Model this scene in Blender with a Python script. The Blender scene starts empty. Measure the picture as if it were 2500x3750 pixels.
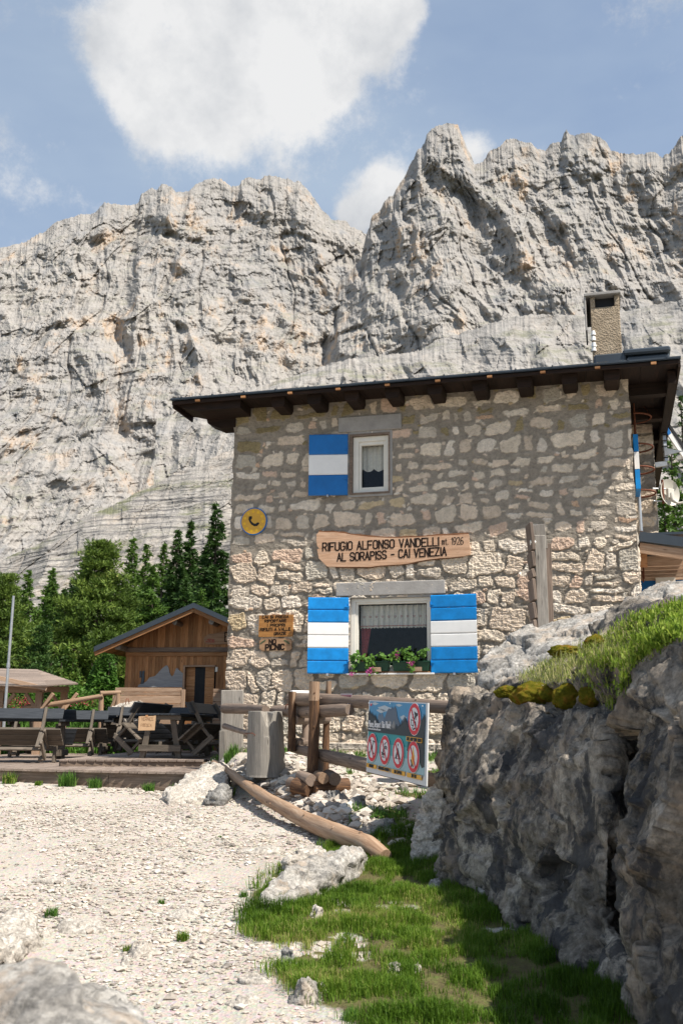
import bpy, math, random
import numpy as np
from math import radians, sin, cos, tan, pi, atan2, hypot
from mathutils import Vector, Matrix
random.seed(7)
RNG = np.random.default_rng(11)
sc = bpy.context.scene
COL = sc.collection

# ------------------------------------------------------------------ camera
FPX = 35/36*3750
PITCH, ROLL = radians(12.4), radians(0.43)
EYE = np.array([0, 0, 1.65])
_fw = np.array([0, cos(PITCH), sin(PITCH)]); _up = np.array([0, -sin(PITCH), cos(PITCH)]); _rt = np.array([1., 0, 0])
cam_d = bpy.data.cameras.new('camera'); cam = bpy.data.objects.new('camera', cam_d); COL.objects.link(cam)
cam_d.sensor_fit = 'VERTICAL'; cam_d.sensor_height = 36; cam_d.lens = 35
cam_d.clip_start = 0.05; cam_d.clip_end = 20000
_c, _s = cos(ROLL), sin(ROLL)
def ray(x, y):                                                      # a pixel of the photograph as a direction
    a = (x-1250)/FPX; b = -(y-1875)/FPX
    a2 = a*_c - b*_s; b2 = a*_s + b*_c
    return _fw + a2*_rt + b2*_up
# camera axes consistent with ray(): right = d ray/da, up = d ray/db
xr = _c*_rt + _s*_up; yr = -_s*_rt + _c*_up
cam.matrix_world = Matrix(((xr[0], yr[0], -_fw[0], 0), (xr[1], yr[1], -_fw[1], 0), (xr[2], yr[2], -_fw[2], 1.65), (0, 0, 0, 1)))
cam_d.dof.use_dof = True; cam_d.dof.focus_distance = 12.5; cam_d.dof.aperture_fstop = 4.0
sc.camera = cam

# ------------------------------------------------------------------ light
YAW = radians(15)
U = np.array([cos(YAW), -sin(YAW), 0]); V = np.array([sin(YAW), cos(YAW), 0])
sv = 0.675*U - 0.28*V + np.array([0, 0, 1.0]); sv /= np.linalg.norm(sv)
SUN_EL = math.asin(sv[2]); SUN_AZ = atan2(sv[0], sv[1])          # azimuth from +Y towards +X
sun_d = bpy.data.lights.new('sun', 'SUN'); sun_d.energy = 4.6; sun_d.angle = radians(0.53); sun_d.color = (1, 0.945, 0.855)
sun = bpy.data.objects.new('sun', sun_d); COL.objects.link(sun)
sun.rotation_euler = Vector(sv).to_track_quat('Z', 'Y').to_euler()
world = bpy.data.worlds.new('World'); sc.world = world; world.use_nodes = True
sc.view_settings.view_transform = 'Standard'; sc.view_settings.look = 'None'
sc.view_settings.exposure = 0.70; sc.view_settings.gamma = 1.0
sc.render.film_transparent = False
sc.cycles.max_bounces = 6; sc.cycles.diffuse_bounces = 3; sc.cycles.transparent_max_bounces = 12
sc.cycles.use_denoising = True

def build_world():
    nt = world.node_tree; N = nt.nodes; L = nt.links; N.clear()
    out = N.new('ShaderNodeOutputWorld'); bg = N.new('ShaderNodeBackground')
    sky = N.new('ShaderNodeTexSky'); sky.sky_type = 'NISHITA'; sky.sun_disc = False
    sky.sun_elevation = SUN_EL; sky.sun_rotation = SUN_AZ; sky.altitude = 1900; sky.air_density = 1.0; sky.dust_density = 1.6; sky.ozone_density = 1.2
    tc = N.new('ShaderNodeTexCoord')
    def vm(op, a, b=None):
        n = N.new('ShaderNodeVectorMath'); n.operation = op
        for i, v in enumerate((a, b)):
            if v is None: continue
            if hasattr(v, 'is_linked') or hasattr(v, 'links'): L.new(v, n.inputs[i])
            else: n.inputs[i].default_value = v
        return n
    def mt(op, a, b=None, c=None, clamp=False):
        n = N.new('ShaderNodeMath'); n.operation = op; n.use_clamp = clamp
        for i, v in enumerate((a, b, c)):
            if v is None: continue
            if hasattr(v, 'links'): L.new(v, n.inputs[i])
            else: n.inputs[i].default_value = v
        return n.outputs[0]
    dirn = vm('NORMALIZE', tc.outputs['Generated']).outputs[0]
    # warp
    nz = N.new('ShaderNodeTexNoise'); nz.inputs['Scale'].default_value = 7.5; nz.inputs['Detail'].default_value = 12; nz.inputs['Roughness'].default_value = 0.72
    L.new(dirn, nz.inputs['Vector'])
    blobs = [  # full-res px centre, radius px
        (560, 110, 280), (820, 70, 400), (1150, 40, 360), (1380, 60, 170), (700, 380, 240), (1010, 230, 330), (560, 330, 200), (1180, 300, 110), (420, 180, 150), (1450, 20, 120),
        (1345, 740, 115), (1430, 670, 95), (1290, 800, 70), (1730, 560, 75)]
    tot = None
    for (x, y, r) in blobs:
        d = ray(x, y); d = d/np.linalg.norm(d)
        dist = vm('DISTANCE', dirn, tuple(d)).outputs['Value']
        f = mt('SUBTRACT', 1.0, mt('DIVIDE', dist, r/FPX*0.95*1.25), clamp=True)
        tot = f if tot is None else mt('ADD', tot, f)
    # high sky elsewhere: a few random clouds, right way round for the light
    field = mt('ADD', mt('MINIMUM', mt('MULTIPLY', tot, 1.45), 1.75), mt('MULTIPLY', mt('SUBTRACT', nz.outputs['Fac'], 0.5), 4.2))
    mask = N.new('ShaderNodeMapRange'); mask.interpolation_type = 'SMOOTHSTEP'; L.new(field, mask.inputs[0])
    mask.inputs[1].default_value = 0.22; mask.inputs[2].default_value = 1.35
    # thin veil
    nz2 = N.new('ShaderNodeTexNoise'); nz2.inputs['Scale'].default_value = 2.2; nz2.inputs['Detail'].default_value = 5; nz2.inputs['Roughness'].default_value = 0.55
    mp = N.new('ShaderNodeMapping'); mp.inputs['Scale'].default_value = (1, 1, 2.6); mp.inputs['Rotation'].default_value = (0.3, 0.25, 0); L.new(dirn, mp.inputs[0]); L.new(mp.outputs[0], nz2.inputs['Vector'])
    veil = N.new('ShaderNodeMapRange'); L.new(nz2.outputs['Fac'], veil.inputs[0]); veil.inputs[1].default_value = 0.35; veil.inputs[2].default_value = 0.75; veil.inputs[3].default_value = 0.45; veil.inputs[4].default_value = 0.95
    nz3 = N.new('ShaderNodeTexNoise'); nz3.inputs['Scale'].default_value = 6; nz3.inputs['Detail'].default_value = 9; nz3.inputs['Roughness'].default_value = 0.6
    L.new(dirn, nz3.inputs['Vector'])
    cr = N.new('ShaderNodeValToRGB'); L.new(nz3.outputs['Fac'], cr.inputs[0])
    cr.color_ramp.elements[0].position = 0.40; cr.color_ramp.elements[0].color = (3.1, 3.22, 3.4, 1); cr.color_ramp.elements[1].position = 0.58; cr.color_ramp.elements[1].color = (4.45, 4.47, 4.5, 1)
    mx0 = N.new('ShaderNodeMixRGB'); L.new(veil.outputs[0], mx0.inputs[0]); L.new(sky.outputs[0], mx0.inputs[1]); mx0.inputs[2].default_value = (2.45, 3.0, 3.7, 1)
    mx = N.new('ShaderNodeMixRGB'); L.new(mask.outputs[0], mx.inputs[0]); L.new(mx0.outputs[0], mx.inputs[1]); L.new(cr.outputs[0], mx.inputs[2])
    L.new(mx.outputs[0], bg.inputs[0]); bg.inputs[1].default_value = 0.118
    L.new(bg.outputs[0], out.inputs[0])
build_world()

# ------------------------------------------------------------------ geometry of the place
def PX(x, y, Y):
    r = ray(x, y); return EYE + r*(Y/r[1])
def proj(P):
    d = np.asarray(P)-EYE; z = d@_fw; a2 = d@_rt/z; b2 = d@_up/z
    return 1250+(a2*_c+b2*_s)*FPX, 1875-(-a2*_s+b2*_c)*FPX
HO = PX(822, 2785, 16.9)                                           # foot of the house's left corner
def WU(x, y, v=0.0):                                               # point of the plane v in house coordinates
    r = ray(x, y); t = ((HO + V*v - EYE)@V)/(r@V); P = EYE + r*t
    return (P-HO)@U, P[2]-HO[2]
def W(u, v, z): return HO + U*u + V*v + np.array([0, 0, z])

def _h(ix, iy, iz, seed):
    n = (ix.astype(np.int64)*374761393 + iy.astype(np.int64)*668265263 + iz.astype(np.int64)*2147483647 + seed*1274126177) & 0xFFFFFFFF
    n = ((n ^ (n >> 13))*1274126177) & 0xFFFFFFFF
    n = n ^ (n >> 16)
    return (n & 0xFFFFFF)/float(0xFFFFFF)
def vnoise(P, seed=0):
    P = np.asarray(P, float); F = np.floor(P); f = P-F; f = f*f*f*(f*(f*6-15)+10); I = F.astype(np.int64)
    o = 0
    for dx in (0, 1):
        wx = f[..., 0] if dx else 1-f[..., 0]
        for dy in (0, 1):
            wy = f[..., 1] if dy else 1-f[..., 1]
            for dz in (0, 1):
                wz = f[..., 2] if dz else 1-f[..., 2]
                o = o + wx*wy*wz*_h(I[..., 0]+dx, I[..., 1]+dy, I[..., 2]+dz, seed)
    return o*2-1
def fbm(P, o=5, lac=2.03, g=0.5, seed=0):
    P = np.asarray(P, float); s = 0; a = 1; t = 0
    for k in range(o):
        s = s + a*vnoise(P*lac**k+17.3*k, seed+k); t += a; a *= g
    return s/t
def ridged(P, o=4, lac=2.1, g=0.5, seed=0):
    P = np.asarray(P, float); s = 0; a = 1; t = 0
    for k in range(o):
        s = s + a*(1-np.abs(vnoise(P*lac**k+9.7*k, seed+k)))**2; t += a; a *= g
    return s/t
def facets(P, seed=0, off=0.2):
    """chiselled planes: every Voronoi cell is a tilted facet"""
    P = np.asarray(P, float); I = np.floor(P).astype(np.int64); bd = np.full(len(P), 1e9); out = np.zeros(len(P))
    for a in (-1, 0, 1):
        for b in (-1, 0, 1):
            for c in (-1, 0, 1):
                ix, iy, iz = I[:, 0]+a, I[:, 1]+b, I[:, 2]+c
                ct = np.stack([ix+_h(ix, iy, iz, seed+1), iy+_h(ix, iy, iz, seed+2), iz+_h(ix, iy, iz, seed+3)], 1); dl = P-ct; d2 = (dl**2).sum(1)
                v = dl[:, 0]*(_h(ix, iy, iz, seed+4)-.5)+dl[:, 1]*(_h(ix, iy, iz, seed+5)-.5)+dl[:, 2]*(_h(ix, iy, iz, seed+6)-.5)+off*(_h(ix, iy, iz, seed+7)-.5)
                m_ = d2 < bd; bd = np.where(m_, d2, bd); out = np.where(m_, v, out)
    return out
def sstep(a, b, x):
    t = np.clip((x-a)/(b-a), 0, 1); return t*t*(3-2*t)
def smin(a, b, k):
    h = np.clip(0.5+0.5*(b-a)/k, 0, 1); return b*(1-h)+a*h-k*h*(1-h)

# ------------------------------------------------------------------ materials
class Mt:
    def __init__(s, name, rough=0.8, spec=0.3):
        s.m = bpy.data.materials.new(name); s.m.use_nodes = True; nt = s.m.node_tree; s.N = nt.nodes; s.L = nt.links
        s.b = s.N['Principled BSDF']; s.b.inputs['Roughness'].default_value = rough
        s.b.inputs['Specular IOR Level'].default_value = spec
    def put(s, n, i, v):
        if v is None: return
        if hasattr(v, 'links'): s.L.new(v, n.inputs[i])
        else: n.inputs[i].default_value = v
    def coord(s, scale=(1, 1, 1), attr=None, kind='Object', rot=(0, 0, 0)):
        if attr: n = s.N.new('ShaderNodeAttribute'); n.attribute_name = attr; o = n.outputs['Vector']
        else: n = s.N.new('ShaderNodeTexCoord'); o = n.outputs[kind]
        mp = s.N.new('ShaderNodeMapping'); s.L.new(o, mp.inputs[0]); mp.inputs['Scale'].default_value = scale; mp.inputs['Rotation'].default_value = rot
        return mp.outputs[0]
    def attr(s, name, out='Fac'):
        n = s.N.new('ShaderNodeAttribute'); n.attribute_name = name; return n.outputs[out]
    def noise(s, vec, scale=5, detail=6, rough=0.6, dist=0.0):
        n = s.N.new('ShaderNodeTexNoise'); s.put(n, 'Vector', vec); n.inputs['Scale'].default_value = scale; n.inputs['Detail'].default_value = detail
        n.inputs['Roughness'].default_value = rough; n.inputs['Distortion'].default_value = dist; return n.outputs['Fac']
    def vor(s, vec, scale=5, feature='F1', out='Distance', rnd=1.0):
        n = s.N.new('ShaderNodeTexVoronoi'); n.feature = feature; s.put(n, 'Vector', vec); n.inputs['Scale'].default_value = scale; n.inputs['Randomness'].default_value = rnd
        return n.outputs[out]
    def ramp(s, fac, stops):
        n = s.N.new('ShaderNodeValToRGB'); s.put(n, 0, fac); e = n.color_ramp.elements
        while len(e) < len(stops): e.new(0.5)
        for k, (p, c) in enumerate(stops):
            e[k].position = p; e[k].color = (c if hasattr(c, '__len__') else (c, c, c)) + (1,) if not hasattr(c, '__len__') or len(c) == 3 else c
        return n.outputs[0]
    def mix(s, fac, a, b, mode='MIX'):
        n = s.N.new('ShaderNodeMixRGB'); n.blend_type = mode; s.put(n, 0, fac)
        for i, v in ((1, a), (2, b)):
            if not hasattr(v, 'links') and len(v) == 3: v = tuple(v)+(1,)
            s.put(n, i, v)
        return n.outputs[0]
    def math(s, op, a, b=None, clamp=False):
        n = s.N.new('ShaderNodeMath'); n.operation = op; n.use_clamp = clamp; s.put(n, 0, a); s.put(n, 1, b); return n.outputs[0]
    def bump(s, h, strength=0.5, dist=0.02, prev=None):
        n = s.N.new('ShaderNodeBump'); s.put(n, 'Height', h); n.inputs['Strength'].default_value = strength; n.inputs['Distance'].default_value = dist
        if prev is not None: s.L.new(prev, n.inputs['Normal'])
        return n.outputs[0]
    def done(s, col=None, normal=None, rough=None):
        if col is not None:
            if not hasattr(col, 'links') and len(col) == 3: col = tuple(col)+(1,)
            s.put(s.b, 'Base Color', col)
        if normal is not None: s.L.new(normal, s.b.inputs['Normal'])
        if rough is not None: s.put(s.b, 'Roughness', rough)
        return s.m

def mat_plain(name, c, rough=0.7, spec=0.3, var=0.12, ns=8, bump=0.15, bd=0.003, metal=0.0):
    k = Mt(name, rough, spec); co = k.coord()
    n = k.noise(co, ns, 7, 0.65)
    lo = tuple(x*(1-var) for x in c); hi = tuple(min(1, x*(1+var)) for x in c)
    k.b.inputs['Metallic'].default_value = metal
    return k.done(k.ramp(n, [(0.3, lo), (0.7, hi)]), k.bump(k.noise(co, ns*6, 4), bump, bd))
def mat_wood(name, dark, mid, light, rough=0.75, grain=1.0, tone=0.35, bump=0.5):
    """grain runs along the first axis of the per-piece coordinate 'gc'"""
    k = Mt(name, rough, 0.25)
    co = k.coord((0.9*grain, 11*grain, 11*grain), attr='gc')
    n1 = k.noise(co, 2.2, 8, 0.7, 1.2)
    co2 = k.coord((2.5*grain, 60*grain, 60*grain), attr='gc'); n2 = k.noise(co2, 1.5, 5, 0.7)
    c = k.ramp(n1, [(0.28, dark), (0.5, mid), (0.72, light)])
    c = k.mix(0.55, c, k.ramp(n2, [(0.3, 0.45), (0.62, 1.0)]), 'MULTIPLY')
    r = k.attr('rnd'); c = k.mix(1.0, c, k.ramp(r, [(0.0, 1-tone), (1.0, 1.0+0.0)]), 'MULTIPLY')
    # knots
    kn = k.vor(k.coord((1.6, 5, 5), attr='gc'), 1.4); c = k.mix(k.ramp(kn, [(0.05, 0.8), (0.12, 0.0)]), c, tuple(x*0.45 for x in dark))
    h = k.math('ADD', n1, k.math('MULTIPLY', n2, 0.6))
    return k.done(c, k.bump(h, bump, 0.004))

M = {}
def make_materials():
    M['cream'] = mat_plain('cream_frame_paint', (0.74, 0.70, 0.62), 0.45, 0.4, 0.04)
    M['white'] = mat_plain('white_paint', (0.80, 0.78, 0.75), 0.5, 0.4, 0.05, 5)
    M['blue'] = mat_plain('blue_paint', (0.002, 0.21, 0.56), 0.5, 0.35, 0.20, 7, 0.4)
    M['blue_old'] = mat_plain('darker_blue_paint', (0.003, 0.13, 0.40), 0.45, 0.4, 0.15, 3)
    M['slate_metal'] = mat_plain('slate_blue_sheet_metal', (0.036, 0.047, 0.060), 0.42, 0.5, 0.15, 2, 0.1)
    M['steel'] = mat_plain('galvanised_steel', (0.42, 0.43, 0.44), 0.4, 0.5, 0.15, 12, 0.1, metal=0.5)
    M['rust'] = mat_plain('rusty_iron', (0.16, 0.06, 0.035), 0.8, 0.2, 0.4, 14)
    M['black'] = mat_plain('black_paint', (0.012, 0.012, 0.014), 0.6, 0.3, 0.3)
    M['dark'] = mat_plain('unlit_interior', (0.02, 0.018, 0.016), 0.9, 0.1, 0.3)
    M['ink'] = mat_plain('burnt_black_lettering', (0.018, 0.012, 0.010), 0.85, 0.1, 0.3)
    M['concrete'] = mat_plain('weathered_concrete', (0.33, 0.31, 0.29), 0.9, 0.15, 0.16, 5, 0.6, 0.006)
    M['old_wood'] = mat_wood('weathered_grey_timber', (0.16, 0.14, 0.12), (0.30, 0.27, 0.235), (0.42, 0.38, 0.33))
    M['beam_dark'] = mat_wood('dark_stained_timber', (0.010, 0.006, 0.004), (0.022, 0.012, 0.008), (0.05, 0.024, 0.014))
    M['larch'] = mat_wood('warm_larch_boards', (0.32, 0.13, 0.05), (0.56, 0.27, 0.115), (0.68, 0.39, 0.20), tone=0.5)
    M['larch_pale'] = mat_wood('pale_larch_planks', (0.34, 0.20, 0.12), (0.50, 0.33, 0.22), (0.60, 0.44, 0.32))
    M['log'] = mat_wood('peeled_log_wood', (0.22, 0.12, 0.07), (0.40, 0.26, 0.165), (0.52, 0.38, 0.27), grain=0.8)
    M['rail'] = mat_wood('grey_brown_rail_wood', (0.13, 0.095, 0.075), (0.27, 0.20, 0.155), (0.40, 0.30, 0.23))
    M['bark'] = mat_wood('flaking_bark_wood', (0.035, 0.022, 0.015), (0.13, 0.07, 0.04), (0.42, 0.22, 0.10), grain=1.6, bump=1.0)
    M['stump'] = mat_wood('grey_stump_wood', (0.17, 0.15, 0.13), (0.33, 0.30, 0.26), (0.47, 0.42, 0.36), grain=1.2, bump=0.9)
    M['deck'] = mat_wood('weathered_deck_boards', (0.17, 0.125, 0.10), (0.31, 0.24, 0.195), (0.42, 0.34, 0.28))
    M['deck_fascia'] = mat_wood('stained_deck_fascia', (0.13, 0.09, 0.065), (0.26, 0.19, 0.14), (0.38, 0.29, 0.22))
    M['bench_paint'] = mat_wood('fresh_dark_grey_paint', (0.028, 0.032, 0.037), (0.050, 0.055, 0.063), (0.080, 0.086, 0.095), 0.5, tone=0.3, bump=0.2)
    M['bench_wood'] = mat_wood('brown_grey_bench_timber', (0.10, 0.08, 0.062), (0.19, 0.155, 0.12), (0.29, 0.235, 0.185))
    M['sign_wood'] = mat_wood('pale_orange_planed_slab', (0.46, 0.25, 0.14), (0.60, 0.37, 0.235), (0.70, 0.47, 0.32), 0.6, 0.8, tone=0.05, bump=0.15)
    M['varnished'] = mat_wood('varnished_pine_plaque', (0.26, 0.11, 0.03), (0.42, 0.19, 0.055), (0.53, 0.28, 0.09), 0.4, 0.9, tone=0.1, bump=0.15)
    M['plaque'] = mat_wood('brown_pine_plaque', (0.25, 0.13, 0.065), (0.40, 0.235, 0.13), (0.50, 0.32, 0.19), 0.5, 0.9, tone=0.1, bump=0.15)
    M['barkrim'] = mat_wood('bark_edge', (0.14, 0.06, 0.03), (0.26, 0.12, 0.06), (0.36, 0.19, 0.10), 0.9, 2.5, bump=1.0)
    M['cardboard'] = mat_plain('brown_cardboard', (0.52, 0.34, 0.20), 0.9, 0.1, 0.06, 3, 0.1)
    # glass: thin pane that mirrors the sky a little
    k = Mt('window_glass', 0.03, 0.5); k.b.inputs['Transmission Weight'].default_value = 1.0; k.b.inputs['IOR'].default_value = 1.35
    k.b.inputs['Base Color'].default_value = (0.9, 0.95, 0.93, 1)
    tr = k.N.new('ShaderNodeBsdfTransparent'); gl = k.N.new('ShaderNodeBsdfGlossy'); gl.inputs['Roughness'].default_value = 0.03
    mx = k.N.new('ShaderNodeMixShader'); mx.inputs[0].default_value = 0.018; k.L.new(tr.outputs[0], mx.inputs[1]); k.L.new(gl.outputs[0], mx.inputs[2])
    k.L.new(mx.outputs[0], k.N['Material Output'].inputs[0]); M['glass'] = k.m
    # curtain cloth
    k = Mt('cream_curtain_cloth', 0.9, 0.1); k.b.inputs['Subsurface Weight'].default_value = 0.0
    M['curtain'] = k.done(k.ramp(k.noise(k.coord(), 30, 4), [(0.3, (0.46, 0.45, 0.39)), (0.7, (0.58, 0.57, 0.50))]))
    M['red_cloth'] = mat_plain('dark_red_patterned_cloth', (0.22, 0.05, 0.05), 0.9, 0.1, 0.5, 40)
    M['lace_red'] = mat_plain('red_thread', (0.30, 0.10, 0.09), 0.9, 0.1, 0.2)
    # render (chimney)
    k = Mt('rough_cast_render', 0.95, 0.1); co = k.coord()
    n = k.noise(co, 5, 6); f = k.vor(co, 34); f2 = k.noise(co, 60, 5, 0.7)
    c = k.ramp(n, [(0.3, (0.32, 0.25, 0.175)), (0.7, (0.50, 0.40, 0.29))])
    M['render'] = k.done(c, k.bump(k.math('ADD', f, f2), 1.0, 0.03))
    # masonry: colours come with the wall's own stones
    k = Mt('stone_masonry', 0.92, 0.12); co = k.coord(); at = k.N.new('ShaderNodeAttribute'); at.attribute_name = 'Col'
    n1 = k.noise(co, 14, 8, 0.7); n2 = k.noise(co, 70, 6, 0.75); n3 = k.noise(co, 3.0, 4, 0.6)
    c = k.mix(0.75, at.outputs['Color'], k.ramp(n1, [(0.30, (0.60, 0.58, 0.56)), (0.60, (1.08, 1.06, 1.04))]), 'MULTIPLY')
    c = k.mix(0.5, c, k.ramp(n2, [(0.3, 0.55), (0.6, 1.08)]), 'MULTIPLY')
    c = k.mix(0.30, c, k.ramp(n3, [(0.35, (0.62, 0.60, 0.58)), (0.6, (1, 1, 1))]), 'MULTIPLY')
    b1 = k.bump(n2, 0.55, 0.008); b2 = k.bump(n1, 0.6, 0.02, b1)
    M['masonry'] = k.done(c, b2)
make_materials()

# ------------------------------------------------------------------ mesh builder
ROOTS = {}
class MB:
    def __init__(s, tf=None): s.v = []; s.f = []; s.g = []; s.r = []; s.mi = []; s.n = 0; s.tf = tf; s.smooth = []
    def add(s, v, f, g=None, rnd=None, mi=0, smooth=False):
        v = np.asarray(v, float); g = v if g is None else np.asarray(g, float)
        rnd = random.random() if rnd is None else rnd
        s.v.append(v); s.g.append(g+np.array([rnd*37, rnd*11, rnd*5])); s.r.append(np.full(len(v), rnd))
        s.f += [tuple(i+s.n for i in q) for q in f]; s.mi += [mi]*len(f); s.smooth += [smooth]*len(f); s.n += len(v)
    def beam(s, p0, p1, w, h, up=(0, 0, 1), mi=0, rnd=None, w1=None, h1=None, jit=0.0):
        """squared timber from p0 to p1, w across, h along up"""
        p0 = np.asarray(p0, float); p1 = np.asarray(p1, float); d = p1-p0; Ln = np.linalg.norm(d); d = d/Ln
        up = np.asarray(up, float); sd = np.cross(d, up)
        if np.linalg.norm(sd) < 1e-6: sd = np.cross(d, (1, 0, 0))
        sd /= np.linalg.norm(sd); u2 = np.cross(sd, d)
        w1 = w1 or w; h1 = h1 or h; vs = []; gs = []
        for (P, ww, hh, t) in ((p0, w, h, 0), (p1, w1, h1, Ln)):
            for a, b in ((-1, -1), (1, -1), (1, 1), (-1, 1)):
                j = (random.random()-.5)*jit
                vs.append(P+sd*(a*ww/2+j)+u2*(b*hh/2+j)); gs.append((t, a*ww/2, b*hh/2))
        s.add(vs, [(0, 1, 2, 3), (7, 6, 5, 4), (0, 4, 5, 1), (1, 5, 6, 2), (2, 6, 7, 3), (3, 7, 4, 0)], gs, rnd, mi)
    def box(s, x0, x1, y0, y1, z0, z1, mi=0, rnd=None, grain='x'):
        if grain == 'x': s.beam((x0, (y0+y1)/2, (z0+z1)/2), (x1, (y0+y1)/2, (z0+z1)/2), abs(y1-y0), abs(z1-z0), (0, 0, 1), mi, rnd)
        elif grain == 'y': s.beam(((x0+x1)/2, y0, (z0+z1)/2), ((x0+x1)/2, y1, (z0+z1)/2), abs(x1-x0), abs(z1-z0), (0, 0, 1), mi, rnd)
        else: s.beam(((x0+x1)/2, (y0+y1)/2, z0), ((x0+x1)/2, (y0+y1)/2, z1), abs(x1-x0), abs(y1-y0), (0, 1, 0), mi, rnd)
    def tube(s, pts, rad, seg=12, amp=0.0, nfreq=3.0, mi=0, rnd=None, caps=True, smooth=True, sub=1, capmi=None):
        pts = np.asarray(pts, float); rad = np.full(len(pts), rad, float) if np.isscalar(rad) else np.asarray(rad, float)
        if sub > 1:
            t = np.linspace(0, len(pts)-1, (len(pts)-1)*sub+1); k = np.arange(len(pts))
            pts = np.stack([np.interp(t, k, pts[:, i]) for i in range(3)], 1); rad = np.interp(t, k, rad)
        n = len(pts); rnd = random.random() if rnd is None else rnd
        tan_ = np.gradient(pts, axis=0); tan_ /= np.linalg.norm(tan_, axis=1)[:, None]+1e-9
        ref = np.array([0, 0, 1.]) if abs(tan_[0][2]) < 0.9 else np.array([1., 0, 0])
        cum = np.concatenate([[0], np.cumsum(np.linalg.norm(np.diff(pts, axis=0), axis=1))])
        vs = []; gs = []
        for i in range(n):
            a = np.cross(tan_[i], ref); a /= np.linalg.norm(a); b = np.cross(tan_[i], a)
            th = np.arange(seg)/seg*2*pi
            ring = np.cos(th)[:, None]*a+np.sin(th)[:, None]*b
            r = rad[i]
            if amp: 
                q = np.stack([np.cos(th)*nfreq*0.5+rnd*50, np.sin(th)*nfreq*0.5, np.full(seg, cum[i]*nfreq)], 1); r = r*(1+amp*fbm(q, 3, seed=3))
                ring = ring*np.asarray(r)[:, None]
            else: ring = ring*r
            vs.append(pts[i]+ring); gs.append(np.stack([np.full(seg, cum[i]), np.cos(th)*rad[i], np.sin(th)*rad[i]], 1))
        vs = np.concatenate(vs); gs = np.concatenate(gs); fs = []
        for i in range(n-1):
            for j in range(seg):
                k = (j+1) % seg; fs.append((i*seg+j, i*seg+k, (i+1)*seg+k, (i+1)*seg+j))
        s.add(vs, fs, gs, rnd, mi, smooth)
        if caps:
            cm = mi if capmi is None else capmi
            s.add(vs[:seg], [tuple(range(seg))[::-1]], gs[:seg]*np.array([1, 3, 3]), rnd, cm); s.add(vs[-seg:], [tuple(range(seg))], gs[-seg:]*np.array([1, 3, 3]), rnd, cm)
    def prism(s, poly, y0, y1, mi=0, rnd=None, side_mi=None):
        """polygon in x,z (counter-clockwise seen from -y) thickened from y0 (front) to y1"""
        n = len(poly); a = [(p[0], y0, p[1]) for p in poly]; b = [(p[0], y1, p[1]) for p in poly]
        rnd = random.random() if rnd is None else rnd
        ar = sum(poly[i][0]*poly[(i+1) % n][1]-poly[(i+1) % n][0]*poly[i][1] for i in range(n))
        idx = list(range(n)) if ar > 0 else list(range(n))[::-1]
        s.add(a+b, [tuple(idx), tuple(i+n for i in idx[::-1])], None, rnd, mi)
        s.add(a+b, [(idx[k], idx[k]+n, idx[(k+1) % n]+n, idx[(k+1) % n])[::1] for k in range(n)], None, rnd, mi if side_mi is None else side_mi)
    def build(s, name, mat, parent=None, world=False, bevel=0.0):
        if s.tf: s.v = [s.tf(v) for v in s.v]
        v = np.concatenate(s.v)
        if world and parent is not None:
            loc, rz = ROOTS[parent.name]; v = v-np.asarray(loc); c, sn = cos(-rz), sin(-rz)
            v = np.stack([v[:, 0]*c-v[:, 1]*sn, v[:, 0]*sn+v[:, 1]*c, v[:, 2]], 1)
        me = bpy.data.meshes.new(name); me.from_pydata(v.tolist(), [], s.f)
        a = me.attributes.new('gc', 'FLOAT_VECTOR', 'POINT'); a.data.foreach_set('vector', np.concatenate(s.g).astype(np.float32).ravel())
        a = me.attributes.new('rnd', 'FLOAT', 'POINT'); a.data.foreach_set('value', np.concatenate(s.r).astype(np.float32))
        me.polygons.foreach_set('use_smooth', s.smooth)
        for q in (mat if isinstance(mat, (list, tuple)) else [mat]): me.materials.append(M[q] if isinstance(q, str) else q)
        if isinstance(mat, (list, tuple)): me.polygons.foreach_set('material_index', s.mi)
        me.update()
        o = bpy.data.objects.new(name, me); COL.objects.link(o)
        if parent is not None:
            o.parent = parent; ROOTS[o.name] = ROOTS[parent.name]
        else: ROOTS[o.name] = ((0, 0, 0), 0)
        if bevel:
            b = o.modifiers.new('bevel', 'BEVEL'); b.width = bevel; b.segments = 1; b.limit_method = 'ANGLE'; b.angle_limit = radians(50)
        return o
def thing(name, label, cat, loc=(0, 0, 0), rz=0.0, group=None):
    o = bpy.data.objects.new(name, None); COL.objects.link(o); o.location = tuple(loc); o.rotation_euler = (0, 0, rz); o.empty_display_size = 0.1
    o['label'] = label; o['category'] = cat
    if group: o['group'] = group
    ROOTS[o.name] = (tuple(loc), rz); return o
def tag(o, label, cat, group=None, kind=None):
    if label: o['label'] = label
    if cat: o['category'] = cat
    if group: o['group'] = group
    if kind: o['kind'] = kind
    return o
def copy_tree(o, parent=None):
    c = o.copy(); COL.objects.link(c); c.parent = parent
    ROOTS[c.name] = ROOTS.get(o.name, ((0, 0, 0), 0))
    for ch in [x for x in bpy.data.objects if x.parent == o and x != c]: copy_tree(ch, c)
    return c
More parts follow.
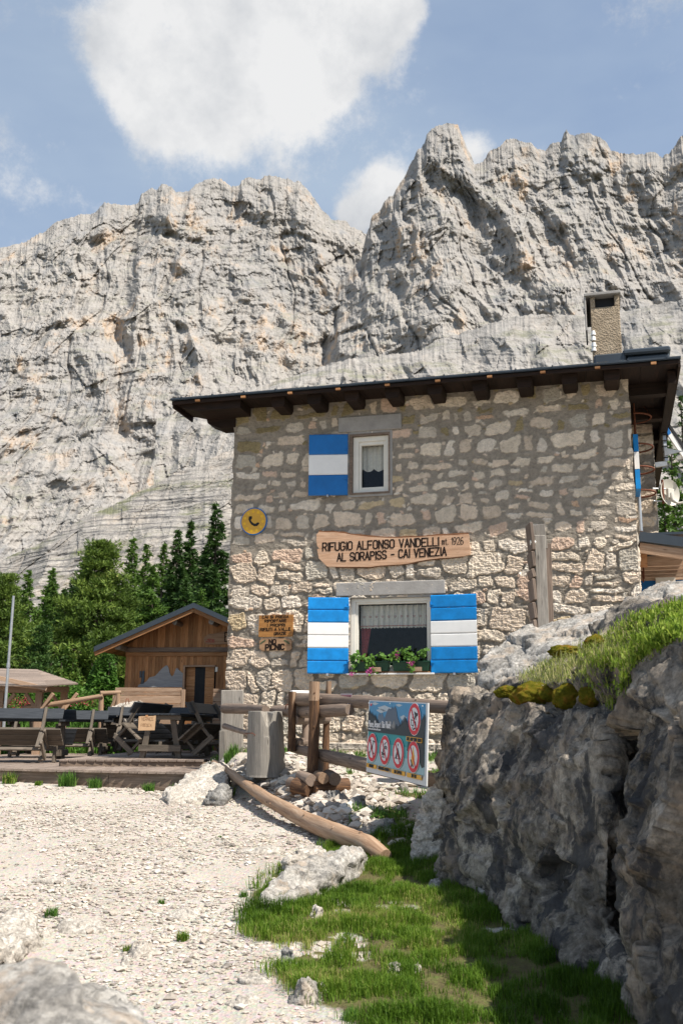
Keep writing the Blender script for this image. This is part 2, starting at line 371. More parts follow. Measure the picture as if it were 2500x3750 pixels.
def npmesh(name, v, f, mat, attrs=None, smooth=False, parent=None):
    """mesh from numpy arrays; f is (n,3) or (n,4)"""
    me = bpy.data.meshes.new(name); v = np.asarray(v, np.float32); f = np.asarray(f, np.int32); k = f.shape[1]
    me.vertices.add(len(v)); me.vertices.foreach_set('co', v.ravel())
    me.loops.add(f.size); me.loops.foreach_set('vertex_index', f.ravel())
    me.polygons.add(len(f)); me.polygons.foreach_set('loop_start', np.arange(len(f), dtype=np.int32)*k)
    try: me.polygons.foreach_set('loop_total', np.full(len(f), k, np.int32))
    except Exception: pass
    for nme, arr in (attrs or {}).items():
        arr = np.asarray(arr, np.float32)
        if arr.ndim == 1: a = me.attributes.new(nme, 'FLOAT', 'POINT'); a.data.foreach_set('value', arr)
        else:
            if arr.shape[1] == 3 and nme != 'gc': arr = np.concatenate([arr, np.ones((len(arr), 1), np.float32)], 1)
            if nme == 'gc': a = me.attributes.new(nme, 'FLOAT_VECTOR', 'POINT'); a.data.foreach_set('vector', arr.ravel())
            else: a = me.attributes.new(nme, 'FLOAT_COLOR', 'POINT'); a.data.foreach_set('color', arr.ravel())
    me.update(calc_edges=True); me.validate()
    me.polygons.foreach_set('use_smooth', np.full(len(me.polygons), smooth))
    me.materials.append(M[mat] if isinstance(mat, str) else mat)
    o = bpy.data.objects.new(name, me); COL.objects.link(o)
    if parent is not None: o.parent = parent; ROOTS[o.name] = ROOTS[parent.name]
    return o
def gridfaces(nu, nv, keep=None):
    i = np.arange((nu-1)*(nv-1)); a = (i//(nv-1))*nv+i % (nv-1)
    f = np.stack([a, a+nv, a+nv+1, a+1], 1)
    return f if keep is None else f[keep.ravel()]

# ------------------------------------------------------------------ stroke lettering
GL = {
 'A': [[(0,0),(2,6),(4,0)],[(.7,2),(3.3,2)]], 'B': [[(0,0),(0,6),(2.6,6),(3.6,5.3),(3.6,3.8),(2.6,3.1),(0,3.1)],[(2.6,3.1),(4,2.4),(4,.8),(3,0),(0,0)]],
 'C': [[(4,5),(3.2,6),(.9,6),(0,5),(0,1),(.9,0),(3.2,0),(4,1)]], 'D': [[(0,0),(0,6),(2.4,6),(4,4.6),(4,1.4),(2.4,0),(0,0)]],
 'E': [[(4,6),(0,6),(0,0),(4,0)],[(0,3.1),(3.3,3.1)]], 'F': [[(4,6),(0,6),(0,0)],[(0,3.1),(3.2,3.1)]],
 'G': [[(4,5),(3.2,6),(.9,6),(0,5),(0,1),(.9,0),(3.2,0),(4,1),(4,2.8),(2.3,2.8)]], 'H': [[(0,0),(0,6)],[(4,0),(4,6)],[(0,3),(4,3)]],
 'I': [[(.4,0),(.4,6)]], 'K': [[(0,0),(0,6)],[(4,6),(0,2.6)],[(1.4,3.7),(4,0)]], 'L': [[(0,6),(0,0),(3.6,0)]],
 'M': [[(0,0),(0,6),(2.2,2.2),(4.4,6),(4.4,0)]], 'N': [[(0,0),(0,6),(4,0),(4,6)]], 'O': [[(1,0),(0,1),(0,5),(1,6),(3,6),(4,5),(4,1),(3,0),(1,0)]],
 'P': [[(0,0),(0,6),(3,6),(4,5.1),(4,3.8),(3,2.9),(0,2.9)]], 'R': [[(0,0),(0,6),(3,6),(4,5.1),(4,3.8),(3,2.9),(0,2.9)],[(2,2.9),(4,0)]],
 'S': [[(4,5.1),(3.1,6),(.9,6),(0,5.1),(0,4),(.9,3.2),(3.1,2.8),(4,2),(4,.9),(3.1,0),(.9,0),(0,.9)]], 'T': [[(0,6),(4,6)],[(2,6),(2,0)]],
 'U': [[(0,6),(0,1),(1,0),(3,0),(4,1),(4,6)]], 'V': [[(0,6),(2,0),(4,6)]], 'W': [[(0,6),(1.2,0),(2.4,5),(3.6,0),(4.8,6)]], 'Y': [[(0,6),(2,3.2),(4,6)],[(2,3.2),(2,0)]],
 'Z': [[(0,6),(4,6),(0,0),(4,0)]], '1': [[(0,4.6),(1.6,6),(1.6,0)]], '2': [[(0,4.8),(1,6),(3,6),(4,5),(4,4),(0,0),(4,0)]],
 '6': [[(3.6,5.6),(2.4,6),(.8,5),(0,3),(0,1),(1,0),(3,0),(4,1),(4,2.4),(3,3.3),(1,3.3),(0,2.4)]],
 '9': [[(.4,.4),(1.6,0),(3.2,1),(4,3),(4,5),(3,6),(1,6),(0,5),(0,3.6),(1,2.7),(3,2.7),(4,3.6)]],
 '-': [[(.4,2.8),(3.2,2.8)]], '.': [[(0,0),(.3,.3)]], ',': [[(.4,.5),(0,-1)]], '!': [[(.3,6),(.3,1.8)],[(.3,.2),(.3,-.1)]], ' ': [],
 'm': [[(0,0),(0,3.6)],[(0,2.8),(1,3.6),(1.8,3),(1.8,0)],[(1.8,2.8),(2.8,3.6),(3.6,3),(3.6,0)]], 't': [[(1,5),(1,.6),(1.8,0),(2.6,.4)],[(0,3.5),(2.4,3.5)]],
 'l': [[(.3,6),(.3,.6),(.9,0)]], 'e': [[(0,1.9),(3,2.1),(2.6,3.4),(1.2,3.6),(0,2.4),(0,1),(1,0),(2.8,.5)]], 'a': [[(3,3.5),(1.2,3.6),(0,2.4),(0,.8),(1.2,0),(2.6,.8),(3,3.5),(3,0)]],
 's': [[(2.8,3.2),(1.4,3.7),(.3,2.9),(2.6,1.4),(1.8,0),(0,.3)]], 'p': [[(0,3.6),(0,-2)],[(0,3),(1.6,3.7),(3,2.6),(2.8,.8),(1.2,0),(0,.7)]], 'c': [[(2.8,3.2),(1.4,3.6),(0,2.4),(0,1),(1.2,0),(2.8,.5)]],
 'h': [[(0,6),(0,0)],[(0,2.6),(1.4,3.6),(2.6,2.8),(2.6,0)]], 'i': [[(.3,3.6),(.3,0)],[(.3,4.9),(.3,5.2)]],
}
def lettering(mb, text, x, z, h, w_scale=1.0, th=None, gap=1.5, slope=0.0, y=-0.002, mi=0, jit=0.0, width=None):
    """strokes of the text on the plane y, baseline starting at x,z"""
    def gw(ch): 
        if ch == ' ': return 2.2
        g = GL[ch]; return max(p[0] for st in g for p in st)
    tw = sum(gw(c)+gap for c in text)-gap
    s = h/6; sx = s*w_scale
    if width: sx = width/tw
    th = th or h*0.13; cx = 0; k = 0
    for ch in text:
        jz = (random.random()-.5)*jit*h
        for st in GL[ch]:
            for a, b in zip(st[:-1], st[1:]):
                p = [np.array([x+(cx+q[0])*sx, 0, z+q[1]*s+jz+slope*(cx+q[0])*sx]) for q in (a, b)]
                d = p[1]-p[0]; l = np.linalg.norm(d)
                if l < 1e-6: continue
                d = d/l; p[0] = p[0]-d*th*0.42; p[1] = p[1]+d*th*0.42
                nrm = np.array([-d[2], 0, d[0]])*th/2; yy = y-0.0005*(k % 6); k += 1
                q = [p[0]+nrm, p[0]-nrm, p[1]-nrm, p[1]+nrm]
                if (q[1][0]-q[0][0])*(q[2][2]-q[0][2])-(q[2][0]-q[0][0])*(q[1][2]-q[0][2]) < 0: q = q[::-1]
                f = [(w[0], yy, w[2]) for w in q]; bk = [(w[0], y+0.0015, w[2]) for w in q]
                mb.add(f+bk, [(0, 1, 2, 3), (0, 4, 5, 1), (1, 5, 6, 2), (2, 6, 7, 3), (3, 7, 4, 0)], None, 0.5, mi)
        cx += gw(ch)+gap
    return tw*sx

# ------------------------------------------------------------------ mountains
def azel(x, y):
    r = ray(x, y); return atan2(r[0], r[1]), atan2(r[2], hypot(r[0], r[1]))
K = 2500/1568
SKY_L = [(-120,600),(0,569),(60,556),(80,541),(100,533),(125,513),(150,503),(180,494),(215,491),(228,478),(240,466),(270,470),(300,473),(318,468),(324,447),(340,437),(350,431),(362,436),(372,423),(382,421),(395,430),(405,441),(432,440),(440,430),(450,423),(470,414),(490,410),(508,411),(520,420),(532,427),(550,424),(556,412),(565,409),(585,410),(600,414),(607,405),(618,402),(640,404),(660,411),(672,415),(685,416),(695,425),(708,440),(722,455),(735,477),(748,489),(760,502),(775,505),(795,507),(805,521),(820,527),(838,537),(900,560),(1700,600)]
SKY_R = [(640,880),(700,850),(728,800),(742,765),(760,715),(772,690),(776,650),(800,625),(828,600),(836,560),(842,535),(848,522),(852,500),(862,492),(872,484),(880,467),(893,452),(903,448),(912,430),(922,414),(932,399),(942,375),(950,362),(957,345),(966,340),(975,324),(981,306),(990,298),(1004,289),(1020,284),(1032,282),(1050,284),(1057,304),(1066,325),(1074,345),(1082,358),(1088,378),(1100,375),(1112,368),(1122,350),(1134,341),(1150,334),(1162,320),(1175,317),(1190,320),(1203,325),(1217,328),(1233,340),(1252,345),(1262,330),(1272,327),(1288,324),(1294,306),(1300,300),(1308,312),(1318,312),(1332,309),(1350,306),(1362,310),(1378,316),(1392,325),(1403,345),(1425,350),(1450,352),(1478,355),(1490,350),(1502,350),(1520,360),(1535,355),(1545,342),(1553,325),(1562,312),(1575,305),(1700,290)]
SKY_D1 = [(-150,1380),(0,1290),(60,1260),(120,1235),(190,1190),(250,1165),(300,1140),(360,1110),(400,1088),(430,1078),(470,1060),(510,1042),(540,1030),(700,960),(900,900)]
SKY_D2 = [(380,960),(500,905),(600,885),(680,862),(740,840),(800,826),(860,818),(930,812),(965,806),(1000,782),(1050,768),(1100,752),(1150,735),(1200,724),(1260,722),(1340,727),(1400,722),(1440,715),(1500,700),(1568,688),(1700,660)]
def mountain(name, sky, el_bot, az0, az1, nu, nv, r0, r1, seed, mat, A=1.0, jag=0.0016, steep=1.0, tilt=0.25, led=1.0, ls=1.0, tp=9):
    sp = sorted([azel(x*K, y*K) for x, y in sky]); sa = np.array([p[0] for p in sp]); se = np.array([p[1] for p in sp])
    az = np.linspace(az0, az1, nu); top = np.interp(az, sa, se)
    q = np.stack([az*180, az*0, az*0+seed], 1); q2 = q*3.3
    ker = np.hanning(81); ker /= ker.sum(); body = np.convolve(np.pad(top, 40, 'edge'), ker, 'valid')
    top = top + jag*(fbm(q, 3, seed=seed)*0.8+ridged(q2, 3, seed=seed+3)-0.5)*1.1
    t = np.linspace(0, 1, nv)**0.92
    T = t[None, :]; AZ = az[:, None]+0*T; el = el_bot + (body[:, None]-el_bot)*T + (top-body)[:, None]*T**tp
    R = r0+(r1-r0)*(T**steep)+0*AZ
    X = R*np.sin(AZ); Z = 1.65+R*np.tan(el)
    P = np.stack([X, R*0.35, Z], -1)
    # big buttresses and gullies, strata, then rubble
    wx = 28*fbm(P/150, 3, seed=seed+20)
    Pb = np.stack([(X+wx+Z*0.18)/105, R/900, Z/420], -1)
    but = ridged(Pb, 4, g=0.55, seed=seed)
    Pv = np.stack([(X+wx*0.6-Z*0.1)/26, R/300, Z/120], -1)
    col = ridged(Pv, 3, seed=seed+5)
    warp = 16*ls*fbm(P/(60*ls), 3, seed=seed+8)
    st = (Z - tilt*X + warp)
    def saw(p, sharp=0.8):
        p = p*ls; fr = (st/p) % 1.0; return np.where(fr < sharp, fr/sharp, (1-fr)/(1-sharp))
    amp = 0.5+0.5*sstep(-0.3, 0.4, fbm(P/60, 3, seed=seed+30))
    rg_ = lambda sx, sz, sd, o=3: ridged(np.stack([(X+wx*0.7-Z*0.06)/sx, R/300, (Z+warp)/sz], -1), o, g=0.55, seed=sd)-0.5
    dr = -50*A*(but-0.5) - 15*A*rg_(30, 170, seed+5) - 7.5*A*rg_(11, 52, seed+61) - 3.4*A*rg_(4.6, 17, seed+62)
    dr = dr - ls*led*amp*(2.0*saw(23) + 1.1*saw(8.3, 0.75)) - 0.45*ls*led*saw(3.3)
    fl = lambda sx, sz, sd, off=0.1: facets(np.stack([(X+wx*0.5)/sx, R/400, (Z+tilt*X*0.3+warp*0.5)/sz], -1).reshape(-1, 3), sd, off).reshape(X.shape)
    dr = dr - 9*A*fl(34, 60, seed+51, 0.0) - 6*A*fl(12, 20, seed+52) - 2.6*A*fl(5, 8, seed+53, 0.25) - 8*A*fbm(P/24, 4, g=0.6, seed=seed+12)
    gl = np.abs(vnoise(np.stack([(X+wx*1.3-Z*0.12)/95, R/900, Z/520], -1), seed+40)); dr = dr + 22*A*(1-sstep(0.0, 0.16, gl))*sstep(0.1, 0.5, T)
    g2 = np.abs(vnoise(np.stack([(X+wx+Z*0.10)/34, R/900, Z/150], -1), seed+41)); dr = dr + 5*A*(1-sstep(0.0, 0.14, g2))
    fade = sstep(0.0, 0.05, 1-T)*0.7+0.3
    Rn = R + dr*fade
    V3 = np.stack([Rn*np.sin(AZ), Rn*np.cos(AZ), 1.65+Rn*np.tan(el)], -1)
    # the far side falls away behind the crest
    back = V3[:, -1:, :].copy(); b2 = back.copy()
    dirv = np.stack([np.sin(az), np.cos(az), 0*az], 1)[:, None, :]
    b1 = back + dirv*25 - np.array([0, 0, 6.]); b2 = back + dirv*260 - np.array([0, 0, 230.])
    V3 = np.concatenate([V3, b1, b2], 1); nvv = nv+2
    o = npmesh(name, V3.reshape(-1, 3), gridfaces(nu, nvv)[:, ::-1], mat)
    return tag(o, None, None, kind='structure')
def rock_face_mat(name, green=0.0, warm=1.0):
    k = Mt(name, 0.95, 0.08); co = k.coord()
    big = k.noise(k.coord((0.004, 0.004, 0.004)), 1, 6, 0.6)
    streak = k.noise(k.coord((0.055, 0.055, 0.006) if green < 0.5 else (0.02, 0.02, 0.05), rot=(0, 0 if green < 0.5 else radians(-20), 0)), 1, 7, 0.65)
    streak2 = k.noise(k.coord((0.02, 0.02, 0.009)), 1, 6, 0.6, 0.6)
    fine = k.noise(k.coord((0.22, 0.22, 0.30)), 1, 9, 0.72)
    fine2 = k.noise(k.coord((0.9, 0.9, 1.6)), 1, 6, 0.75)
    base = k.ramp(fine, [(0.30, (0.205, 0.193, 0.182)), (0.48, (0.34, 0.318, 0.295)), (0.7, (0.43, 0.405, 0.375))])
    base = k.mix(0.6, base, k.ramp(fine2, [(0.3, 0.62), (0.6, 1.05)]), 'MULTIPLY')
    geo = k.N.new('ShaderNodeNewGeometry'); sep = k.N.new('ShaderNodeSeparateXYZ'); k.L.new(geo.outputs['Normal'], sep.inputs[0])
    steepm = k.ramp(sep.outputs['Z'], [(0.18, 1.0), (0.52, 0.0)])
    org = k.math('MULTIPLY', k.math('MULTIPLY', k.ramp(streak, [(0.50, 0.0), (0.60, 1.0)]), k.ramp(streak2, [(0.49, 0.0), (0.57, 1.0)])), k.math('ADD', k.math('MULTIPLY', steepm, 0.6), 0.4))
    base = k.mix(k.math('MULTIPLY', org, 0.62*warm), base, (0.60, 0.42, 0.27))
    blu = k.math('MULTIPLY', k.ramp(streak, [(0.34, 1.0), (0.47, 0.0)]), k.ramp(streak2, [(0.42, 1.0), (0.55, 0.0)]))
    base = k.mix(k.math('MULTIPLY', blu, 0.55), base, (0.215, 0.225, 0.24))
    base = k.mix(0.35, base, k.ramp(big, [(0.35, (0.78, 0.79, 0.82)), (0.62, (1.05, 1.02, 0.98))]), 'MULTIPLY')
    if green > 0.5:
        for rt, am in ((-22, 0.75), (14, 0.35)):
            ly = k.noise(k.coord((0.022, 0.022, 0.62), rot=(0, radians(rt), 0)), 1, 7, 0.7, 0.1); base = k.mix(am, base, k.ramp(ly, [(0.40, (0.16, 0.17, 0.20)), (0.47, (0.95, 0.94, 0.92)), (0.6, (1.15, 1.13, 1.10))]), 'MULTIPLY')
    if green:
        gm = k.math('MULTIPLY', k.ramp(k.noise(k.coord((0.03, 0.03, 0.10)), 1, 7, 0.7), [(0.52, 0.0), (0.62, 1.0)]), k.ramp(sep.outputs['Z'], [(0.45, 0.0), (0.7, 1.0)]))
        base = k.mix(k.math('MULTIPLY', gm, green), base, (0.12, 0.13, 0.055))
    h = k.math('ADD', fine, k.math('MULTIPLY', fine2, 0.4))
    lay = k.noise(k.coord((0.02, 0.02, 0.55), rot=(0, radians(-12), 0)), 1, 5, 0.6); h = k.math('ADD', h, k.math('MULTIPLY', lay, 0.6))
    return k.done(base, k.bump(h, 0.7, 1.3))
M['cliff'] = rock_face_mat('pale_limestone_cliff', 0.35)
M['slabs'] = rock_face_mat('grey_layered_slabs', 0.75, 0.4)
M['humps'] = rock_face_mat('grey_rounded_rock_humps', 0.48, 0.4)
A0, A1 = radians(-24), radians(24)
def mountains():
    mountain('mountain_ridge', SKY_L, radians(3), A0, radians(8), 620, 420, 560, 1050, 3, 'cliff', tilt=0.16, led=0.9)
    mountain('mountain_tower', SKY_R, radians(3), azel(640*K, 900)[0], A1, 640, 460, 500, 960, 9, 'cliff', tilt=-0.10, led=0.9)
    mountain('slope_of_slabs', SKY_D1, radians(0.5), A0, azel(900*K, 900)[0], 460, 330, 250, 430, 15, 'slabs', A=0.42, jag=0.0012, tilt=0.42, led=3.0, ls=0.33, tp=30)
    mountain('slope_of_slabs', SKY_D2, radians(4), azel(380*K, 900)[0], A1, 460, 240, 300, 500, 21, 'humps', A=0.62, jag=0.0016, tilt=-0.22, led=1.2, ls=0.33, tp=30)
mountains()

# ------------------------------------------------------------------ ground
L0 = PX(790, 2792, 15.6); L1 = PX(1375, 3105, 10.6)                # ends of the fallen log
def path_z(y): return np.clip(0.0875*(y-6.2), -0.6, 0.845)
def GZ(x, y):
    x = np.asarray(x, float); y = np.asarray(y, float)
    z = path_z(y)
    far = np.clip(y-24, 0, None); z = np.where(y > 15.8, np.maximum(z, 0.845-0.3*sstep(15.8, 16.4, y)*(x < -2.3)), z)
    z = z + np.where(y > 24, 0.30*sstep(24, 30, y)+0.055*np.clip(y-26, 0, 300), 0)
    # terrace behind the log
    d = (L1-L0)[:2]; ln = np.hypot(*d); d = d/ln; nrm = np.array([-d[1], d[0]])
    s = (x-L0[0])*nrm[0]+(y-L0[1])*nrm[1]; tt = ((x-L0[0])*d[0]+(y-L0[1])*d[1])/ln
    ter = 0.16+0.20*(1-np.clip(tt, 0, 1)) 
    zt = np.where(y < 17.5, ter*sstep(-0.05, 0.35, s)*sstep(1.35, 0.75, tt)*sstep(-0.6, 0.0, tt), 0)
    z = z+zt + sstep(12, 16, y)*sstep(-0.4, 0.6, s)*0.10*(y < 24)
    # bank under the boulder, on the right
    bx = 0.55+0.11*(11-y); bank = sstep(0, 2.2, x-bx)*sstep(12.5, 10.5, y)*0.30; z = z+bank
    n = 0.05*fbm(np.stack([x*0.6, y*0.6, 0*x], -1), 4, seed=2)+0.018*fbm(np.stack([x*2.6, y*2.6, 0*x], -1), 3, seed=5)
    dist = np.hypot(x, y); n = n*(1+np.clip(dist-30, 0, 400)*0.4)*np.where((dist > 15.4) & (dist < 26), 0.15, 1)
    z = z+n
    return z
def GP(x, y):                                                       # pixel to the ground
    r = ray(x, y); lo, hi = 2.0, 60.0
    for Y in np.linspace(3, 40, 1200):
        P = EYE+r*(Y/r[1])
        if P[2] < GZ(P[0], P[1]): break
    return P
GRASS = [GP(x*K, y*K)[:2] for x, y in [(735,1945),(800,1935),(850,1915),(900,1905),(945,1900),(980,1930)]] 
GRASS = GRASS+[np.array(p) for p in [(2.2, 9.5), (3.2, 5.0), (2.6, 3.0)]]+[GP(x*K, y*K)[:2] for x, y in [(760,2352),(690,2290),(640,2235),(565,2170),(560,2120),(600,2085),(555,2050),(600,2020),(700,1985)]]
GRASS = np.array(GRASS)
def inpoly(x, y, poly):
    ins = np.zeros(x.shape, bool); n = len(poly); j = n-1
    for i in range(n):
        xi, yi = poly[i]; xj, yj = poly[j]
        c = ((yi > y) != (yj > y)) & (x < (xj-xi)*(y-yi)/(yj-yi+1e-12)+xi); ins ^= c; j = i
    return ins
def soft_poly(x, y, poly):                                          # signed: >0 inside, metres to the outline
    d = np.full(x.shape, 1e9); n = len(poly)
    for i in range(n):
        a = poly[i]; b = poly[(i+1) % n]; ab = b-a; t = np.clip(((x-a[0])*ab[0]+(y-a[1])*ab[1])/(ab@ab), 0, 1)
        d = np.minimum(d, np.hypot(x-a[0]-ab[0]*t, y-a[1]-ab[1]*t))
    return np.where(inpoly(x, y, poly), d, -d)
def grass_mask(x, y):
    n = fbm(np.stack([x*1.6, y*1.6, 0*x], -1), 4, seed=31)
    near = sstep(-0.10, 0.22, soft_poly(x, y, GRASS)+0.22*n)*sstep(-0.52, -0.28, n)
    # thin grass along the foot of the house and over the terrace
    hu = (x-HO[0])*U[0]+(y-HO[1])*U[1]; hv = (x-HO[0])*V[0]+(y-HO[1])*V[1]
    foot = sstep(-1.0, -0.5, hv+0.25*n)*sstep(0.05, 0.35, n+0.25)*(hv < 0)*(hu > -0.3)*(hu < 7.5)
    n2 = fbm(np.stack([x*3, y*3, 0*x+4], -1), 3, seed=35)
    ter = sstep(0.16, 0.34, n2)*(hv > -5.2)*(hv < -1.2)*(x > 0.1)*0.9
    return np.clip(np.maximum(np.maximum(near, foot), ter), 0, 1)
def ground():
    th = np.concatenate([np.linspace(-pi, radians(-27), 60)[:-1], np.linspace(radians(-27), radians(27), 620), np.linspace(radians(27), pi, 60)[1:]])
    r = np.concatenate([[0.3, 1.0, 1.8], np.geomspace(2.4, 26, 560), np.geomspace(26.5, 600, 120), [900, 1500, 3000, 6000]])
    T, Rr = np.meshgrid(th, r, indexing='ij'); x = Rr*np.sin(T); y = Rr*np.cos(T)
    yy = np.where(y < 3, 3+(y-3)*0.2, y)
    z = GZ(x, np.minimum(yy, 330)); z = np.where(Rr > 330, np.minimum(z, 14), z)
    gm = grass_mask(x, y); gm = np.where((y > 24) | (np.abs(x) > 14), 1.0, gm)
    z = z + gm*0.03*(y < 20)
    npmesh('ground', np.stack([x, y, z], -1).reshape(-1, 3), gridfaces(len(th), len(r))[:, ::-1], ground_mat(), {'grass': gm.ravel()}, smooth=True)
    tag(bpy.data.objects['ground'], None, None, kind='structure')
def ground_mat():
    k = Mt('gravel_and_turf', 0.95, 0.1); co = k.coord()
    n1 = k.noise(co, 0.8, 6, 0.6); n2 = k.noise(co, 55, 6, 0.75); v1 = k.vor(co, 38); vc = k.vor(co, 38, out='Color')
    g = k.ramp(n1, [(0.32, (0.38, 0.32, 0.26)), (0.5, (0.47, 0.41, 0.345)), (0.7, (0.53, 0.48, 0.415))])
    g = k.mix(0.55, g, k.ramp(n2, [(0.3, 0.66), (0.62, 1.06)]), 'MULTIPLY')
    g = k.mix(0.28, g, vc, 'MULTIPLY'); g = k.mix(0.14, g, (0.9, 0.85, 0.78))
    e = k.noise(co, 9, 6, 0.7)
    soil = k.ramp(e, [(0.3, (0.075, 0.055, 0.035)), (0.55, (0.12, 0.11, 0.045)), (0.8, (0.10, 0.15, 0.035))])
    gm = k.attr('grass'); m_ = k.ramp(k.math('ADD', gm, k.math('MULTIPLY', k.math('SUBTRACT', e, 0.5), 0.6)), [(0.35, 0.0), (0.6, 1.0)])
    c = k.mix(m_, g, soil)
    return k.done(c, k.bump(k.math('ADD', v1, n2), 0.8, 0.012))
ground()

# ------------------------------------------------------------------ the stone house
RZ = -YAW
def rect(x0, y0, x1, y1, v=0.0): a = WU(x0, y0, v); b = WU(x1, y1, v); return a[0], b[0], b[1], a[1]
BASE = -0.35
WL = 6.70; TOP = 6.12
house = thing('stone_house', 'two-storey mountain hut of rough stone masonry with blue and white striped shutters', 'house', HO, RZ)
LW = (2.13, 3.46, 1.42, 2.62)                                       # lower window opening u0,u1,z0,z1
UW = (2.10, 2.80, 4.38, 5.44)
def stones_layout(u0, u1, z0, z1, seed, hole=(), scale=1.0, quoins=True):
    rg = np.random.default_rng(seed); S = []; z = z0
    while z < z1:
        h = rg.uniform(0.19, 0.36)*scale*(1.12 if z < 3 else 0.92); u = u0-rg.uniform(0, 0.25)
        first = True
        while u < u1:
            w = min(rg.choice([rg.uniform(0.16, 0.26), rg.uniform(0.26, 0.42), rg.uniform(0.42, 0.66)], p=[0.3, 0.45, 0.25])*scale, u1-u+0.12)
            if first and quoins: u = u0; w = rg.uniform(0.32, 0.6)
            cu = u+w/2; cz = z+h/2+rg.normal(0, 0.02)
            if rg.random() < 0.16 and w > 0.25 and not first:         # split in two low ones
                S.append((cu, z+h*0.26, w/2, h*0.24)); S.append((cu+rg.normal(0, 0.02), z+h*0.76, w/2*0.85, h*0.23))
            else: S.append((cu, cz, w/2, h/2*rg.uniform(0.82, 1.08)))
            u += w; first = False
        z += h
    return S
PAL = [((.60, .535, .455), 34), ((.565, .485, .405), 26), ((.50, .455, .40), 14), ((.55, .42, .34), 8), ((.50, .355, .26), 3), ((.46, .38, .26), 3), ((.43, .405, .36), 7), ((.63, .58, .52), 14)]
def masonry(u0, u1, z0, z1, step, seed, split=3.35, plinth=0.30, ochre_top=True, holes=(), scale=1.0, mort=(0.33, 0.29, 0.24), quoins_small=True):
    nu = int((u1-u0)/step)+1; nz = int((z1-z0)/step)+1
    u = np.linspace(u0, u1, nu); z = np.linspace(z0, z1, nz); Ug, Zg = np.meshgrid(u, z, indexing='ij')
    col = np.zeros((nu, nz, 3)); best = np.full((nu, nz), -1e9); ids = np.zeros((nu, nz), int)
    q = np.stack([Ug*7, Zg*7, Ug*0], -1); w1 = fbm(q, 3, seed=seed); w2 = fbm(q+40, 3, seed=seed+1)
    q = np.stack([Ug*26, Zg*26, Ug*0], -1); w3 = fbm(q, 3, g=0.6, seed=seed+2)
    S = stones_layout(u0, u1, z0, z1, seed, scale=scale); rg = np.random.default_rng(seed+5)
    up = sstep(split-0.15, split+0.35, Zg+0.15*w1)                 # above: flush pointing, more mortar
    inset = 0.020+0.024*up
    nsm = int((u1-u0)*(z1-z0)*14*scale**-2*1.3) if quoins_small else 0
    for _ in range(nsm): S.append((rg.uniform(u0, u1), rg.uniform(z0, z1), rg.uniform(0.03, 0.085), rg.uniform(0.025, 0.06)))
    pcs = np.array([p for _, p in PAL], float); pcs /= pcs.sum(); tone = np.zeros((nu, nz, 3)); hid = np.zeros((nu, nz))
    for k, (cu, cz, a, b) in enumerate(S):
        i0 = max(0, int((cu-a*1.5-u0)/step)); i1 = min(nu, int((cu+a*1.5-u0)/step)+2); j0 = max(0, int((cz-b*1.6-z0)/step)); j1 = min(nz, int((cz+b*1.6-z0)/step)+2)
        c0 = np.array(PAL[rg.choice(len(PAL), p=pcs)][0])*np.array((1.20, 1.16, 1.10))*rg.uniform(0.92, 1.14); hh = rg.uniform(0.3, 1.0); rot = rg.normal(0, 0.10); ex = rg.uniform(3.0, 7.0); shx = rg.normal(0, 0.16); tap = rg.normal(0, 0.25)
        if cz > TOP-0.85 and ochre_top and rg.random() < 0.4: c0 = np.array((.33, .27, .15))*rg.uniform(0.8, 1.1)
        if rg.random() < 0.02: continue
        if i0 >= i1 or j0 >= j1: continue
        uu = Ug[i0:i1, j0:j1]-cu; zz = Zg[i0:i1, j0:j1]-cz; ins = inset[i0:i1, j0:j1]
        x = uu*cos(rot)+zz*(sin(rot)+shx); y = -uu*sin(rot)+zz*cos(rot); x = x*(1+tap*y/b*0.5)+0.048*w1[i0:i1, j0:j1]+0.020*w3[i0:i1, j0:j1]; y = y*(1+tap*0.6*x/a)+0.045*w2[i0:i1, j0:j1]+0.018*w3[i0:i1, j0:j1]
        aa = np.maximum(a-ins, a*0.6); bb = np.maximum(b-ins*0.9, b*0.6)
        d = (1-(np.abs(x/aa)**ex+np.abs(y/bb)**ex)**(1/ex))*np.minimum(aa, bb)      # ~metres inside
        m = d > best[i0:i1, j0:j1]
        best[i0:i1, j0:j1] = np.where(m, d, best[i0:i1, j0:j1]); tone[i0:i1, j0:j1][m] = c0; hid[i0:i1, j0:j1][m] = hh
    edge = 0.010
    mk = sstep(-edge*0.3, edge, best)
    rough = ridged(np.stack([Ug*17, Zg*26, hid*9], -1), 3, g=0.6, seed=seed+9)-0.5
    fine = fbm(np.stack([Ug*60, Zg*60, hid*9], -1), 3, seed=seed+11)
    mrt = fbm(np.stack([Ug*14, Zg*22, Ug*0], -1), 4, g=0.65, seed=seed+15)
    stone_h = (0.010+0.018*hid)*(1-0.6*up)+rough*(0.032-0.019*up)+fine*0.006
    mort_h = mrt*(0.018-0.009*up)
    H = mk*stone_h+(1-mk)*mort_h + 0.02*fbm(np.stack([Ug*1.2, Zg*1.2, Ug*0], -1), 2, seed=seed+18)
    var = 1+0.10*w1[..., None]
    mcol = np.array(mort)*(1.0+0.22*mrt[..., None])*(0.86+0.12*up[..., None])
    col = mk[..., None]*tone*var+(1-mk[..., None])*mcol
    if plinth:
        pl = sstep(plinth+0.012, plinth-0.004, Zg); H = H*(1-0.4*sstep(0.06, 0.02, np.abs(Zg-plinth+0.03)))+pl*0.085
        strip = sstep(0.06, 0.045, np.abs(Zg-plinth+0.05)); col = col*(1-strip[..., None])+strip[..., None]*np.array((0.40, 0.36, 0.31))
    keep = np.ones((nu-1, nz-1), bool)
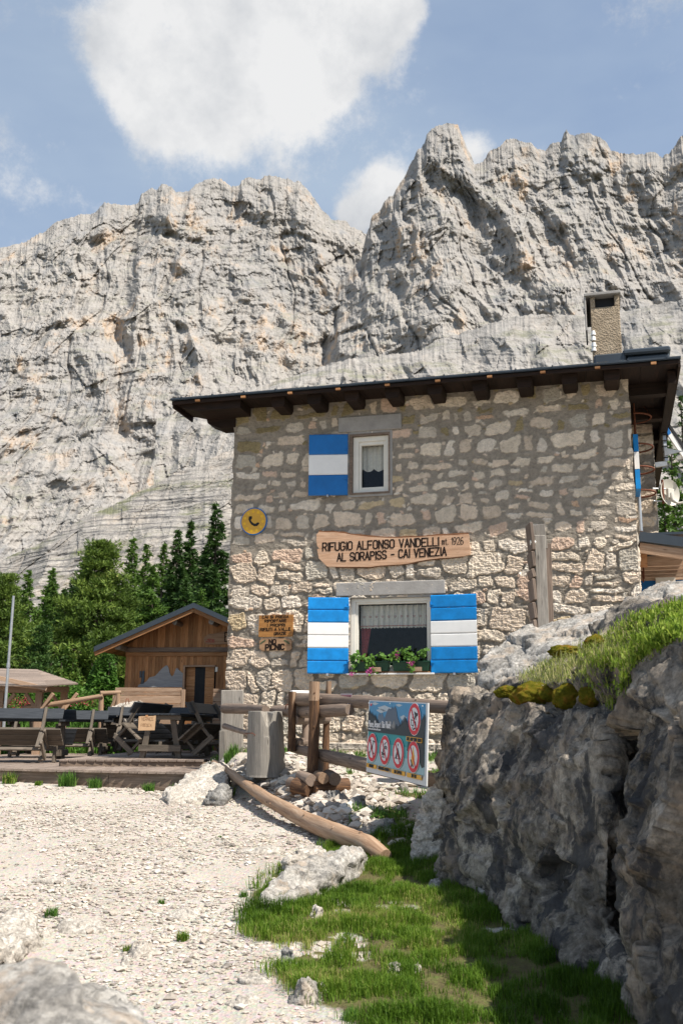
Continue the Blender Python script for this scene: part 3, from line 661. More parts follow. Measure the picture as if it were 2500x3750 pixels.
    for (a, b, c, d) in holes:
        keep &= ~((Ug[:-1, :-1] >= a-step) & (Ug[1:, 1:] <= b+step) & (Zg[:-1, :-1] >= c-step) & (Zg[1:, 1:] <= d+step))
    return Ug, Zg, H, col, keep
def build_wall():
    st = 0.0125
    Ug, Zg, H, col, keep = masonry(0.0, WL, BASE, TOP+0.25, st, 42, holes=(LW, UW))
    e = 0.020*fbm(np.stack([Zg*5, Zg*0, Zg*0], -1), 3, seed=77); X = Ug+np.where(Ug < 0.02, e*1.5-0.012, 0)+np.where(Ug > WL-0.02, e*1.5+0.01, 0)
    v = np.stack([X, -H, Zg], -1).reshape(-1, 3)
    npmesh('front_wall', v, gridfaces(*Ug.shape, keep=keep), 'masonry', {'Col': col.reshape(-1, 3)}, parent=house)
    # the two side walls (depth 7.5 m)
    for nm, x, sg in (('left_wall', 0.0, -1), ('right_wall', WL, 1)):
        hs = () 
        Ug, Zg, H, col, keep = masonry(0.0, 7.5, BASE, TOP+0.25, 0.03, 50+sg, holes=hs)
        H = H*sstep(0, 0.03, Ug)
        v = np.stack([x+sg*H, Ug, Zg], -1).reshape(-1, 3); f = gridfaces(*Ug.shape); f = f if sg > 0 else f[:, ::-1]
        npmesh(nm, v, f, 'masonry', {'Col': col.reshape(-1, 3)}, parent=house)
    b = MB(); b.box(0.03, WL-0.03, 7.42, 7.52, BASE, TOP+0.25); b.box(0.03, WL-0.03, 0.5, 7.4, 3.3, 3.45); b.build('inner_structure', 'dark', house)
build_wall()
def reveal(mb, R, depth=0.22, t=0.04):
    u0, u1, z0, z1 = R
    mb.box(u0-t, u0, -0.012, depth, z0-t, z1+t); mb.box(u1, u1+t, -0.012, depth, z0-t, z1+t)
    mb.box(u0, u1, -0.010, depth, z1, z1+t); mb.box(u0, u1, -0.010, depth, z0-t, z0)
# roof
def roof():
    ru0, ru1 = WU(628, 1470, -0.65)[0], WU(2492, 1330, -0.65)[0]
    zt = 0.5*(WU(1400, 1404, -0.65)[1]+WU(2200, 1338, -0.65)[1])-0.085      # bottom of the front edge
    r = MB(); sl = -0.01
    r.beam((ru0, -0.67, zt+0.10), (ru1, -0.67, zt+0.10), 0.02, 0.035, (0, 0, 1), 0, 0.5)
    back = 8.4; LB = 0.25; zb = zt+0.14-0.05
    for (x0, x1, bk) in ((ru0, 0.1, LB), (0.1, ru1, back)):
        zk = zt+0.095+(zb-zt-0.12)*(bk+0.69)/(back+0.69)
        r.add([(x0, -0.69, zt+0.095), (x1, -0.69, zt+0.095), (x1, bk, zk), (x0, bk, zk), (x0, -0.69, zt+0.12), (x1, -0.69, zt+0.12), (x1, bk, zk+0.025), (x0, bk, zk+0.025)],
              [(3, 2, 1, 0), (4, 5, 6, 7), (0, 1, 5, 4), (1, 2, 6, 5), (2, 3, 7, 6), (3, 0, 4, 7)])
    for k in range(15):                                              # standing seams and small lips
        u = ru0+0.2+k*(ru1-ru0-0.4)/14; r.beam((u, -0.70, zt+0.128), (u, LB if u < 0.1 else back, zt+0.128 if u < 0.1 else zb+0.01), 0.02, 0.02)
    rf = r.build('roof_sheet', 'slate_metal', house)
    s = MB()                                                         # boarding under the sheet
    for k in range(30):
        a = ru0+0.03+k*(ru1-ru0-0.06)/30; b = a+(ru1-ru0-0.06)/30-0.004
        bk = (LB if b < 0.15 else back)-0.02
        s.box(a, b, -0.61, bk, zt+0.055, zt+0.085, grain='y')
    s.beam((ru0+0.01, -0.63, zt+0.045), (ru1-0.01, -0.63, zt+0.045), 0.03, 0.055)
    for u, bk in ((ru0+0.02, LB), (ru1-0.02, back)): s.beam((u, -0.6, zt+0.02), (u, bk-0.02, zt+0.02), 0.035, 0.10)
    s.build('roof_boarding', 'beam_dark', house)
    for k in range(10):
        c = MB()
        u = ru0+0.5+k*(ru1-ru0-0.9)/9.0
        c.box(u-0.04, u+0.04, -0.685, -0.63, zt+0.03, zt+0.062)
        c.build('batten_end', 'larch', house)
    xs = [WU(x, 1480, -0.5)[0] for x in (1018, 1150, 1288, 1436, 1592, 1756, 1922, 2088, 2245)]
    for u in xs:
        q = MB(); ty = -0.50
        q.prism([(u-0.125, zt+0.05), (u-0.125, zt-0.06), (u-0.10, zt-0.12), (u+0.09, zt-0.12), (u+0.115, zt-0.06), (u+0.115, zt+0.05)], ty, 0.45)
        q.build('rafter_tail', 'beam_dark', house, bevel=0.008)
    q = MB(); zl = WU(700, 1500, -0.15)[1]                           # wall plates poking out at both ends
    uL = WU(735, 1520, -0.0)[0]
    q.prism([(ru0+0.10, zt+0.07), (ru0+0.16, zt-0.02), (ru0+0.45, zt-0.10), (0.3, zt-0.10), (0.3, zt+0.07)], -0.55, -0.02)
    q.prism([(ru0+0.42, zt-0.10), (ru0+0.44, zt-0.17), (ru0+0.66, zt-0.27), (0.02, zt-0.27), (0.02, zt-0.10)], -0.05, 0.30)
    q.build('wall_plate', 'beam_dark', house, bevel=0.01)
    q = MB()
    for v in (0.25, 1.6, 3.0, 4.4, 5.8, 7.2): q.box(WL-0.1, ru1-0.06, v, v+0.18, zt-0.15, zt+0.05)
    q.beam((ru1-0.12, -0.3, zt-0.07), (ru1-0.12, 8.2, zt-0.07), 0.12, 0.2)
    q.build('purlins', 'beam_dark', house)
    # slate-blue metal upstand and pipe-like ridge on the roof, right of the chimney
    v0 = 1.2
    a = WU(2172, 1300, v0); b = WU(2250, 1290, v0); z0 = zt+0.17
    m_ = MB(); zz = WU(2180, 1300, v0)[1]
    m_.box(WU(2172, 1300, v0)[0], WU(2290, 1300, v0)[0], v0, v0+0.9, z0, WU(2230, 1293, v0)[1], rnd=0.4)
    ur = ru1-0.02
    m_.box(WU(2290, 1300, v0)[0]+0.003, ur, v0+0.02, v0+0.9, z0, WU(2330, 1300, v0)[1])
    ztop = WU(2330, 1276, v0)[1]; m_.box(WU(2278, 1290, v0)[0], ur+0.02, v0-0.03, v0+0.95, WU(2330, 1297, v0)[1], ztop)
    m_.build('roof_upstand', 'slate_metal', house, bevel=0.03)
    # chimney
    c0 = WU(2168, 1297, v0+0.15); c1 = WU(2276, 1290, v0+0.15); ct = WU(2222, 1082, v0+0.15)[1]; cb = c0[1]-0.35
    u0, u1 = c0[0], c1[0]; w = u1-u0; va = v0+0.15; vb = va+0.62
    ch = MB(); op0, op1 = u0+0.085, u1-0.085; ozb = ct-0.21
    nx = lambda a_, b_, c_, d_, e_, f_: ch.box(a_, b_, c_, d_, e_, f_)
    nx(u0, u1, va, vb, cb, ozb); nx(u0, op0, va, va+0.10, ozb, ct); nx(op1, u1, va, va+0.10, ozb, ct); nx(u0, op0, vb-0.1, vb, ozb, ct); nx(op1, u1, vb-0.1, vb, ozb, ct)
    cho = ch.build('chimney', 'render', house, bevel=0.012)
    cp = MB(); cp.box(u0-0.10, u1+0.03, va-0.07, vb+0.07, ct+0.001, ct+0.055); cp.box(u0-0.10, u0-0.07, va-0.05, vb+0.05, ct-0.65, ct); cp.box(u0-0.07, u1-0.05, vb+0.02, vb+0.05, ct-0.3, ct)
    cp.build('chimney_cap', 'concrete', cho, bevel=0.008)
    dk = MB(); dk.box(op0-0.02, op1+0.02, va+0.12, vb-0.12, ozb-0.0, ct-0.004); dk.build('flue', 'black', cho)
    st = MB()
    for z in (cb+0.4, cb+0.48, cb+0.60, cb+0.70): st.tube([(u0+0.03, va-0.01, z), (u0+0.03, va-0.012, z+0.08)], [0.045, 0.03], 8, 0.3)
    st.build('exposed_stones', 'white', cho)
    return zt, ru0, ru1
ZT, RU0, RU1 = roof()

# windows
def pbox(name, mat, parent, boxes, bevel=0.0, grain='x'):
    q = MB()
    for b in boxes: q.box(*b, grain=grain)
    return q.build(name, mat, parent, bevel=bevel)
def windows():
    # ---- lower
    u0, u1, z0, z1 = LW; q = MB(); reveal(q, LW); q.build('window_reveal', 'concrete', house)
    d = 0.035; fw = 0.075
    fr = pbox('window', 'cream', house, [(u0, u0+fw, d, d+0.07, z0, z1), (u1-fw*0.6, u1, d, d+0.07, z0, z1), (u0+fw, u1-fw*0.6, d, d+0.07, z1-0.06, z1), (u0+fw, u1-fw*0.6, d, d+0.07, z0, z0+0.05)], 0.004)
    a = u0+fw; pbox('sash', 'cream', fr, [(a, a+0.035, d+0.02, d+0.09, z0+0.05, z1-0.06), (u1-fw*0.6-0.03, u1-fw*0.6, d+0.02, d+0.09, z0+0.05, z1-0.06), (a+0.035, u1-fw*0.6-0.03, d+0.02, d+0.09, z1-0.09, z1-0.06), (a+0.035, u1-fw*0.6-0.03, d+0.02, d+0.09, z0+0.05, z0+0.11)], 0.003)
    pbox('pane', 'glass', fr, [(a+0.035, u1-fw*0.6-0.03, d+0.10, d+0.106, z0+0.11, z1-0.09)])
    pbox('window_sill', 'white', fr, [(u0-0.05, u1+0.06, -0.09, 0.03, z0-0.045, z0-0.02)], 0.003)
    pbox('sill_board', 'larch', fr, [(u0+0.02, u1-0.01, -0.07, 0.035, z0-0.018, z0+0.004)])
    pbox('lintel', 'concrete', house, [(*(WU(1231, 2180)[0], WU(1630, 2180)[0]), -0.035, 0.2, z1+0.042, WU(1430, 2130)[1])], 0.01)
    # valance: pleated cloth with a scalloped hem and small hearts
    n = 220; us = np.linspace(a+0.04, u1-fw*0.6-0.03, n); ztop = z1-0.10; hz = 0.36; rows = 10; vs = []
    for i, u in enumerate(us):
        y = 0.20+0.018*sin(u*62)+0.008*sin(u*140+1); sc_ = 0.016*abs(sin(u*55))
        for j in range(rows): t = j/(rows-1); vs.append((u, y+0.004*sin(u*31+t*3), ztop-(hz+(sc_ if j == rows-1 else 0))*t))
    cur = npmesh('curtain', vs, gridfaces(n, rows), 'curtain', smooth=True, parent=fr)
    q = MB()
    for k in range(11):
        u = a+0.11+k*0.105; y = 0.172
        pts = [(u+0.018*(16*sin(t)**3)/16, y, ztop-hz*0.52+0.018*(13*cos(t)-5*cos(2*t)-2*cos(3*t)-cos(4*t))/16) for t in np.linspace(0, 2*pi, 14)]
        q.tube(pts, 0.0035, 5, caps=False)
    q.tube([(u, 0.174+0.018*sin(u*62), ztop-hz*0.94) for u in us[::3]], 0.006, 5)
    q.build('curtain_hearts', 'lace_red', cur)
    vs = []; 
    for i in range(24):
        t = i/23; zc = z1-0.46-t*0.62; wd = 0.16*(1-0.62*t)
        for j in range(12): s_ = j/11; vs.append((a+0.05+s_*wd, 0.24+0.015*sin(s_*14+t), zc))
    npmesh('side_curtain', vs, gridfaces(24, 12), 'red_cloth', smooth=True, parent=fr)
    # ---- upper
    u0, u1, z0, z1 = UW; q = MB(); reveal(q, UW); q.build('window_reveal', 'concrete', house)
    fr = pbox('window', 'cream', house, [(u0+0.05, u0+0.15, d, d+0.06, z0+0.03, z1-0.04), (u1-0.09, u1-0.03, d, d+0.06, z0+0.03, z1-0.04), (u0+0.15, u1-0.09, d, d+0.06, z1-0.13, z1-0.04), (u0+0.15, u1-0.09, d, d+0.06, z0+0.03, z0+0.08)], 0.004)
    pbox('outer_frame', 'rail', fr, [(u0, u0+0.045, -0.02, d+0.03, z0, z1), (u1-0.028, u1, -0.02, d+0.03, z0, z1), (u0+0.045, u1-0.028, -0.02, d+0.03, z1-0.038, z1), (u0+0.045, u1-0.028, -0.03, d+0.03, z0, z0+0.028)])
    pbox('sash', 'cream', fr, [(u0+0.15, u0+0.19, d+0.02, d+0.09, z0+0.08, z1-0.13), (u1-0.125, u1-0.09, d+0.02, d+0.09, z0+0.08, z1-0.13), (u0+0.19, u1-0.125, d+0.02, d+0.09, z1-0.19, z1-0.13), (u0+0.19, u1-0.125, d+0.02, d+0.09, z0+0.08, z0+0.13)], 0.004)
    pbox('pane', 'glass', fr, [(u0+0.19, u1-0.125, d+0.10, d+0.106, z0+0.13, z1-0.19)])
    n = 90; us = np.linspace(u0+0.16, u1-0.1, n); vs = []
    for u in us:
        for j in range(10): t = j/9; vs.append((u, 0.22+0.012*sin(u*60), z1-0.17-t*(0.40+0.05*abs(sin((u-u0)*17)))))
    npmesh('curtain', vs, gridfaces(n, 10), 'curtain', smooth=True, parent=fr)
    a_, b_ = WU(1240, 1560), WU(1470, 1540)
    pbox('lintel', 'concrete', house, [(a_[0], b_[0], -0.035, 0.2, z1+0.042, z1+0.042+0.27)], 0.01)
windows()
def shutter(name, u_h, z0, z1, width, cols, ang, side, blue, label=None):
    """boarded shutter hinged at u_h, folded back against the wall; side -1: lies to the left"""
    q = MB(); n = len(cols); h = (z1-z0)/n
    for k, c in enumerate(cols):
        a = z1-(k+1)*h; b = a+h
        y0 = -0.030; pts = [(0, a+0.002), (0, b-0.002)]
        # board with a chamfered lower edge
        vs = []; pr = [(0.0, a+0.002), (-0.018, a+0.002), (-0.028, a+0.020), (-0.028, b-0.016), (-0.014, b-0.002), (0.0, b-0.002)]
        for x in (0, side*width): vs += [(x, p[0], p[1]) for p in pr]
        fs = [(0, 1, 2, 3, 4, 5), tuple(range(11, 5, -1))]+[(i, (i+1) % 6, (i+1) % 6+6, i+6) for i in range(6)]
        if side > 0: fs = [f[::-1] for f in fs]
        q.add(vs, [f[::-1] for f in fs], None, None, 0 if c == 'b' else 1)
    ca, sa = cos(ang), sin(ang)
    def tf(v):
        v = np.asarray(v); x = v[:, 0]*ca; y = v[:, 1]*1.0-np.abs(v[:, 0])*sa
        return np.stack([u_h+x, y-0.045, v[:, 2]], 1)
    q.tf = tf; sh = q.build(name, [blue, 'white'], house)
    if label: sh['label'] = label
    for z in (z0+h*0.75, z1-h*0.8):
        t = MB(tf); t.box(side*0.0, side*0.05, -0.045, -0.029, z, z+0.02); t.tube([(0, -0.03, z-0.03), (0, -0.03, z+0.06)], 0.010, 8); t.build('hinge', blue, sh)
    t = MB(tf); t.box(side*width*0.5-0.015, side*width*0.5+0.015, -0.055, -0.02, z0-0.03, z0+0.005); t.build('shutter_catch', 'steel', sh)
    return sh
zl0, zl1 = LW[2]-0.03, LW[3]+0.015
shutter('shutter', LW[0]-0.02, zl0, zl1, 0.66, 'bbwwbb', radians(14), -1, 'blue')
shutter('shutter', LW[1]+0.01, zl0, zl1, 0.74, 'bbwwbb', radians(4), 1, 'blue')
zu0, zu1 = UW[2]-0.015, UW[3]+0.0
q = shutter('shutter', UW[0]-0.02, zu0, zu1, 0.66, 'bwb', radians(10), -1, 'blue_old', 'older single shutter with darker blue bands and a wide white one')

# ------------------------------------------------------------------ rock, moss, leaves
def stone_mat(name, lo, mid, hi, stain=0.0, scale=1.0, bump=0.7, warm=(0.46, 0.36, 0.27)):
    k = Mt(name, 0.93, 0.12); co = k.coord((scale,)*3)
    n1 = k.noise(co, 2.0, 9, 0.68, 0.4); n2 = k.noise(co, 13, 8, 0.72); n3 = k.noise(co, 60, 5, 0.7); v = k.vor(co, 11)
    c = k.ramp(n1, [(0.30, lo), (0.48, mid), (0.68, hi)])
    vc = k.vor(k.mix(0.06, co, k.noise(co, 9, 4)) if False else co, 24, out='Color'); vs_ = k.noise(vc, 3.0, 0); c = k.mix(0.5, c, k.ramp(vs_, [(0.35, 0.55), (0.65, 1.2)]), 'MULTIPLY')
    c = k.mix(0.8, c, k.ramp(n2, [(0.34, 0.42), (0.56, 1.25)]), 'MULTIPLY')
    c = k.mix(0.55, c, k.ramp(n3, [(0.3, 0.6), (0.6, 1.08)]), 'MULTIPLY')
    if stain:
        st = k.noise(k.coord((2.6*scale, 2.6*scale, 1.6*scale)), 1.0, 8, 0.7, 0.5)
        c = k.mix(k.math('MULTIPLY', k.ramp(st, [(0.49, 0.0), (0.54, 1.0)]), stain), c, (0.05, 0.05, 0.054))
        st2 = k.noise(k.coord((1.7*scale, 1.7*scale, 1.0*scale)), 1.3, 8, 0.7)
        c = k.mix(k.math('MULTIPLY', k.ramp(st2, [(0.52, 0.0), (0.62, 1.0)]), 0.55), c, warm)
    h = k.math('ADD', n2, k.math('MULTIPLY', n3, 0.35)); h = k.math('SUBTRACT', h, k.ramp(v, [(0.0, 0.35), (0.16, 0.0)]))
    return k.done(c, k.bump(h, bump, 0.03))
M['boulder'] = stone_mat('weathered_grey_limestone', (0.095, 0.084, 0.070), (0.24, 0.208, 0.172), (0.47, 0.41, 0.34), 0.85, 1.0, 1.0)
M['pale_rock'] = stone_mat('pale_limestone', (0.24, 0.22, 0.195), (0.38, 0.355, 0.32), (0.49, 0.46, 0.42), 0.25, 1.6)
M['cream_rock'] = stone_mat('cream_limestone', (0.38, 0.33, 0.275), (0.49, 0.44, 0.38), (0.58, 0.53, 0.47), 0, 2.0)
M['grey_rock'] = stone_mat('mid_grey_stone', (0.13, 0.125, 0.12), (0.24, 0.23, 0.215), (0.36, 0.345, 0.32), 0, 2.0)
def leaf_mat(name, stops, trans=0.35, rough=0.6):
    k = Mt(name, rough, 0.25); c = k.ramp(k.attr('rnd'), stops)
    k.put(k.b, 'Base Color', c); k.b.inputs['Roughness'].default_value = rough
    tr = k.N.new('ShaderNodeBsdfTranslucent'); k.L.new(c, tr.inputs[0]); mx = k.N.new('ShaderNodeMixShader'); mx.inputs[0].default_value = trans
    k.L.new(k.b.outputs[0], mx.inputs[1]); k.L.new(tr.outputs[0], mx.inputs[2]); k.L.new(mx.outputs[0], k.N['Material Output'].inputs[0]); return k.m
M['spruce'] = leaf_mat('dark_spruce_needles', [(0.0, (0.020, 0.046, 0.012)), (0.5, (0.046, 0.098, 0.020)), (1.0, (0.085, 0.155, 0.032))], 0.25)
M['larch_leaf'] = leaf_mat('fresh_larch_needles', [(0.0, (0.045, 0.090, 0.016)), (0.5, (0.090, 0.170, 0.026)), (1.0, (0.15, 0.24, 0.042))], 0.3)
M['pine'] = leaf_mat('stone_pine_needles', [(0.0, (0.045, 0.075, 0.014)), (0.5, (0.115, 0.18, 0.030)), (0.92, (0.20, 0.27, 0.05)), (1.0, (0.30, 0.28, 0.08))], 0.3)
M['bush'] = leaf_mat('bright_shrub_leaves', [(0.0, (0.045, 0.10, 0.015)), (0.5, (0.085, 0.19, 0.028)), (1.0, (0.16, 0.30, 0.05))], 0.4)
M['grass'] = leaf_mat('grass_blades', [(0.0, (0.050, 0.105, 0.008)), (0.45, (0.105, 0.20, 0.016)), (0.82, (0.20, 0.30, 0.035)), (1.0, (0.42, 0.36, 0.14))], 0.4)
M['dry_grass'] = leaf_mat('pale_alpine_grass', [(0.0, (0.14, 0.20, 0.03)), (0.5, (0.30, 0.34, 0.08)), (1.0, (0.55, 0.48, 0.24))], 0.4)
M['flower'] = leaf_mat('pink_red_petals', [(0.0, (0.45, 0.03, 0.06)), (1.0, (0.65, 0.10, 0.16))], 0.3)
M['pink'] = leaf_mat('magenta_petals', [(0.0, (0.55, 0.05, 0.30)), (1.0, (0.75, 0.15, 0.45))], 0.3)
M['moss'] = None
def moss_mat():
    k = Mt('orange_green_moss', 0.98, 0.05); co = k.coord()
    n = k.noise(co, 9, 7, 0.7); f = k.noise(co, 120, 4, 0.8)
    c = k.ramp(n, [(0.32, (0.07, 0.085, 0.01)), (0.5, (0.17, 0.15, 0.015)), (0.66, (0.30, 0.15, 0.03))])
    c = k.mix(0.6, c, k.ramp(f, [(0.3, 0.4), (0.65, 1.15)]), 'MULTIPLY'); return k.done(c, k.bump(f, 1.0, 0.02))
M['moss'] = moss_mat()
M['trunk'] = mat_wood('conifer_bark', (0.05, 0.036, 0.026), (0.10, 0.075, 0.055), (0.17, 0.13, 0.10))

import bmesh
from mathutils.bvhtree import BVHTree
def hull_rock(name, groups, voxel, mat, disp, seed, parent=None, smooth=True):
    """several convex chunks fused by a voxel remesh, then weathered by noise"""
    bm = bmesh.new()
    for pts in groups:
        vs = [bm.verts.new(tuple(p)) for p in pts]; r = bmesh.ops.convex_hull(bm, input=vs)
        bmesh.ops.delete(bm, geom=[g for g in r['geom_interior'] if isinstance(g, bmesh.types.BMVert)], context='VERTS')
    bmesh.ops.recalc_face_normals(bm, faces=bm.faces[:])
    me = bpy.data.meshes.new('t'); bm.to_mesh(me); bm.free(); o = bpy.data.objects.new('t', me); COL.objects.link(o)
    m_ = o.modifiers.new('r', 'REMESH'); m_.mode = 'VOXEL'; m_.voxel_size = voxel; m_.use_smooth_shade = smooth
    s_ = o.modifiers.new('s', 'SMOOTH'); s_.factor = 0.5; s_.iterations = 3 if voxel > 0.015 else 2
    dg = bpy.context.evaluated_depsgraph_get(); me2 = bpy.data.meshes.new_from_object(o.evaluated_get(dg))
    bpy.data.objects.remove(o); me2.name = name
    n = len(me2.vertices); co = np.empty(n*3); me2.vertices.foreach_get('co', co); co = co.reshape(-1, 3); no = np.empty(n*3); me2.vertices.foreach_get('normal', no); no = no.reshape(-1, 3)
    d = np.zeros(n)
    for (kind, sc_, amp) in disp:
        q = co/np.asarray(sc_, float)
        if kind == 'r': d += amp*(ridged(q, 4, g=0.55, seed=seed)-0.5)
        elif kind == 'f': d += amp*fbm(q, 4, g=0.6, seed=seed+7)
        elif kind == 'F': d += amp*facets(q+0.25*np.stack([fbm(q*1.5+k_*7, 2, seed=seed+k_) for k_ in range(3)], 1), seed+13)
        elif kind == 'b': d += amp*(np.abs(vnoise(q, seed+9))-0.3)
        elif kind == 'c': d -= amp*(1-sstep(0.0, 0.07, np.abs(vnoise(q+0.3*fbm(q*2, 2, seed=seed+4)[:, None], seed+11))))
    co = co+no*d[:, None]; me2.vertices.foreach_set('co', co.ravel()); me2.update()
    me2.materials.clear(); me2.materials.append(M[mat]); me2.polygons.foreach_set('use_smooth', [smooth]*len(me2.polygons))
    o = bpy.data.objects.new(name, me2); COL.objects.link(o)
    ROOTS[o.name] = ((0, 0, 0), 0)
    if parent: o.parent = parent
    return o
def P_(x, y, Y): return PX(x*K, y*K, Y)
def up_(p, dx=0, dy=0, dz=0): return np.asarray(p)+np.array([dx, dy, dz])

def boulders():
    g = []
    # low left block with its flat top
    a = [P_(1036,1590,10.7), P_(1026,1640,10.6), P_(1008,1700,10.5), P_(1000,1745,10.5), P_(1012,1790,10.4), P_(1140,1600,9.7), P_(1275,1628,8.5), P_(1400,1640,7.5), P_(1050,1900,10.2), P_(1180,2000,8.5), P_(1390,2080,6.9)]
    a += [up_(P_(1038,1592,10.7), 1.2, 2.3, -0.05), up_(P_(1400,1640,7.6), 2.6, 2.5, 0.2), up_(P_(1400,1640,7.6), 2.2, 2.6, -1.8), up_(P_(1003,1790,10.4), 1.2, 2.2, -0.3)]
    g.append(a)
    # its battered foot, wider than the top, running down to the turf
    b = [P_(1018,1800,10.5), P_(985,1870,10.6), P_(968,1965,10.7), P_(1025,1990,10.2), P_(1100,2060,9.1), P_(1200,2140,7.9), P_(1345,2225,6.8), P_(1510,2330,6.0), P_(1100,1850,9.9), P_(1300,1950,7.8)]
    b += [up_(P_(948,1965,10.7), 1.5, 1.6, 0.3), up_(P_(1400,2320,6.1), 2.4, 2.5, 0.2), up_(P_(948,1965,10.7), 0.3, 0.2, -0.5), up_(P_(1400,2320,6.1), 0.4, 0, -0.5), up_(P_(1400,2320,6.1), 2.4, 2.5, -0.5)]
    g.append(b)
    # the tall block nearest the camera
    c = [P_(1432,1560,7.2), P_(1480,1500,6.9), P_(1568,1452,6.4), P_(1680,1430,5.7), P_(1425,1700,7.0), P_(1435,1900,6.6), P_(1430,2050,6.5), P_(1520,2345,5.75), P_(1600,2420,5.3), P_(1700,2600,4.5), P_(1640,1700,5.3), P_(1600,2000,5.3)]
    c += [up_(P_(1432,1560,7.2), 2.0, 2.4, 0.5), up_(P_(1680,1430,5.7), 3.0, 2.0, 0.6), up_(P_(1680,1430,5.7), 3.0, 2.0, -2.2), up_(P_(1700,2600,4.5), 2.2, -0.3, 0), up_(P_(1440,2330,5.85), 0.3, 0.6, -0.4)]
    g.append(c)
    # sloping shoulder that carries the turf
    d = [P_(1145,1590,9.8), P_(1260,1530,10.2), P_(1400,1470,10.0), P_(1460,1430,9.6), P_(1568,1400,8.8), P_(1700,1380,8.0), P_(1390,1600,7.8), P_(1300,1600,8.5), P_(1200,1600,9.2), P_(1480,1510,7.1), P_(1590,1450,6.5), P_(1720,1430,5.9)]
    d += [up_(q, 0.5, 0.3, -1.2) for q in d]
    g.append(d)
    bo = hull_rock('boulder', g, 0.022, 'boulder', [('f', (1.5, 1.5, 2.2), 0.14), ('F', (1.1, 1.1, 0.9), 0.34), ('F', (0.40, 0.40, 0.30), 0.13), ('F', (0.15, 0.15, 0.12), 0.05), ('F', (0.06, 0.06, 0.08), 0.02), ('r', (0.07, 0.07, 0.10), 0.012), ('c', (0.9, 0.9, 1.3), 0.05), ('c', (0.4, 0.4, 0.3), 0.022)], 5)
    tag(bo, 'huge dark grey boulder with sheer pitted face filling the lower right corner', 'boulder')
    # paler hump behind
    e = [P_(1102,1520,11.4), P_(1108,1560,11.2), P_(1150,1580,11.0), P_(1130,1480,11.6), P_(1200,1440,12.0), P_(1260,1432,12.1), P_(1330,1412,12.0), P_(1440,1390,11.6), P_(1460,1420,11.0), P_(1300,1560,10.6), P_(1420,1500,10.4), P_(1115,1600,11.2)]
    e += [up_(q, 0.6, 1.2, -0.6) for q in e[3:8]]+[up_(q, 0.2, 0.1, -1.6) for q in (e[0], e[2], e[9], e[10])]+[up_(e[7], 1, 1, -2), up_(e[4], 0.5, 1.2, -2)]
    f = [P_(1440,1400,10.4), P_(1480,1362,10.6), P_(1520,1340,10.7), P_(1545,1334,10.7), P_(1600,1345,10.5), P_(1700,1340,10.2), P_(1568,1440,9.6), P_(1450,1450,10.0), P_(1700,1440,9.3)]
    f += [up_(q, 0.5, 1.0, -1.2) for q in f]
    b2 = hull_rock('boulder', [e, f], 0.026, 'pale_rock', [('f', 0.9, 0.12), ('F', (0.6, 0.6, 0.3), 0.16), ('F', (0.2, 0.2, 0.10), 0.035), ('c', (0.40, 0.40, 0.22), 0.045), ('r', (0.09, 0.09, 0.05), 0.010), ('F', (0.07, 0.07, 0.04), 0.012)], 15)
    tag(b2, 'pale sunlit rock hump behind the turf on top of the dark boulder', 'boulder')
    return bo, b2
BO, BO2 = boulders()
DG = bpy.context.evaluated_depsgraph_get()
bvs = [BVHTree.FromObject(o, DG) for o in (BO, BO2)]
def hit(x, y):
    r = ray(x*K, y*K); r = r/np.linalg.norm(r); best = None
    for b in bvs:
        h = b.ray_cast(Vector(EYE), Vector(r), 60)
        if h[0] is not None and (best is None or h[3] < best[1]): best = (h[0], h[3], h[1])
    return best

def blades(name, pts, hgt, wid, mat, lean=0.5, seg=2, seed=0, rnd=None, up=None, flop=None):
    """many grass blades as one mesh: pts (n,3), each a bent tapering strip"""
    rg = np.random.default_rng(seed); n = len(pts); pts = np.asarray(pts, float); hgt = np.broadcast_to(hgt, (n,)) ; az = rg.uniform(0, 2*pi, n)
    d = np.stack([np.cos(az), np.sin(az), 0*az], 1); sd = np.stack([-np.sin(az), np.cos(az), 0*az], 1)
    ln = (rg.random(n)**1.3)*lean
    if flop is not None: d = d*0.6+np.asarray(flop)
    w = np.broadcast_to(wid, (n,))*rg.uniform(0.6, 1.3, n)
    P0 = pts; P1 = pts+np.stack([0*az, 0*az, hgt*0.6], 1)+d*(hgt*ln*0.35)[:, None]; P2 = pts+np.stack([0*az, 0*az, hgt*(1-0.35*ln)], 1)+d*(hgt*ln)[:, None]
    v = np.stack([P0-sd*w[:, None]/2, P0+sd*w[:, None]/2, P1-sd*w[:, None]*0.4, P1+sd*w[:, None]*0.4, P2], 1).reshape(-1, 3)
    i = np.arange(n)[:, None]*5; f = np.concatenate([i+np.array([0, 1, 3]), i+np.array([0, 3, 2]), i+np.array([2, 3, 4])])
    r = rg.random(n) if rnd is None else np.clip(rnd+rg.normal(0, 0.18, n), 0, 1)
    return npmesh(name, v, f, mat, {'rnd': np.repeat(r, 5)})

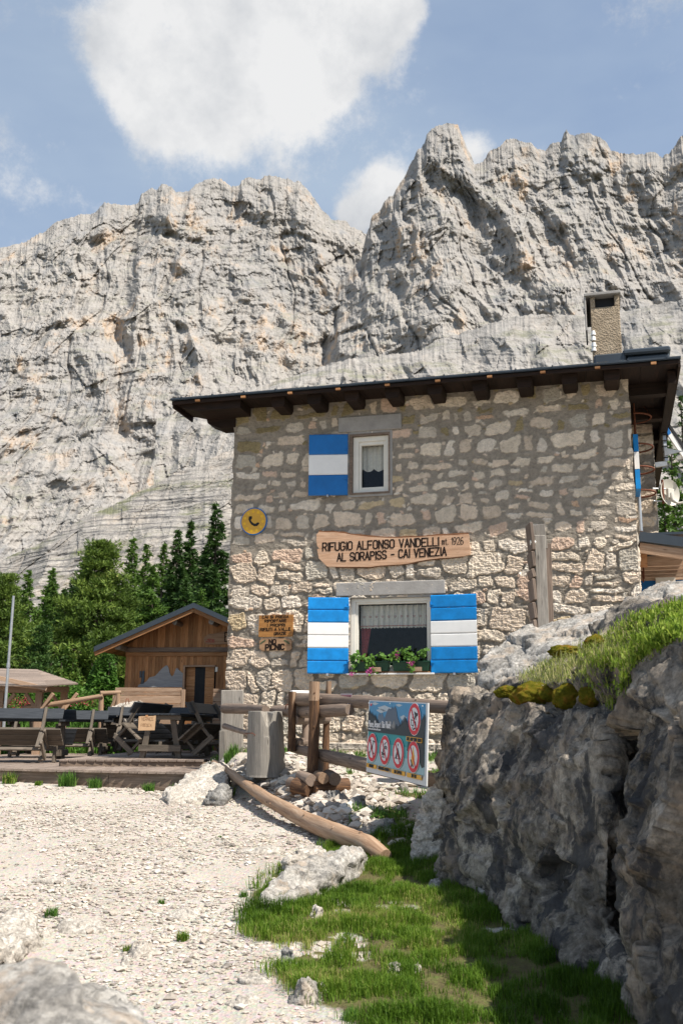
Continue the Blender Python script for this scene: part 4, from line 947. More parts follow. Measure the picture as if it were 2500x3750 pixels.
# ------------------------------------------------------------------ trees
def sprays(pos, out, size, rg, k=3, spread=0.9, flat=0.35):
    """needle tufts: k thin triangles per position pointing roughly along 'out'"""
    n = len(pos); pos = np.repeat(pos, k, 0); out = np.repeat(out, k, 0); size = np.repeat(size, k)
    dr = out+rg.normal(0, spread, (n*k, 3))*np.array([1, 1, flat+0.3]); dr /= np.linalg.norm(dr, axis=1)[:, None]+1e-9
    sd = np.cross(dr, rg.normal(0, 1, (n*k, 3))); sd /= np.linalg.norm(sd, axis=1)[:, None]+1e-9
    L = size*rg.uniform(0.6, 1.25, n*k); w = L*rg.uniform(0.16, 0.30, n*k)
    v = np.stack([pos-sd*w[:, None], pos+sd*w[:, None], pos+dr*L[:, None]], 1).reshape(-1, 3)
    f = np.arange(len(v)).reshape(-1, 3); return v, f
def conifer(name, label, cat, base, H, R, mat, n_br, seed, group, size=0.22, dens=1.0, droop=0.25, t0=0.04, prof=1.0, tuft=3, irr=0.25, spread=0.8, clump=False, lift=0.0):
    rg = np.random.default_rng(seed); root = thing(name, label, cat, base, 0, group)
    q = MB(); h = np.linspace(0, 1, 8); bend = rg.normal(0, 0.015*H, 2)
    q.tube([(bend[0]*t*t, bend[1]*t*t, -0.5+t*(H*0.97+0.5)) for t in h], [H*0.017*(1-0.93*t)+0.01 for t in h], 8, 0.15); q.build('trunk', 'trunk', root)
    V_, F_, Rn = [], [], []; off = 0; brn = MB()
    phase = rg.uniform(0, 6)
    for b in range(n_br):
        t = t0+(1-t0)*(b+rg.random())/n_br; t = min(t, 0.985); az = rg.uniform(0, 2*pi)
        if clump: t = t0+(1-t0)*min(0.985, (int((t-t0)/(1-t0)*15)+0.5+rg.normal(0, 0.12))/15)
        pr = (1-t)**prof*(0.55+0.45*min(1, t/0.18))+0.02
        if clump: pr = (1-((t-0.25)/0.77)**1.12)*0.97+0.03 if t > 0.25 else 0.9+0.1*t/0.25
        L = R*pr*(1+irr*rg.normal())*(1+0.18*sin(az*2+phase)); L = max(L, 0.08*R*0.3)
        d = np.array([cos(az), sin(az), 0.0]); z0 = t*H
        m_ = max(4, int(L/size*5.5*dens)); s_ = rg.uniform(0.12 if not clump else 0.35, 1.0, m_)**0.75
        dz = lift*L*s_ - droop*L*s_**1.6+ (0.22*droop+0.02)*L*s_**4
        pos = d*(s_*L)[:, None]+np.stack([0*s_, 0*s_, z0+dz], 1)+rg.normal(0, 1, (m_, 3))*(np.array([0.15, 0.15, 0.05])*L*0.9*(0.35+0.65*(1-s_))[:, None]+0.03)
        outv = np.repeat(d[None], m_, 0)*0.8+np.array([0, 0, -0.15 if not clump else 0.55])
        if clump:                                                    # rounded needle balls at the branch end
            nc = max(3, int(4+L*2.2)); cs = d*(rg.uniform(0.5, 1.0, nc)*L)[:, None]+np.stack([0*np.zeros(nc), np.zeros(nc), z0+lift*L*rg.uniform(0.3, 1, nc)], 1)+rg.normal(0, 0.15*R*0.6, (nc, 3))*np.array([1, 1, 0.28])
            per = int(24*dens); o_ = rg.normal(0, 1, (nc*per, 3)); o_ /= np.linalg.norm(o_, axis=1)[:, None]; o_[:, 2] = o_[:, 2]*0.55+0.12
            rr = rg.uniform(0.5, 1, nc*per)[:, None]*size*1.0
            pos = np.repeat(cs, per, 0)+o_*rr; outv = o_*1.2+np.array([0, 0, 0.5]); m_ = nc*per
        v, f = sprays(pos+np.array([bend[0]*t*t, bend[1]*t*t, 0]), outv, np.full(m_, size*(0.75 if clump else 1.0)*(0.7+0.3*(1-t))), rg, tuft if not clump else 1, spread*(0.6 if clump else 1))
        V_.append(v); F_.append(f+off); off += len(v)
        bt = rg.uniform(0, 1); r = np.clip(bt*0.55+rg.random(len(f))*0.45, 0, 1)
        Rn.append(np.repeat(r, 3))
        if b % 2 == 0 and L > 0.25: brn.tube([(0, 0, z0), tuple(d*L*0.5+np.array([0, 0, z0+lift*L*0.5-droop*L*0.33])), tuple(d*L*0.92+np.array([0, 0, z0+lift*L*.9-droop*L*0.75]))], [0.012+L*0.012, 0.010+L*0.006, 0.006], 4, caps=False)
    if brn.n: brn.build('branches', 'trunk', root)
    npmesh('crown', np.concatenate(V_), np.concatenate(F_), mat, {'rnd': np.concatenate(Rn)}, parent=root)
    return root
def tree_at(x, ytop, Y, width, **kw):
    """x, ytop: D pixels of the tip; Y distance; width in D px"""
    top = P_(x, ytop, Y); gz = float(GZ(top[0], Y)); H = top[2]-gz; R = width/2352*36/35*Y*0.5*(0.92 if kw['name'] != 'stone_pine_tree' else 1.05)
    conifer(base=(top[0], Y, gz), H=H, R=R, **kw)
GT = 'dark conifers standing behind the wooden hut'
def trees():
    sp = [ # x, ytop, Y, width, kind, label
     (504,1152,58,150,'s','tallest dark spruce, right against the left edge of the stone house'),
     (445,1197,62,120,'s','pointed dark spruce, second left from the stone house corner'),
     (405,1212,60,125,'s','slender dark larch-like spruce above the ridge of the wooden hut'),
     (374,1248,70,90,'l','thin pale larch tip between the spruce group and the hut roof slope'),
     (335,1246,74,85,'l','thin distant larch just left of the slender spruce above the hut roof'),
     (306,1232,66,110,'l','feathery larch directly right of the big stone pine'),
     (202,1251,62,130,'s','dark spruce peeping out behind the left shoulder of the big stone pine'),
     (124,1304,78,85,'l','right one of two small larches far back on the left'),
     (107,1309,82,70,'l','narrow larch tip, left partner of the two small ones far back'),
     (63,1307,76,100,'l','solitary far larch between the left edge pine and the small pair'),
     (148,1352,60,110,'s','low dark spruce left of the big stone pine'),
     (355,1300,56,120,'l','mid-height larch low behind the left hut roof slope'),
     (90,1400,58,110,'l','short larch over the lean-to shelter roof'),
     (420,1330,52,110,'s','short dark spruce just over the middle of the hut roof'),
     (495,1300,50,110,'s','dense dark spruce filling the gap beside the house wall'),
     (25,1390,64,100,'s','dark spruce half hidden behind the pine at the left picture edge'),
     (290,1330,80,120,'s','far dark spruce close behind the right flank of the big stone pine'),
     (320,1345,70,120,'s','dark spruce low between the two feathery larches beside the stone pine'),
     (388,1330,76,120,'s','far spruce hidden between the thin larch tip and the slender spruce'),
     (424,1300,72,130,'s','far spruce filling the gap above the hut ridge'),
     (474,1265,70,130,'s','far spruce between the two tallest ones beside the stone house'),
     (172,1330,66,120,'s','dark spruce just left of the one behind the stone pine shoulder'),
     (45,1345,84,110,'l','pale larch just right of the left edge stone pine'),
     (130,1345,70,120,'l','mid-height larch in the gap left of the big stone pine'),
    ]
    for i, (x, yt, Y, w, k, lab) in enumerate(sp):
        if k == 's': tree_at(x, yt, Y, w, name='spruce_tree', label=lab, cat='tree', mat='spruce', n_br=260, seed=100+i, group=GT, size=0.30, dens=1.35, droop=0.30, prof=0.80, tuft=4, irr=0.16)
        else: tree_at(x, yt, Y, w, name='larch_tree', label=lab, cat='tree', mat='larch_leaf', n_br=230, seed=100+i, group=GT, size=0.32, dens=1.45, droop=0.12, prof=0.78, tuft=3, irr=0.35, lift=0.05)
    tree_at(238,1246,42,225, name='stone_pine_tree', label='big broad stone pine with tufted bright needles left of the wooden hut', cat='tree', mat='pine', n_br=210, seed=200, group=None, size=0.27, dens=1.35, clump=True, droop=0, lift=0.22, irr=0.16)
    tree_at(5,1322,34,200, name='stone_pine_tree', label='pale green stone pine cut off by the left picture edge', cat='tree', mat='pine', n_br=170, seed=201, group=None, size=0.22, dens=1.2, clump=True, droop=0, lift=0.22, irr=0.2)
    tree_at(94,1440,33,95, name='stone_pine_tree', label='small dark young pine above the plank lean-to roof', cat='tree', mat='spruce', n_br=80, seed=202, group=None, size=0.17, dens=1.1, clump=True, droop=0, lift=0.2)
    tree_at(468,1352,40,95, name='larch_tree', label='small bright young larch peeking over the hut ridge', cat='tree', mat='larch_leaf', n_br=110, seed=203, group=None, size=0.17, dens=1.3, droop=0.0, prof=0.9, lift=0.25)
    # right of the house
    rt = [(1560,905,60,110,'dark conifer highest behind the right roof edge'), (1530,1010,46,120,'bright larch right beside the satellite dish'), (1590,980,42,150,'larch cut off by the right picture edge above the dish'), (1525,1120,34,100,'leafy green larch low under the satellite dish')]
    for i, (x, yt, Y, w, lab) in enumerate(rt):
        tree_at(x, yt, Y, w, name='larch_tree', label=lab, cat='tree', mat='larch_leaf' if i else 'spruce', n_br=170, seed=300+i, group='trees right of the stone house', size=0.30, dens=1.1, droop=0.12, prof=0.7, tuft=3, lift=0.08)
trees()
def leaf_cloud(n, cx, cy, cz, rx, ry, rz, size, rg, shell=0.5, dome=True):
    o = rg.normal(0, 1, (n, 3)); o /= np.linalg.norm(o, axis=1)[:, None]
    if dome: o[:, 2] = np.abs(o[:, 2])
    lump = 1+0.22*fbm(o*2.2+cx*3.1, 3, seed=int(abs(cx)*10) % 50)
    r = (shell+(1-shell)*rg.random(n)**0.5)*lump
    p = o*np.array([rx, ry, rz])*r[:, None]+np.array([cx, cy, cz])
    a = rg.normal(0, 1, (n, 3)); a[:, 2] = a[:, 2]*0.6; a /= np.linalg.norm(a, axis=1)[:, None]; b = np.cross(a, rg.normal(0, 1, (n, 3))); b /= np.linalg.norm(b, axis=1)[:, None]
    s_ = size*rg.uniform(0.6, 1.3, n)[:, None]
    v = np.stack([p-a*s_, p-b*s_*0.5, p+a*s_, p+b*s_*0.5], 1).reshape(-1, 3)
    return v, np.arange(4*n).reshape(-1, 4), np.repeat(np.clip(0.5+0.35*fbm(p*1.2, 2, seed=9)*2+rg.normal(0, 0.16, n), 0, 1), 4)
def bushes():
    rg = np.random.default_rng(4)
    def bush(x, y, Y, wpx, hpx, mat, label, n, size, group=None, name='bush'):
        c = P_(x, y, Y); gz = float(GZ(c[0], Y)); rx = wpx/2287*Y/2; H = max(0.4, c[2]-gz)
        root = thing(name, label, 'bush', (c[0], Y, gz), 0, group)
        v, f, r = leaf_cloud(n, 0, 0, 0, rx, rx*0.8, H, size, rg, 0.45); npmesh('foliage', v, f, mat, {'rnd': r}, parent=root)
        q = MB()
        for k in range(6):
            a = rg.uniform(0, 6.3); q.tube([(0, 0, -0.1), (cos(a)*rx*0.3, sin(a)*rx*0.3, H*0.4), (cos(a)*rx*0.6, sin(a)*rx*0.6, H*0.85)], [0.03, 0.02, 0.008], 5)
        q.build('stems', 'trunk', root)
    bush(241,1493,31,90,110,'bush','tall leafy green shrub against the left wall of the wooden hut',5200,0.075)
    bush(160,1570,33,130,70,'bush','bright green shrub between the plank shelter and the tall hut shrub',3600,0.07)
    bush(205,1590,29.5,90,50,'bush','low bright shrub right behind the log handrail',2600,0.06)
    bush(120,1560,38,120,90,'spruce','dark green shrub mass at the foot of the big stone pine',3000,0.10)
    bush(60,1580,30,90,50,'bush','light green shrub seen under the plank shelter roof',2600,0.06)
    bush(15,1600,27,80,45,'bush','shrub with the most red blossoms at the foot of the flagpole',2400,0.05)
    bush(105,1612,28,70,40,'bush','rounded green shrub under the right end of the shelter',2200,0.05)
    bush(150,1500,40,110,100,'larch_leaf','tall dull green shrub behind the middle of the handrail',3000,0.10)
    # red alpine-rose blossoms and the undergrowth between
    pts = []
    for k in range(150):
        x = rg.uniform(-10, 75) if k % 3 else rg.uniform(75, 250); y = rg.uniform(1600, 1632) if x < 75 else rg.uniform(1608, 1622); pts.append(P_(x, y, rg.uniform(26.0, 27.5) if x < 75 else 27.8))
    pts = np.array(pts[:300]); v, f, r = [], [], []
    a = rg.normal(0, 1, (len(pts)*6, 3)); p = np.repeat(pts, 6, 0)+a*0.03; b = rg.normal(0, 1, p.shape)*0.02; c = rg.normal(0, 1, p.shape)*0.02
    v = np.stack([p, p+b, p+c], 1).reshape(-1, 3); o = npmesh('red_blossoms', v, np.arange(len(v)).reshape(-1, 3), 'flower', {'rnd': np.repeat(rg.random(len(p)), 3)})
    tag(o, 'small red alpine rose blossoms scattered over the shrubs beside the flagpole', 'flowers', None, 'stuff')
    n = 60000; x = rg.uniform(-16, -3, n); y = rg.uniform(25.5, 45, n); z = GZ(x, y)
    o = blades('undergrowth', np.stack([x, y, z], 1), rg.uniform(0.3, 0.75, n), 0.05, 'bush', 0.9, seed=3); tag(o, 'rough green undergrowth on the slope behind the tables and hut', 'undergrowth', None, 'stuff')
    n = 9000; x = rg.uniform(6.2, 16, n); y = rg.uniform(20, 36, n); z = GZ(x, y)
bushes()

# ------------------------------------------------------------------ deck
ZL, ZU = 1.05, 1.165                                                # heights of the two deck levels
def deck():
    a = PX(-400, 2800, 16.3); b = PX(-10, 2808, 15.9); c = PX(400, 2814, 15.35); d = PX(760, 2812, 15.05)
    front = [np.array([a[0], 16.3]), np.array([b[0], 15.9]), np.array([c[0], 15.35]), np.array([-2.0, 14.95])]
    t = thing('wooden_terrace', 'broad low terrace of grey weathered planks carrying the dark picnic tables', 'terrace', (-5, 16, ZL))
    q = MB(); x = -9.5
    fx = [p[0] for p in front]; fy = [p[1] for p in front]
    while x < -1.95:
        w = 0.145; y0 = float(np.interp(x+w/2, fx, fy)); y1 = 27.0 if x > -8 else 24
        if x > -4.86: y1 = 17.6
        if x > -2.35: y1 = 16.6
        q.beam((x+w/2, y0-random.uniform(0.0, 0.03), ZL-0.02), (x+w/2+(y1-y0)*0.0, y1, ZL-0.02+random.uniform(-0.003, 0.003)), w-0.008, 0.04)
        x += w
    q.build('planks', 'deck', t, world=True, bevel=0.004)
    q = MB()
    for p0, p1 in zip(front[:-1], front[1:]):
        n = max(1, int(np.linalg.norm(p1-p0)/1.35)); 
        for k in range(n):
            s0 = p0+(p1-p0)*k/n; s1 = p0+(p1-p0)*(k+1)/n-(p1-p0)/np.linalg.norm(p1-p0)*0.006
            q.beam((s0[0], s0[1]+0.05, ZL-0.155), (s1[0], s1[1]+0.05, ZL-0.155), 0.035, 0.23)
    q.build('fascia_board', 'deck_fascia', t, world=True, bevel=0.004)
    e0 = PX(222, 2778, 16.8); e1 = PX(815, 2779, 17.15)
    t = thing('raised_step', 'raised plank step one board higher than the terrace, beside the stone house', 'deck step', (e0[0], 17, ZU))
    q = MB(); x = e0[0]-0.02
    while x < 3.5:
        w = 0.145; y0 = 16.8+(x-e0[0])*0.13
        if x > -2.3: y0 = 17.6
        q.beam((x+w/2, y0, ZU-0.02), (x+w/2, 24.5, ZU-0.02), w-0.008, 0.036); x += w
        if x > -1.2: break
    q.build('planks', 'deck', t, world=True, bevel=0.004)
    q = MB(); q.beam((e0[0], 16.83, ZU-0.078), (-1.95, 17.20, ZU-0.078), 0.04, 0.075); q.beam((e0[0]-0.01, 16.83, ZU-0.078), (e0[0]-0.01, 24.4, ZU-0.078), 0.03, 0.075)
    q.build('fascia_board', 'deck_fascia', t, world=True, bevel=0.004)
deck()
def make_bench(L=2.2, s=0.88):
    root = thing('picnic_bench', 'x', 'bench')
    paint = 'bench_paint'
    th = radians(42); c, sn = cos(th), sin(th)
    def tip(v):                                                      # tipped forwards on to the table
        v = np.asarray(v)*np.array([1, s, s]); return np.stack([v[:, 0], v[:, 1]*c+v[:, 2]*sn, -v[:, 1]*sn+v[:, 2]*c+0.02], 1)
    for k, y in enumerate((-0.07, -0.235, -0.40)):
        q = MB(tip); q.beam((-L/2, y, 0.45), (L/2, y, 0.45), 0.155, 0.035); q.build('seat_board', 'bench_wood' if k == 9 else paint, root, bevel=0.004)
    q = MB(tip); q.beam((-L/2, -0.545, 0.80), (L/2, -0.545, 0.80), 0.03, 0.24, (0, -0.22, 1)); q.build('backrest', paint, root, bevel=0.004)
    for sx in (-1, 1):
        x = sx*(L/2-0.32)
        q = MB(tip); q.beam((x, -0.44, 0.0), (x, -0.44, 0.43), 0.09, 0.045, (0, 1, 0)); q.build('leg', 'bench_wood', root, bevel=0.004)
        q = MB(tip); q.beam((x, -0.04, 0.0), (x, -0.04, 0.43), 0.09, 0.045, (0, 1, 0)); q.build('leg', 'bench_wood', root, bevel=0.004)
        q = MB(tip); q.beam((x+0.05*sx, -0.50, 0.10), (x+0.05*sx, 0.02, 0.10), 0.04, 0.10); q.build('foot_bar', 'bench_wood', root, bevel=0.004)
        q = MB(tip); q.beam((x+0.05*sx, -0.50, 0.40), (x+0.05*sx, 0.02, 0.40), 0.04, 0.07); q.build('seat_support', 'bench_wood', root, bevel=0.004)
        q = MB(tip); q.beam((x, -0.46, 0.40), (x, -0.60, 0.92), 0.05, 0.075, (0, 1, 0)); q.build('back_post', 'bench_wood', root, bevel=0.004)
    q = MB(tip); q.beam((-L/2+0.3, -0.25, 0.12), (L/2-0.3, -0.25, 0.12), 0.04, 0.07); q.build('stretcher', 'bench_wood', root, bevel=0.004)
    return root
def make_table(L=2.2):
    root = thing('picnic_table', 'x', 'table')
    for k in range(4):
        q = MB(); y = -0.285+k*0.19; q.beam((-L/2, y, 0.745), (L/2, y, 0.745), 0.18, 0.035); q.build('top_board', 'bench_paint', root, bevel=0.004)
    for sx in (-1, 1):
        x = sx*(L/2-0.10)
        q = MB(); q.beam((x, -0.36, 0.69), (x, 0.36, 0.69), 0.045, 0.075); q.build('top_bearer', 'bench_wood', root, bevel=0.004)
        for sy in (-1, 1):
            q = MB(); q.beam((x-0.06*sx, sy*0.33, 0.0), (x-0.06*sx, sy*0.20, 0.68), 0.10, 0.06, (1, 0, 0)); q.build('leg', 'bench_wood', root, bevel=0.004)
        q = MB(); q.beam((x+0.0*sx, -0.38, 0.17), (x, 0.38, 0.17), 0.045, 0.11); q.build('cross_bar', 'bench_wood', root, bevel=0.004)
    q = MB(); q.beam((-L/2+0.1, 0, 0.24), (L/2-0.1, 0, 0.24), 0.05, 0.08); q.build('stretcher', 'bench_wood', root, bevel=0.004)
    return root
def picnic():
    b0 = make_bench(); t0 = make_table(); fb = [True, True]
    sets = [ # centre x, y, z, angle(of the long axis), words
        (-6.12, 18.9, ZL, 0.03, 'at the left picture edge, nearest the camera'),
        (-6.0, 21.9, ZL+0.02, 0.05, 'in the second row behind the one at the left edge'),
        (-2.98, 18.75, ZU, radians(82), 'seen end-on beside the cardboard notice'),
        (-3.95, 22.6, ZU, 0.0, 'in the back row just below the wooden hut'),
        (-1.95, 21.0, ZU, 0.0, 'darkest, in the shade right beside the stone house corner'),
    ]
    short = ['at the left picture edge', 'in the second row on the left', 'seen end-on by the cardboard notice', 'in the back row under the hut', 'in shade beside the house corner']
    for i, (x, y, z, a, wd) in enumerate(sets):
        t = t0 if fb[1] else copy_tree(t0); fb[1] = False
        t.location = (x, y, z); t.rotation_euler = (0, 0, a); t['label'] = 'dark grey plank picnic table '+wd; t['group'] = 'picnic tables on the wooden terrace'
        for sd in (1, -1):
            b = b0 if fb[0] else copy_tree(b0); fb[0] = False
            off = 0.62
            ox, oy = sin(a)*off*sd, -cos(a)*off*sd
            b.location = (x+ox, y+oy, z); b.rotation_euler = (0, 0, a if sd == 1 else a+pi)
            if i == 0 and sd == 1:  # bare timber seat boards; the paler tone also stands for sunlight on them
                for ch in [o for o in bpy.data.objects if o.parent == b and o.name.startswith('seat_board')]:
                    ch.data = ch.data.copy(); ch.data.materials.clear(); ch.data.materials.append(M['bench_wood'])
            side = 'near-side bench' if sd == 1 else 'far-side bench'
            if i == 2: side = 'right-hand bench' if sd == 1 else 'left-hand bench'
            b['label'] = f'{side} tipped on the picnic table '+short[i]; b['group'] = 'tipped-up benches leaning on the picnic tables'
picnic()
def txt(thing_, text, *a, mat='ink', name='lettering', **k):
    q = MB(); lettering(q, text, *a, **k); return q.build(name, mat, thing_)
def cardboard():
    c = PX(539, 2648, 17.3); t = thing('cardboard_notice', 'brown cardboard notice with faint handwriting taped to the end of a picnic table', 'notice', c, radians(2))
    q = MB(); q.prism([(-0.145, -0.125), (0.135, -0.118), (0.145, 0.128), (0.09, 0.118), (-0.145, 0.112)], 0, 0.006); q.build('card', 'cardboard', t)
    q = MB(); q.box(-0.03, 0.01, -0.003, -0.001, 0.10, 0.135); q.build('tape', 'larch', t)
    M['pencil'] = mat_plain('faded_pen', (0.34, 0.20, 0.11), 0.9)
    q = MB(); lettering(q, 'VERNICE', -0.095, 0.045, 0.052, width=0.20, th=0.0045, jit=0.1); lettering(q, 'FRESCA', -0.10, -0.055, 0.045, width=0.18, th=0.0045, jit=0.1); q.build('lettering', 'pencil', t)
cardboard()

# ------------------------------------------------------------------ wooden hut
def hut():
    rz = -radians(7); u_ = np.array([cos(rz), sin(rz), 0]); v_ = np.array([-sin(rz), cos(rz), 0]); O = PX(453, 2600, 26.0); zg = ZL-0.02
    def H_(x, y, v=0.0):
        r = ray(x, y); t = ((O+v_*v-EYE)@v_)/(r@v_); p = EYE+r*t; return (p-O)@u_, p[2]-zg
    t = thing('wooden_hut', 'small warm brown wooden hut with slate-blue gable roof and open doorway', 'hut', (O[0], O[1], zg), rz)
    z_b = H_(600, 2384)[1]; ridge = H_(709, 2222, -0.0)[0]; Wd = 2*ridge+0.02
    def xz(x5, y5, v=0.0): return H_(450+x5*0.2551, 2250+y5*0.2551, v)
    # door opening
    dx0, dz1 = xz(903, 758); dx1 = xz(1195, 750)[0]; dxo = xz(1322, 750)[0]
    q = MB(); x = 0.0
    while x < Wd:
        w = random.uniform(0.075, 0.11)
        if x+w < dx0-0.03 or x > dxo+0.02: q.box(x, x+w-0.004, -0.02-random.uniform(0, 0.006), 0.0, 0.0, z_b-0.10, grain='z')
        else: q.box(x, x+w-0.004, -0.02, 0.0, dz1+0.05, z_b-0.10, grain='z')
        x += w
    q.build('wall_boards', 'larch', t)
    q = MB(); x = 0.0; zr = H_(709, 2230)[1]; za = z_b+0.05; slope = (zr-za)/(ridge)*0.95
    while x < Wd:
        w = random.uniform(0.085, 0.125); h0 = za+0.10+min(x, Wd-x)*slope+0.0; h1 = za+0.10+min(x+w, max(0, Wd-x-w))*slope
        if abs(x-ridge) < 0.15: h0 = h1 = min(h0, h1)
        q.prism([(x, za), (x+w-0.004, za), (x+w-0.004, max(h1, za+0.02)), (x, max(h0, za+0.02))], -0.055-random.uniform(0, 0.006), -0.03); 
        n_ = len(q.g); 
        for gg in (q.g[-1], q.g[-2]): gg[:] = gg[:, [2, 0, 1]]
        x += w
    q.build('gable_boards', 'larch', t)
    q = MB(); q.box(-0.04, Wd+0.04, -0.10, 0.02, z_b-0.03, z_b+0.085); q.build('tie_beam', 'rail', t, bevel=0.006)
    q = MB(); q.box(0.0, Wd, -0.065, 0.0, z_b-0.135, z_b-0.035); q.build('trim_board', 'larch', t, bevel=0.004)
    # body
    q = MB(); q.box(0.0, 0.05, 0.0, 4.2, 0, z_b+0.1, grain='y'); q.box(Wd-0.05, Wd, 0, 4.2, 0, z_b+0.1, grain='y'); q.box(0.05, Wd-0.05, 4.15, 4.2, 0, z_b+0.1); q.box(0.05, Wd-0.05, 1.6, 1.65, 0.0, z_b)
    q.build('side_walls', 'larch', t)
    q = MB(); q.box(0.05, Wd-0.05, 0.02, 4.1, z_b-0.04, z_b); q.box(dx0+0.24, dx1+0.3, 0.05, 0.09, 0, dz1); q.build('dark_inside', 'black', t)  # black ceiling and doorway sheet stand for the unlit inside
    # door frame, open leaf, jambs
    q = MB(); q.box(dx0-0.05, dx0, -0.06, 0.03, 0, dz1+0.05, grain='z'); q.box(dx0-0.05, dxo+0.02, -0.065, 0.0, dz1+0.005, dz1+0.05); q.build('door_frame', 'larch_pale', t, bevel=0.003)
    d = MB(); z = 0.0
    while z < dz1-0.02: d.box(dx1, dxo, -0.05, -0.015, z, min(z+0.235, dz1-0.005)); z += 0.24
    dd = d.build('door', 'larch', t); dd['label'] = 'open pale plank door leaf'
    d = MB(); z = 0.0
    while z < dz1: d.box(dx0+0.01, dx0+0.24, 0.05, 0.07, z, min(z+0.24, dz1)); z += 0.245
    d.build('inner_door', 'larch', t)
    q = MB(); a = xz(1348, 790); q.box(a[0]-0.03, a[0]+0.03, -0.04, -0.025, a[1]-0.06, a[1]+0.06); q.build('small_box', 'cream', t)
    # low clapboard panels (benches) in front
    x1 = xz(845, 1100, -0.35)[0]; q = MB(); zt = xz(400, 1050, -0.35)[1]; z = zt
    for k, h in enumerate((0.115, 0.085, 0.20, 0.16, 0.2, 0.2)):
        q.beam((-0.12-0.05*(k > 0), -0.35-0.012*k, z-h/2), (x1, -0.35-0.012*k, z-h/2), 0.03, h-0.012); z -= h
    q.build('clapboard_front', 'larch_pale', t, bevel=0.004)
    q = MB(); q.beam((x1+0.05, -0.36, 0), (x1+0.05, -0.36, zt-0.05), 0.09, 0.06, (0, 1, 0)); q.build('corner_post', 'larch_pale', t, bevel=0.005)
    x2 = xz(1300, 1100, -0.3)[0]; q = MB(); z = zt-0.02
    for h in (0.10, 0.22, 0.14, 0.12, 0.2, 0.2): q.beam((x2, -0.31, z-h/2), (Wd+0.1, -0.31, z-h/2), 0.03, h-0.014); z -= h
    q.build('bench_back', 'larch_pale', t, bevel=0.004)
    # mountain silhouette cut from grey boards, and a small figure beside it
    M['silhouette'] = mat_wood('blue_grey_painted_board', (0.26, 0.26, 0.265), (0.36, 0.36, 0.365), (0.46, 0.46, 0.465), 0.7, 1.0, 0.1)
    sil = [(215,1045),(230,1010),(300,985),(345,960),(385,905),(455,890),(465,885),(500,850),(545,800),(585,760),(620,735),(645,735),(660,770),(672,830),(690,870),(708,893),(730,870),(750,820),(765,780),(785,768),(808,800),(850,835),(868,850),(868,1045)]
    q = MB(); q.prism([xz(x, y, -0.03) for x, y in sil], -0.045, -0.028); q.build('mountain_cutout', 'silhouette', t)
    fig = [(258,1000),(268,950),(275,905),(278,860),(285,815),(300,808),(318,812),(312,850),(315,900),(308,950),(300,995)]
    q = MB(); q.prism([xz(x, y, -0.03) for x, y in fig], -0.052, -0.030); q.prism([xz(x, y, -0.03) for x, y in [(245, 812), (272, 815), (268, 905), (243, 910)]], -0.042, -0.030); q.build('figure_cutout', 'slate_metal', t)
    # roof
    ov = -0.75; e0 = H_(345, 2368, ov); rd = H_(709, 2207, ov); th = 0.10
    sl = (rd[1]-e0[1])/(rd[0]-e0[0]); e1x = rd[0]+(rd[0]-e0[0]); L_ = 4.6
    for nm, xa, xb in (('roof_slope', e0[0], rd[0]), ('roof_slope', e1x, rd[0])):
        q = MB(); za_ = e0[1]; zb_ = rd[1]
        q.add([(xa, ov, za_-th*0), (xb, ov, zb_-th*0), (xb, L_, zb_), (xa, L_, za_), (xa, ov, za_-0.13), (xb, ov, zb_-0.13), (xb, ov+0.03, zb_-0.13), (xa, ov+0.03, za_-0.13), (xb, L_, zb_-0.04), (xa, L_, za_-0.04), (xb, ov+0.03, zb_-0.04), (xa, ov+0.03, za_-0.04)],
              [(0, 1, 2, 3), (0, 4, 5, 1), (4, 7, 6, 5), (7, 11, 10, 6), (11, 9, 8, 10), (3, 9, 11, 0), (2, 8, 9, 3)] if xa < xb else [(3, 2, 1, 0), (1, 5, 4, 0), (5, 6, 7, 4), (6, 10, 11, 7), (10, 8, 9, 11), (0, 11, 9, 3), (3, 9, 8, 2)])
        rs = q.build(nm, 'slate_metal', t)
        q = MB(); q.beam((xa, ov+0.06, za_-0.17), (xb, ov+0.06, zb_-0.17), 0.04, 0.13, (0, 0, 1)); q.build('barge_board', 'larch', rs, bevel=0.005)
        q = MB()
        for k in range(14):
            y0 = ov+0.09+k*0.36; q.beam((xa+0.02*(1 if xa < xb else -1), y0+0.17, za_-0.075), (xb, y0+0.17, zb_-0.075), 0.35, 0.03, (0, 0, 1))
        q.build('roof_boarding', 'larch', rs)
    for (x5, y5, r) in ((745, 110, 0.072), (1268, 105, 0.075), (25, 478, 0.0)):
        a = xz(x5, y5, ov+0.15)
        if r: q = MB(); q.tube([(a[0], ov+0.16, a[1]), (a[0]+0.02, 0.3, a[1]+0.0)], [r*0.95, r], 12, 0.06, capmi=1); q.build('purlin_end', ['rail', 'pale_rock'], t)
    a = H_(430, 2369, ov+0.1); q = MB(); q.beam((a[0], ov+0.12, a[1]), (a[0], 0.6, a[1]), 0.16, 0.12); q.build('purlin_end', 'old_wood', t, bevel=0.02)
    # oval board with a red year
    s0 = xz(1165, 350, -0.07); sg = thing('name_board', 'oval wooden board with a small red year on the hut gable, partly hidden', 'sign', tuple(O*np.array([1, 1, 0])+np.array([0, 0, zg])+u_*s0[0]+v_*-0.075+np.array([0, 0, s0[1]])), rz)
    f5 = 0.2551*26/3733*1.0
    pl = [(0,0),(15,-28),(70,-62),(160,-72),(300,-105),(420,-110),(800,-105),(830,-40),(810,50),(420,68),(200,82),(60,80),(15,60)]
    q = MB(); q.prism([(x*f5*1.02, -y*f5*1.02) for x, y in pl], -0.03, 0.0); q.build('board', 'plaque', sg, bevel=0.004)
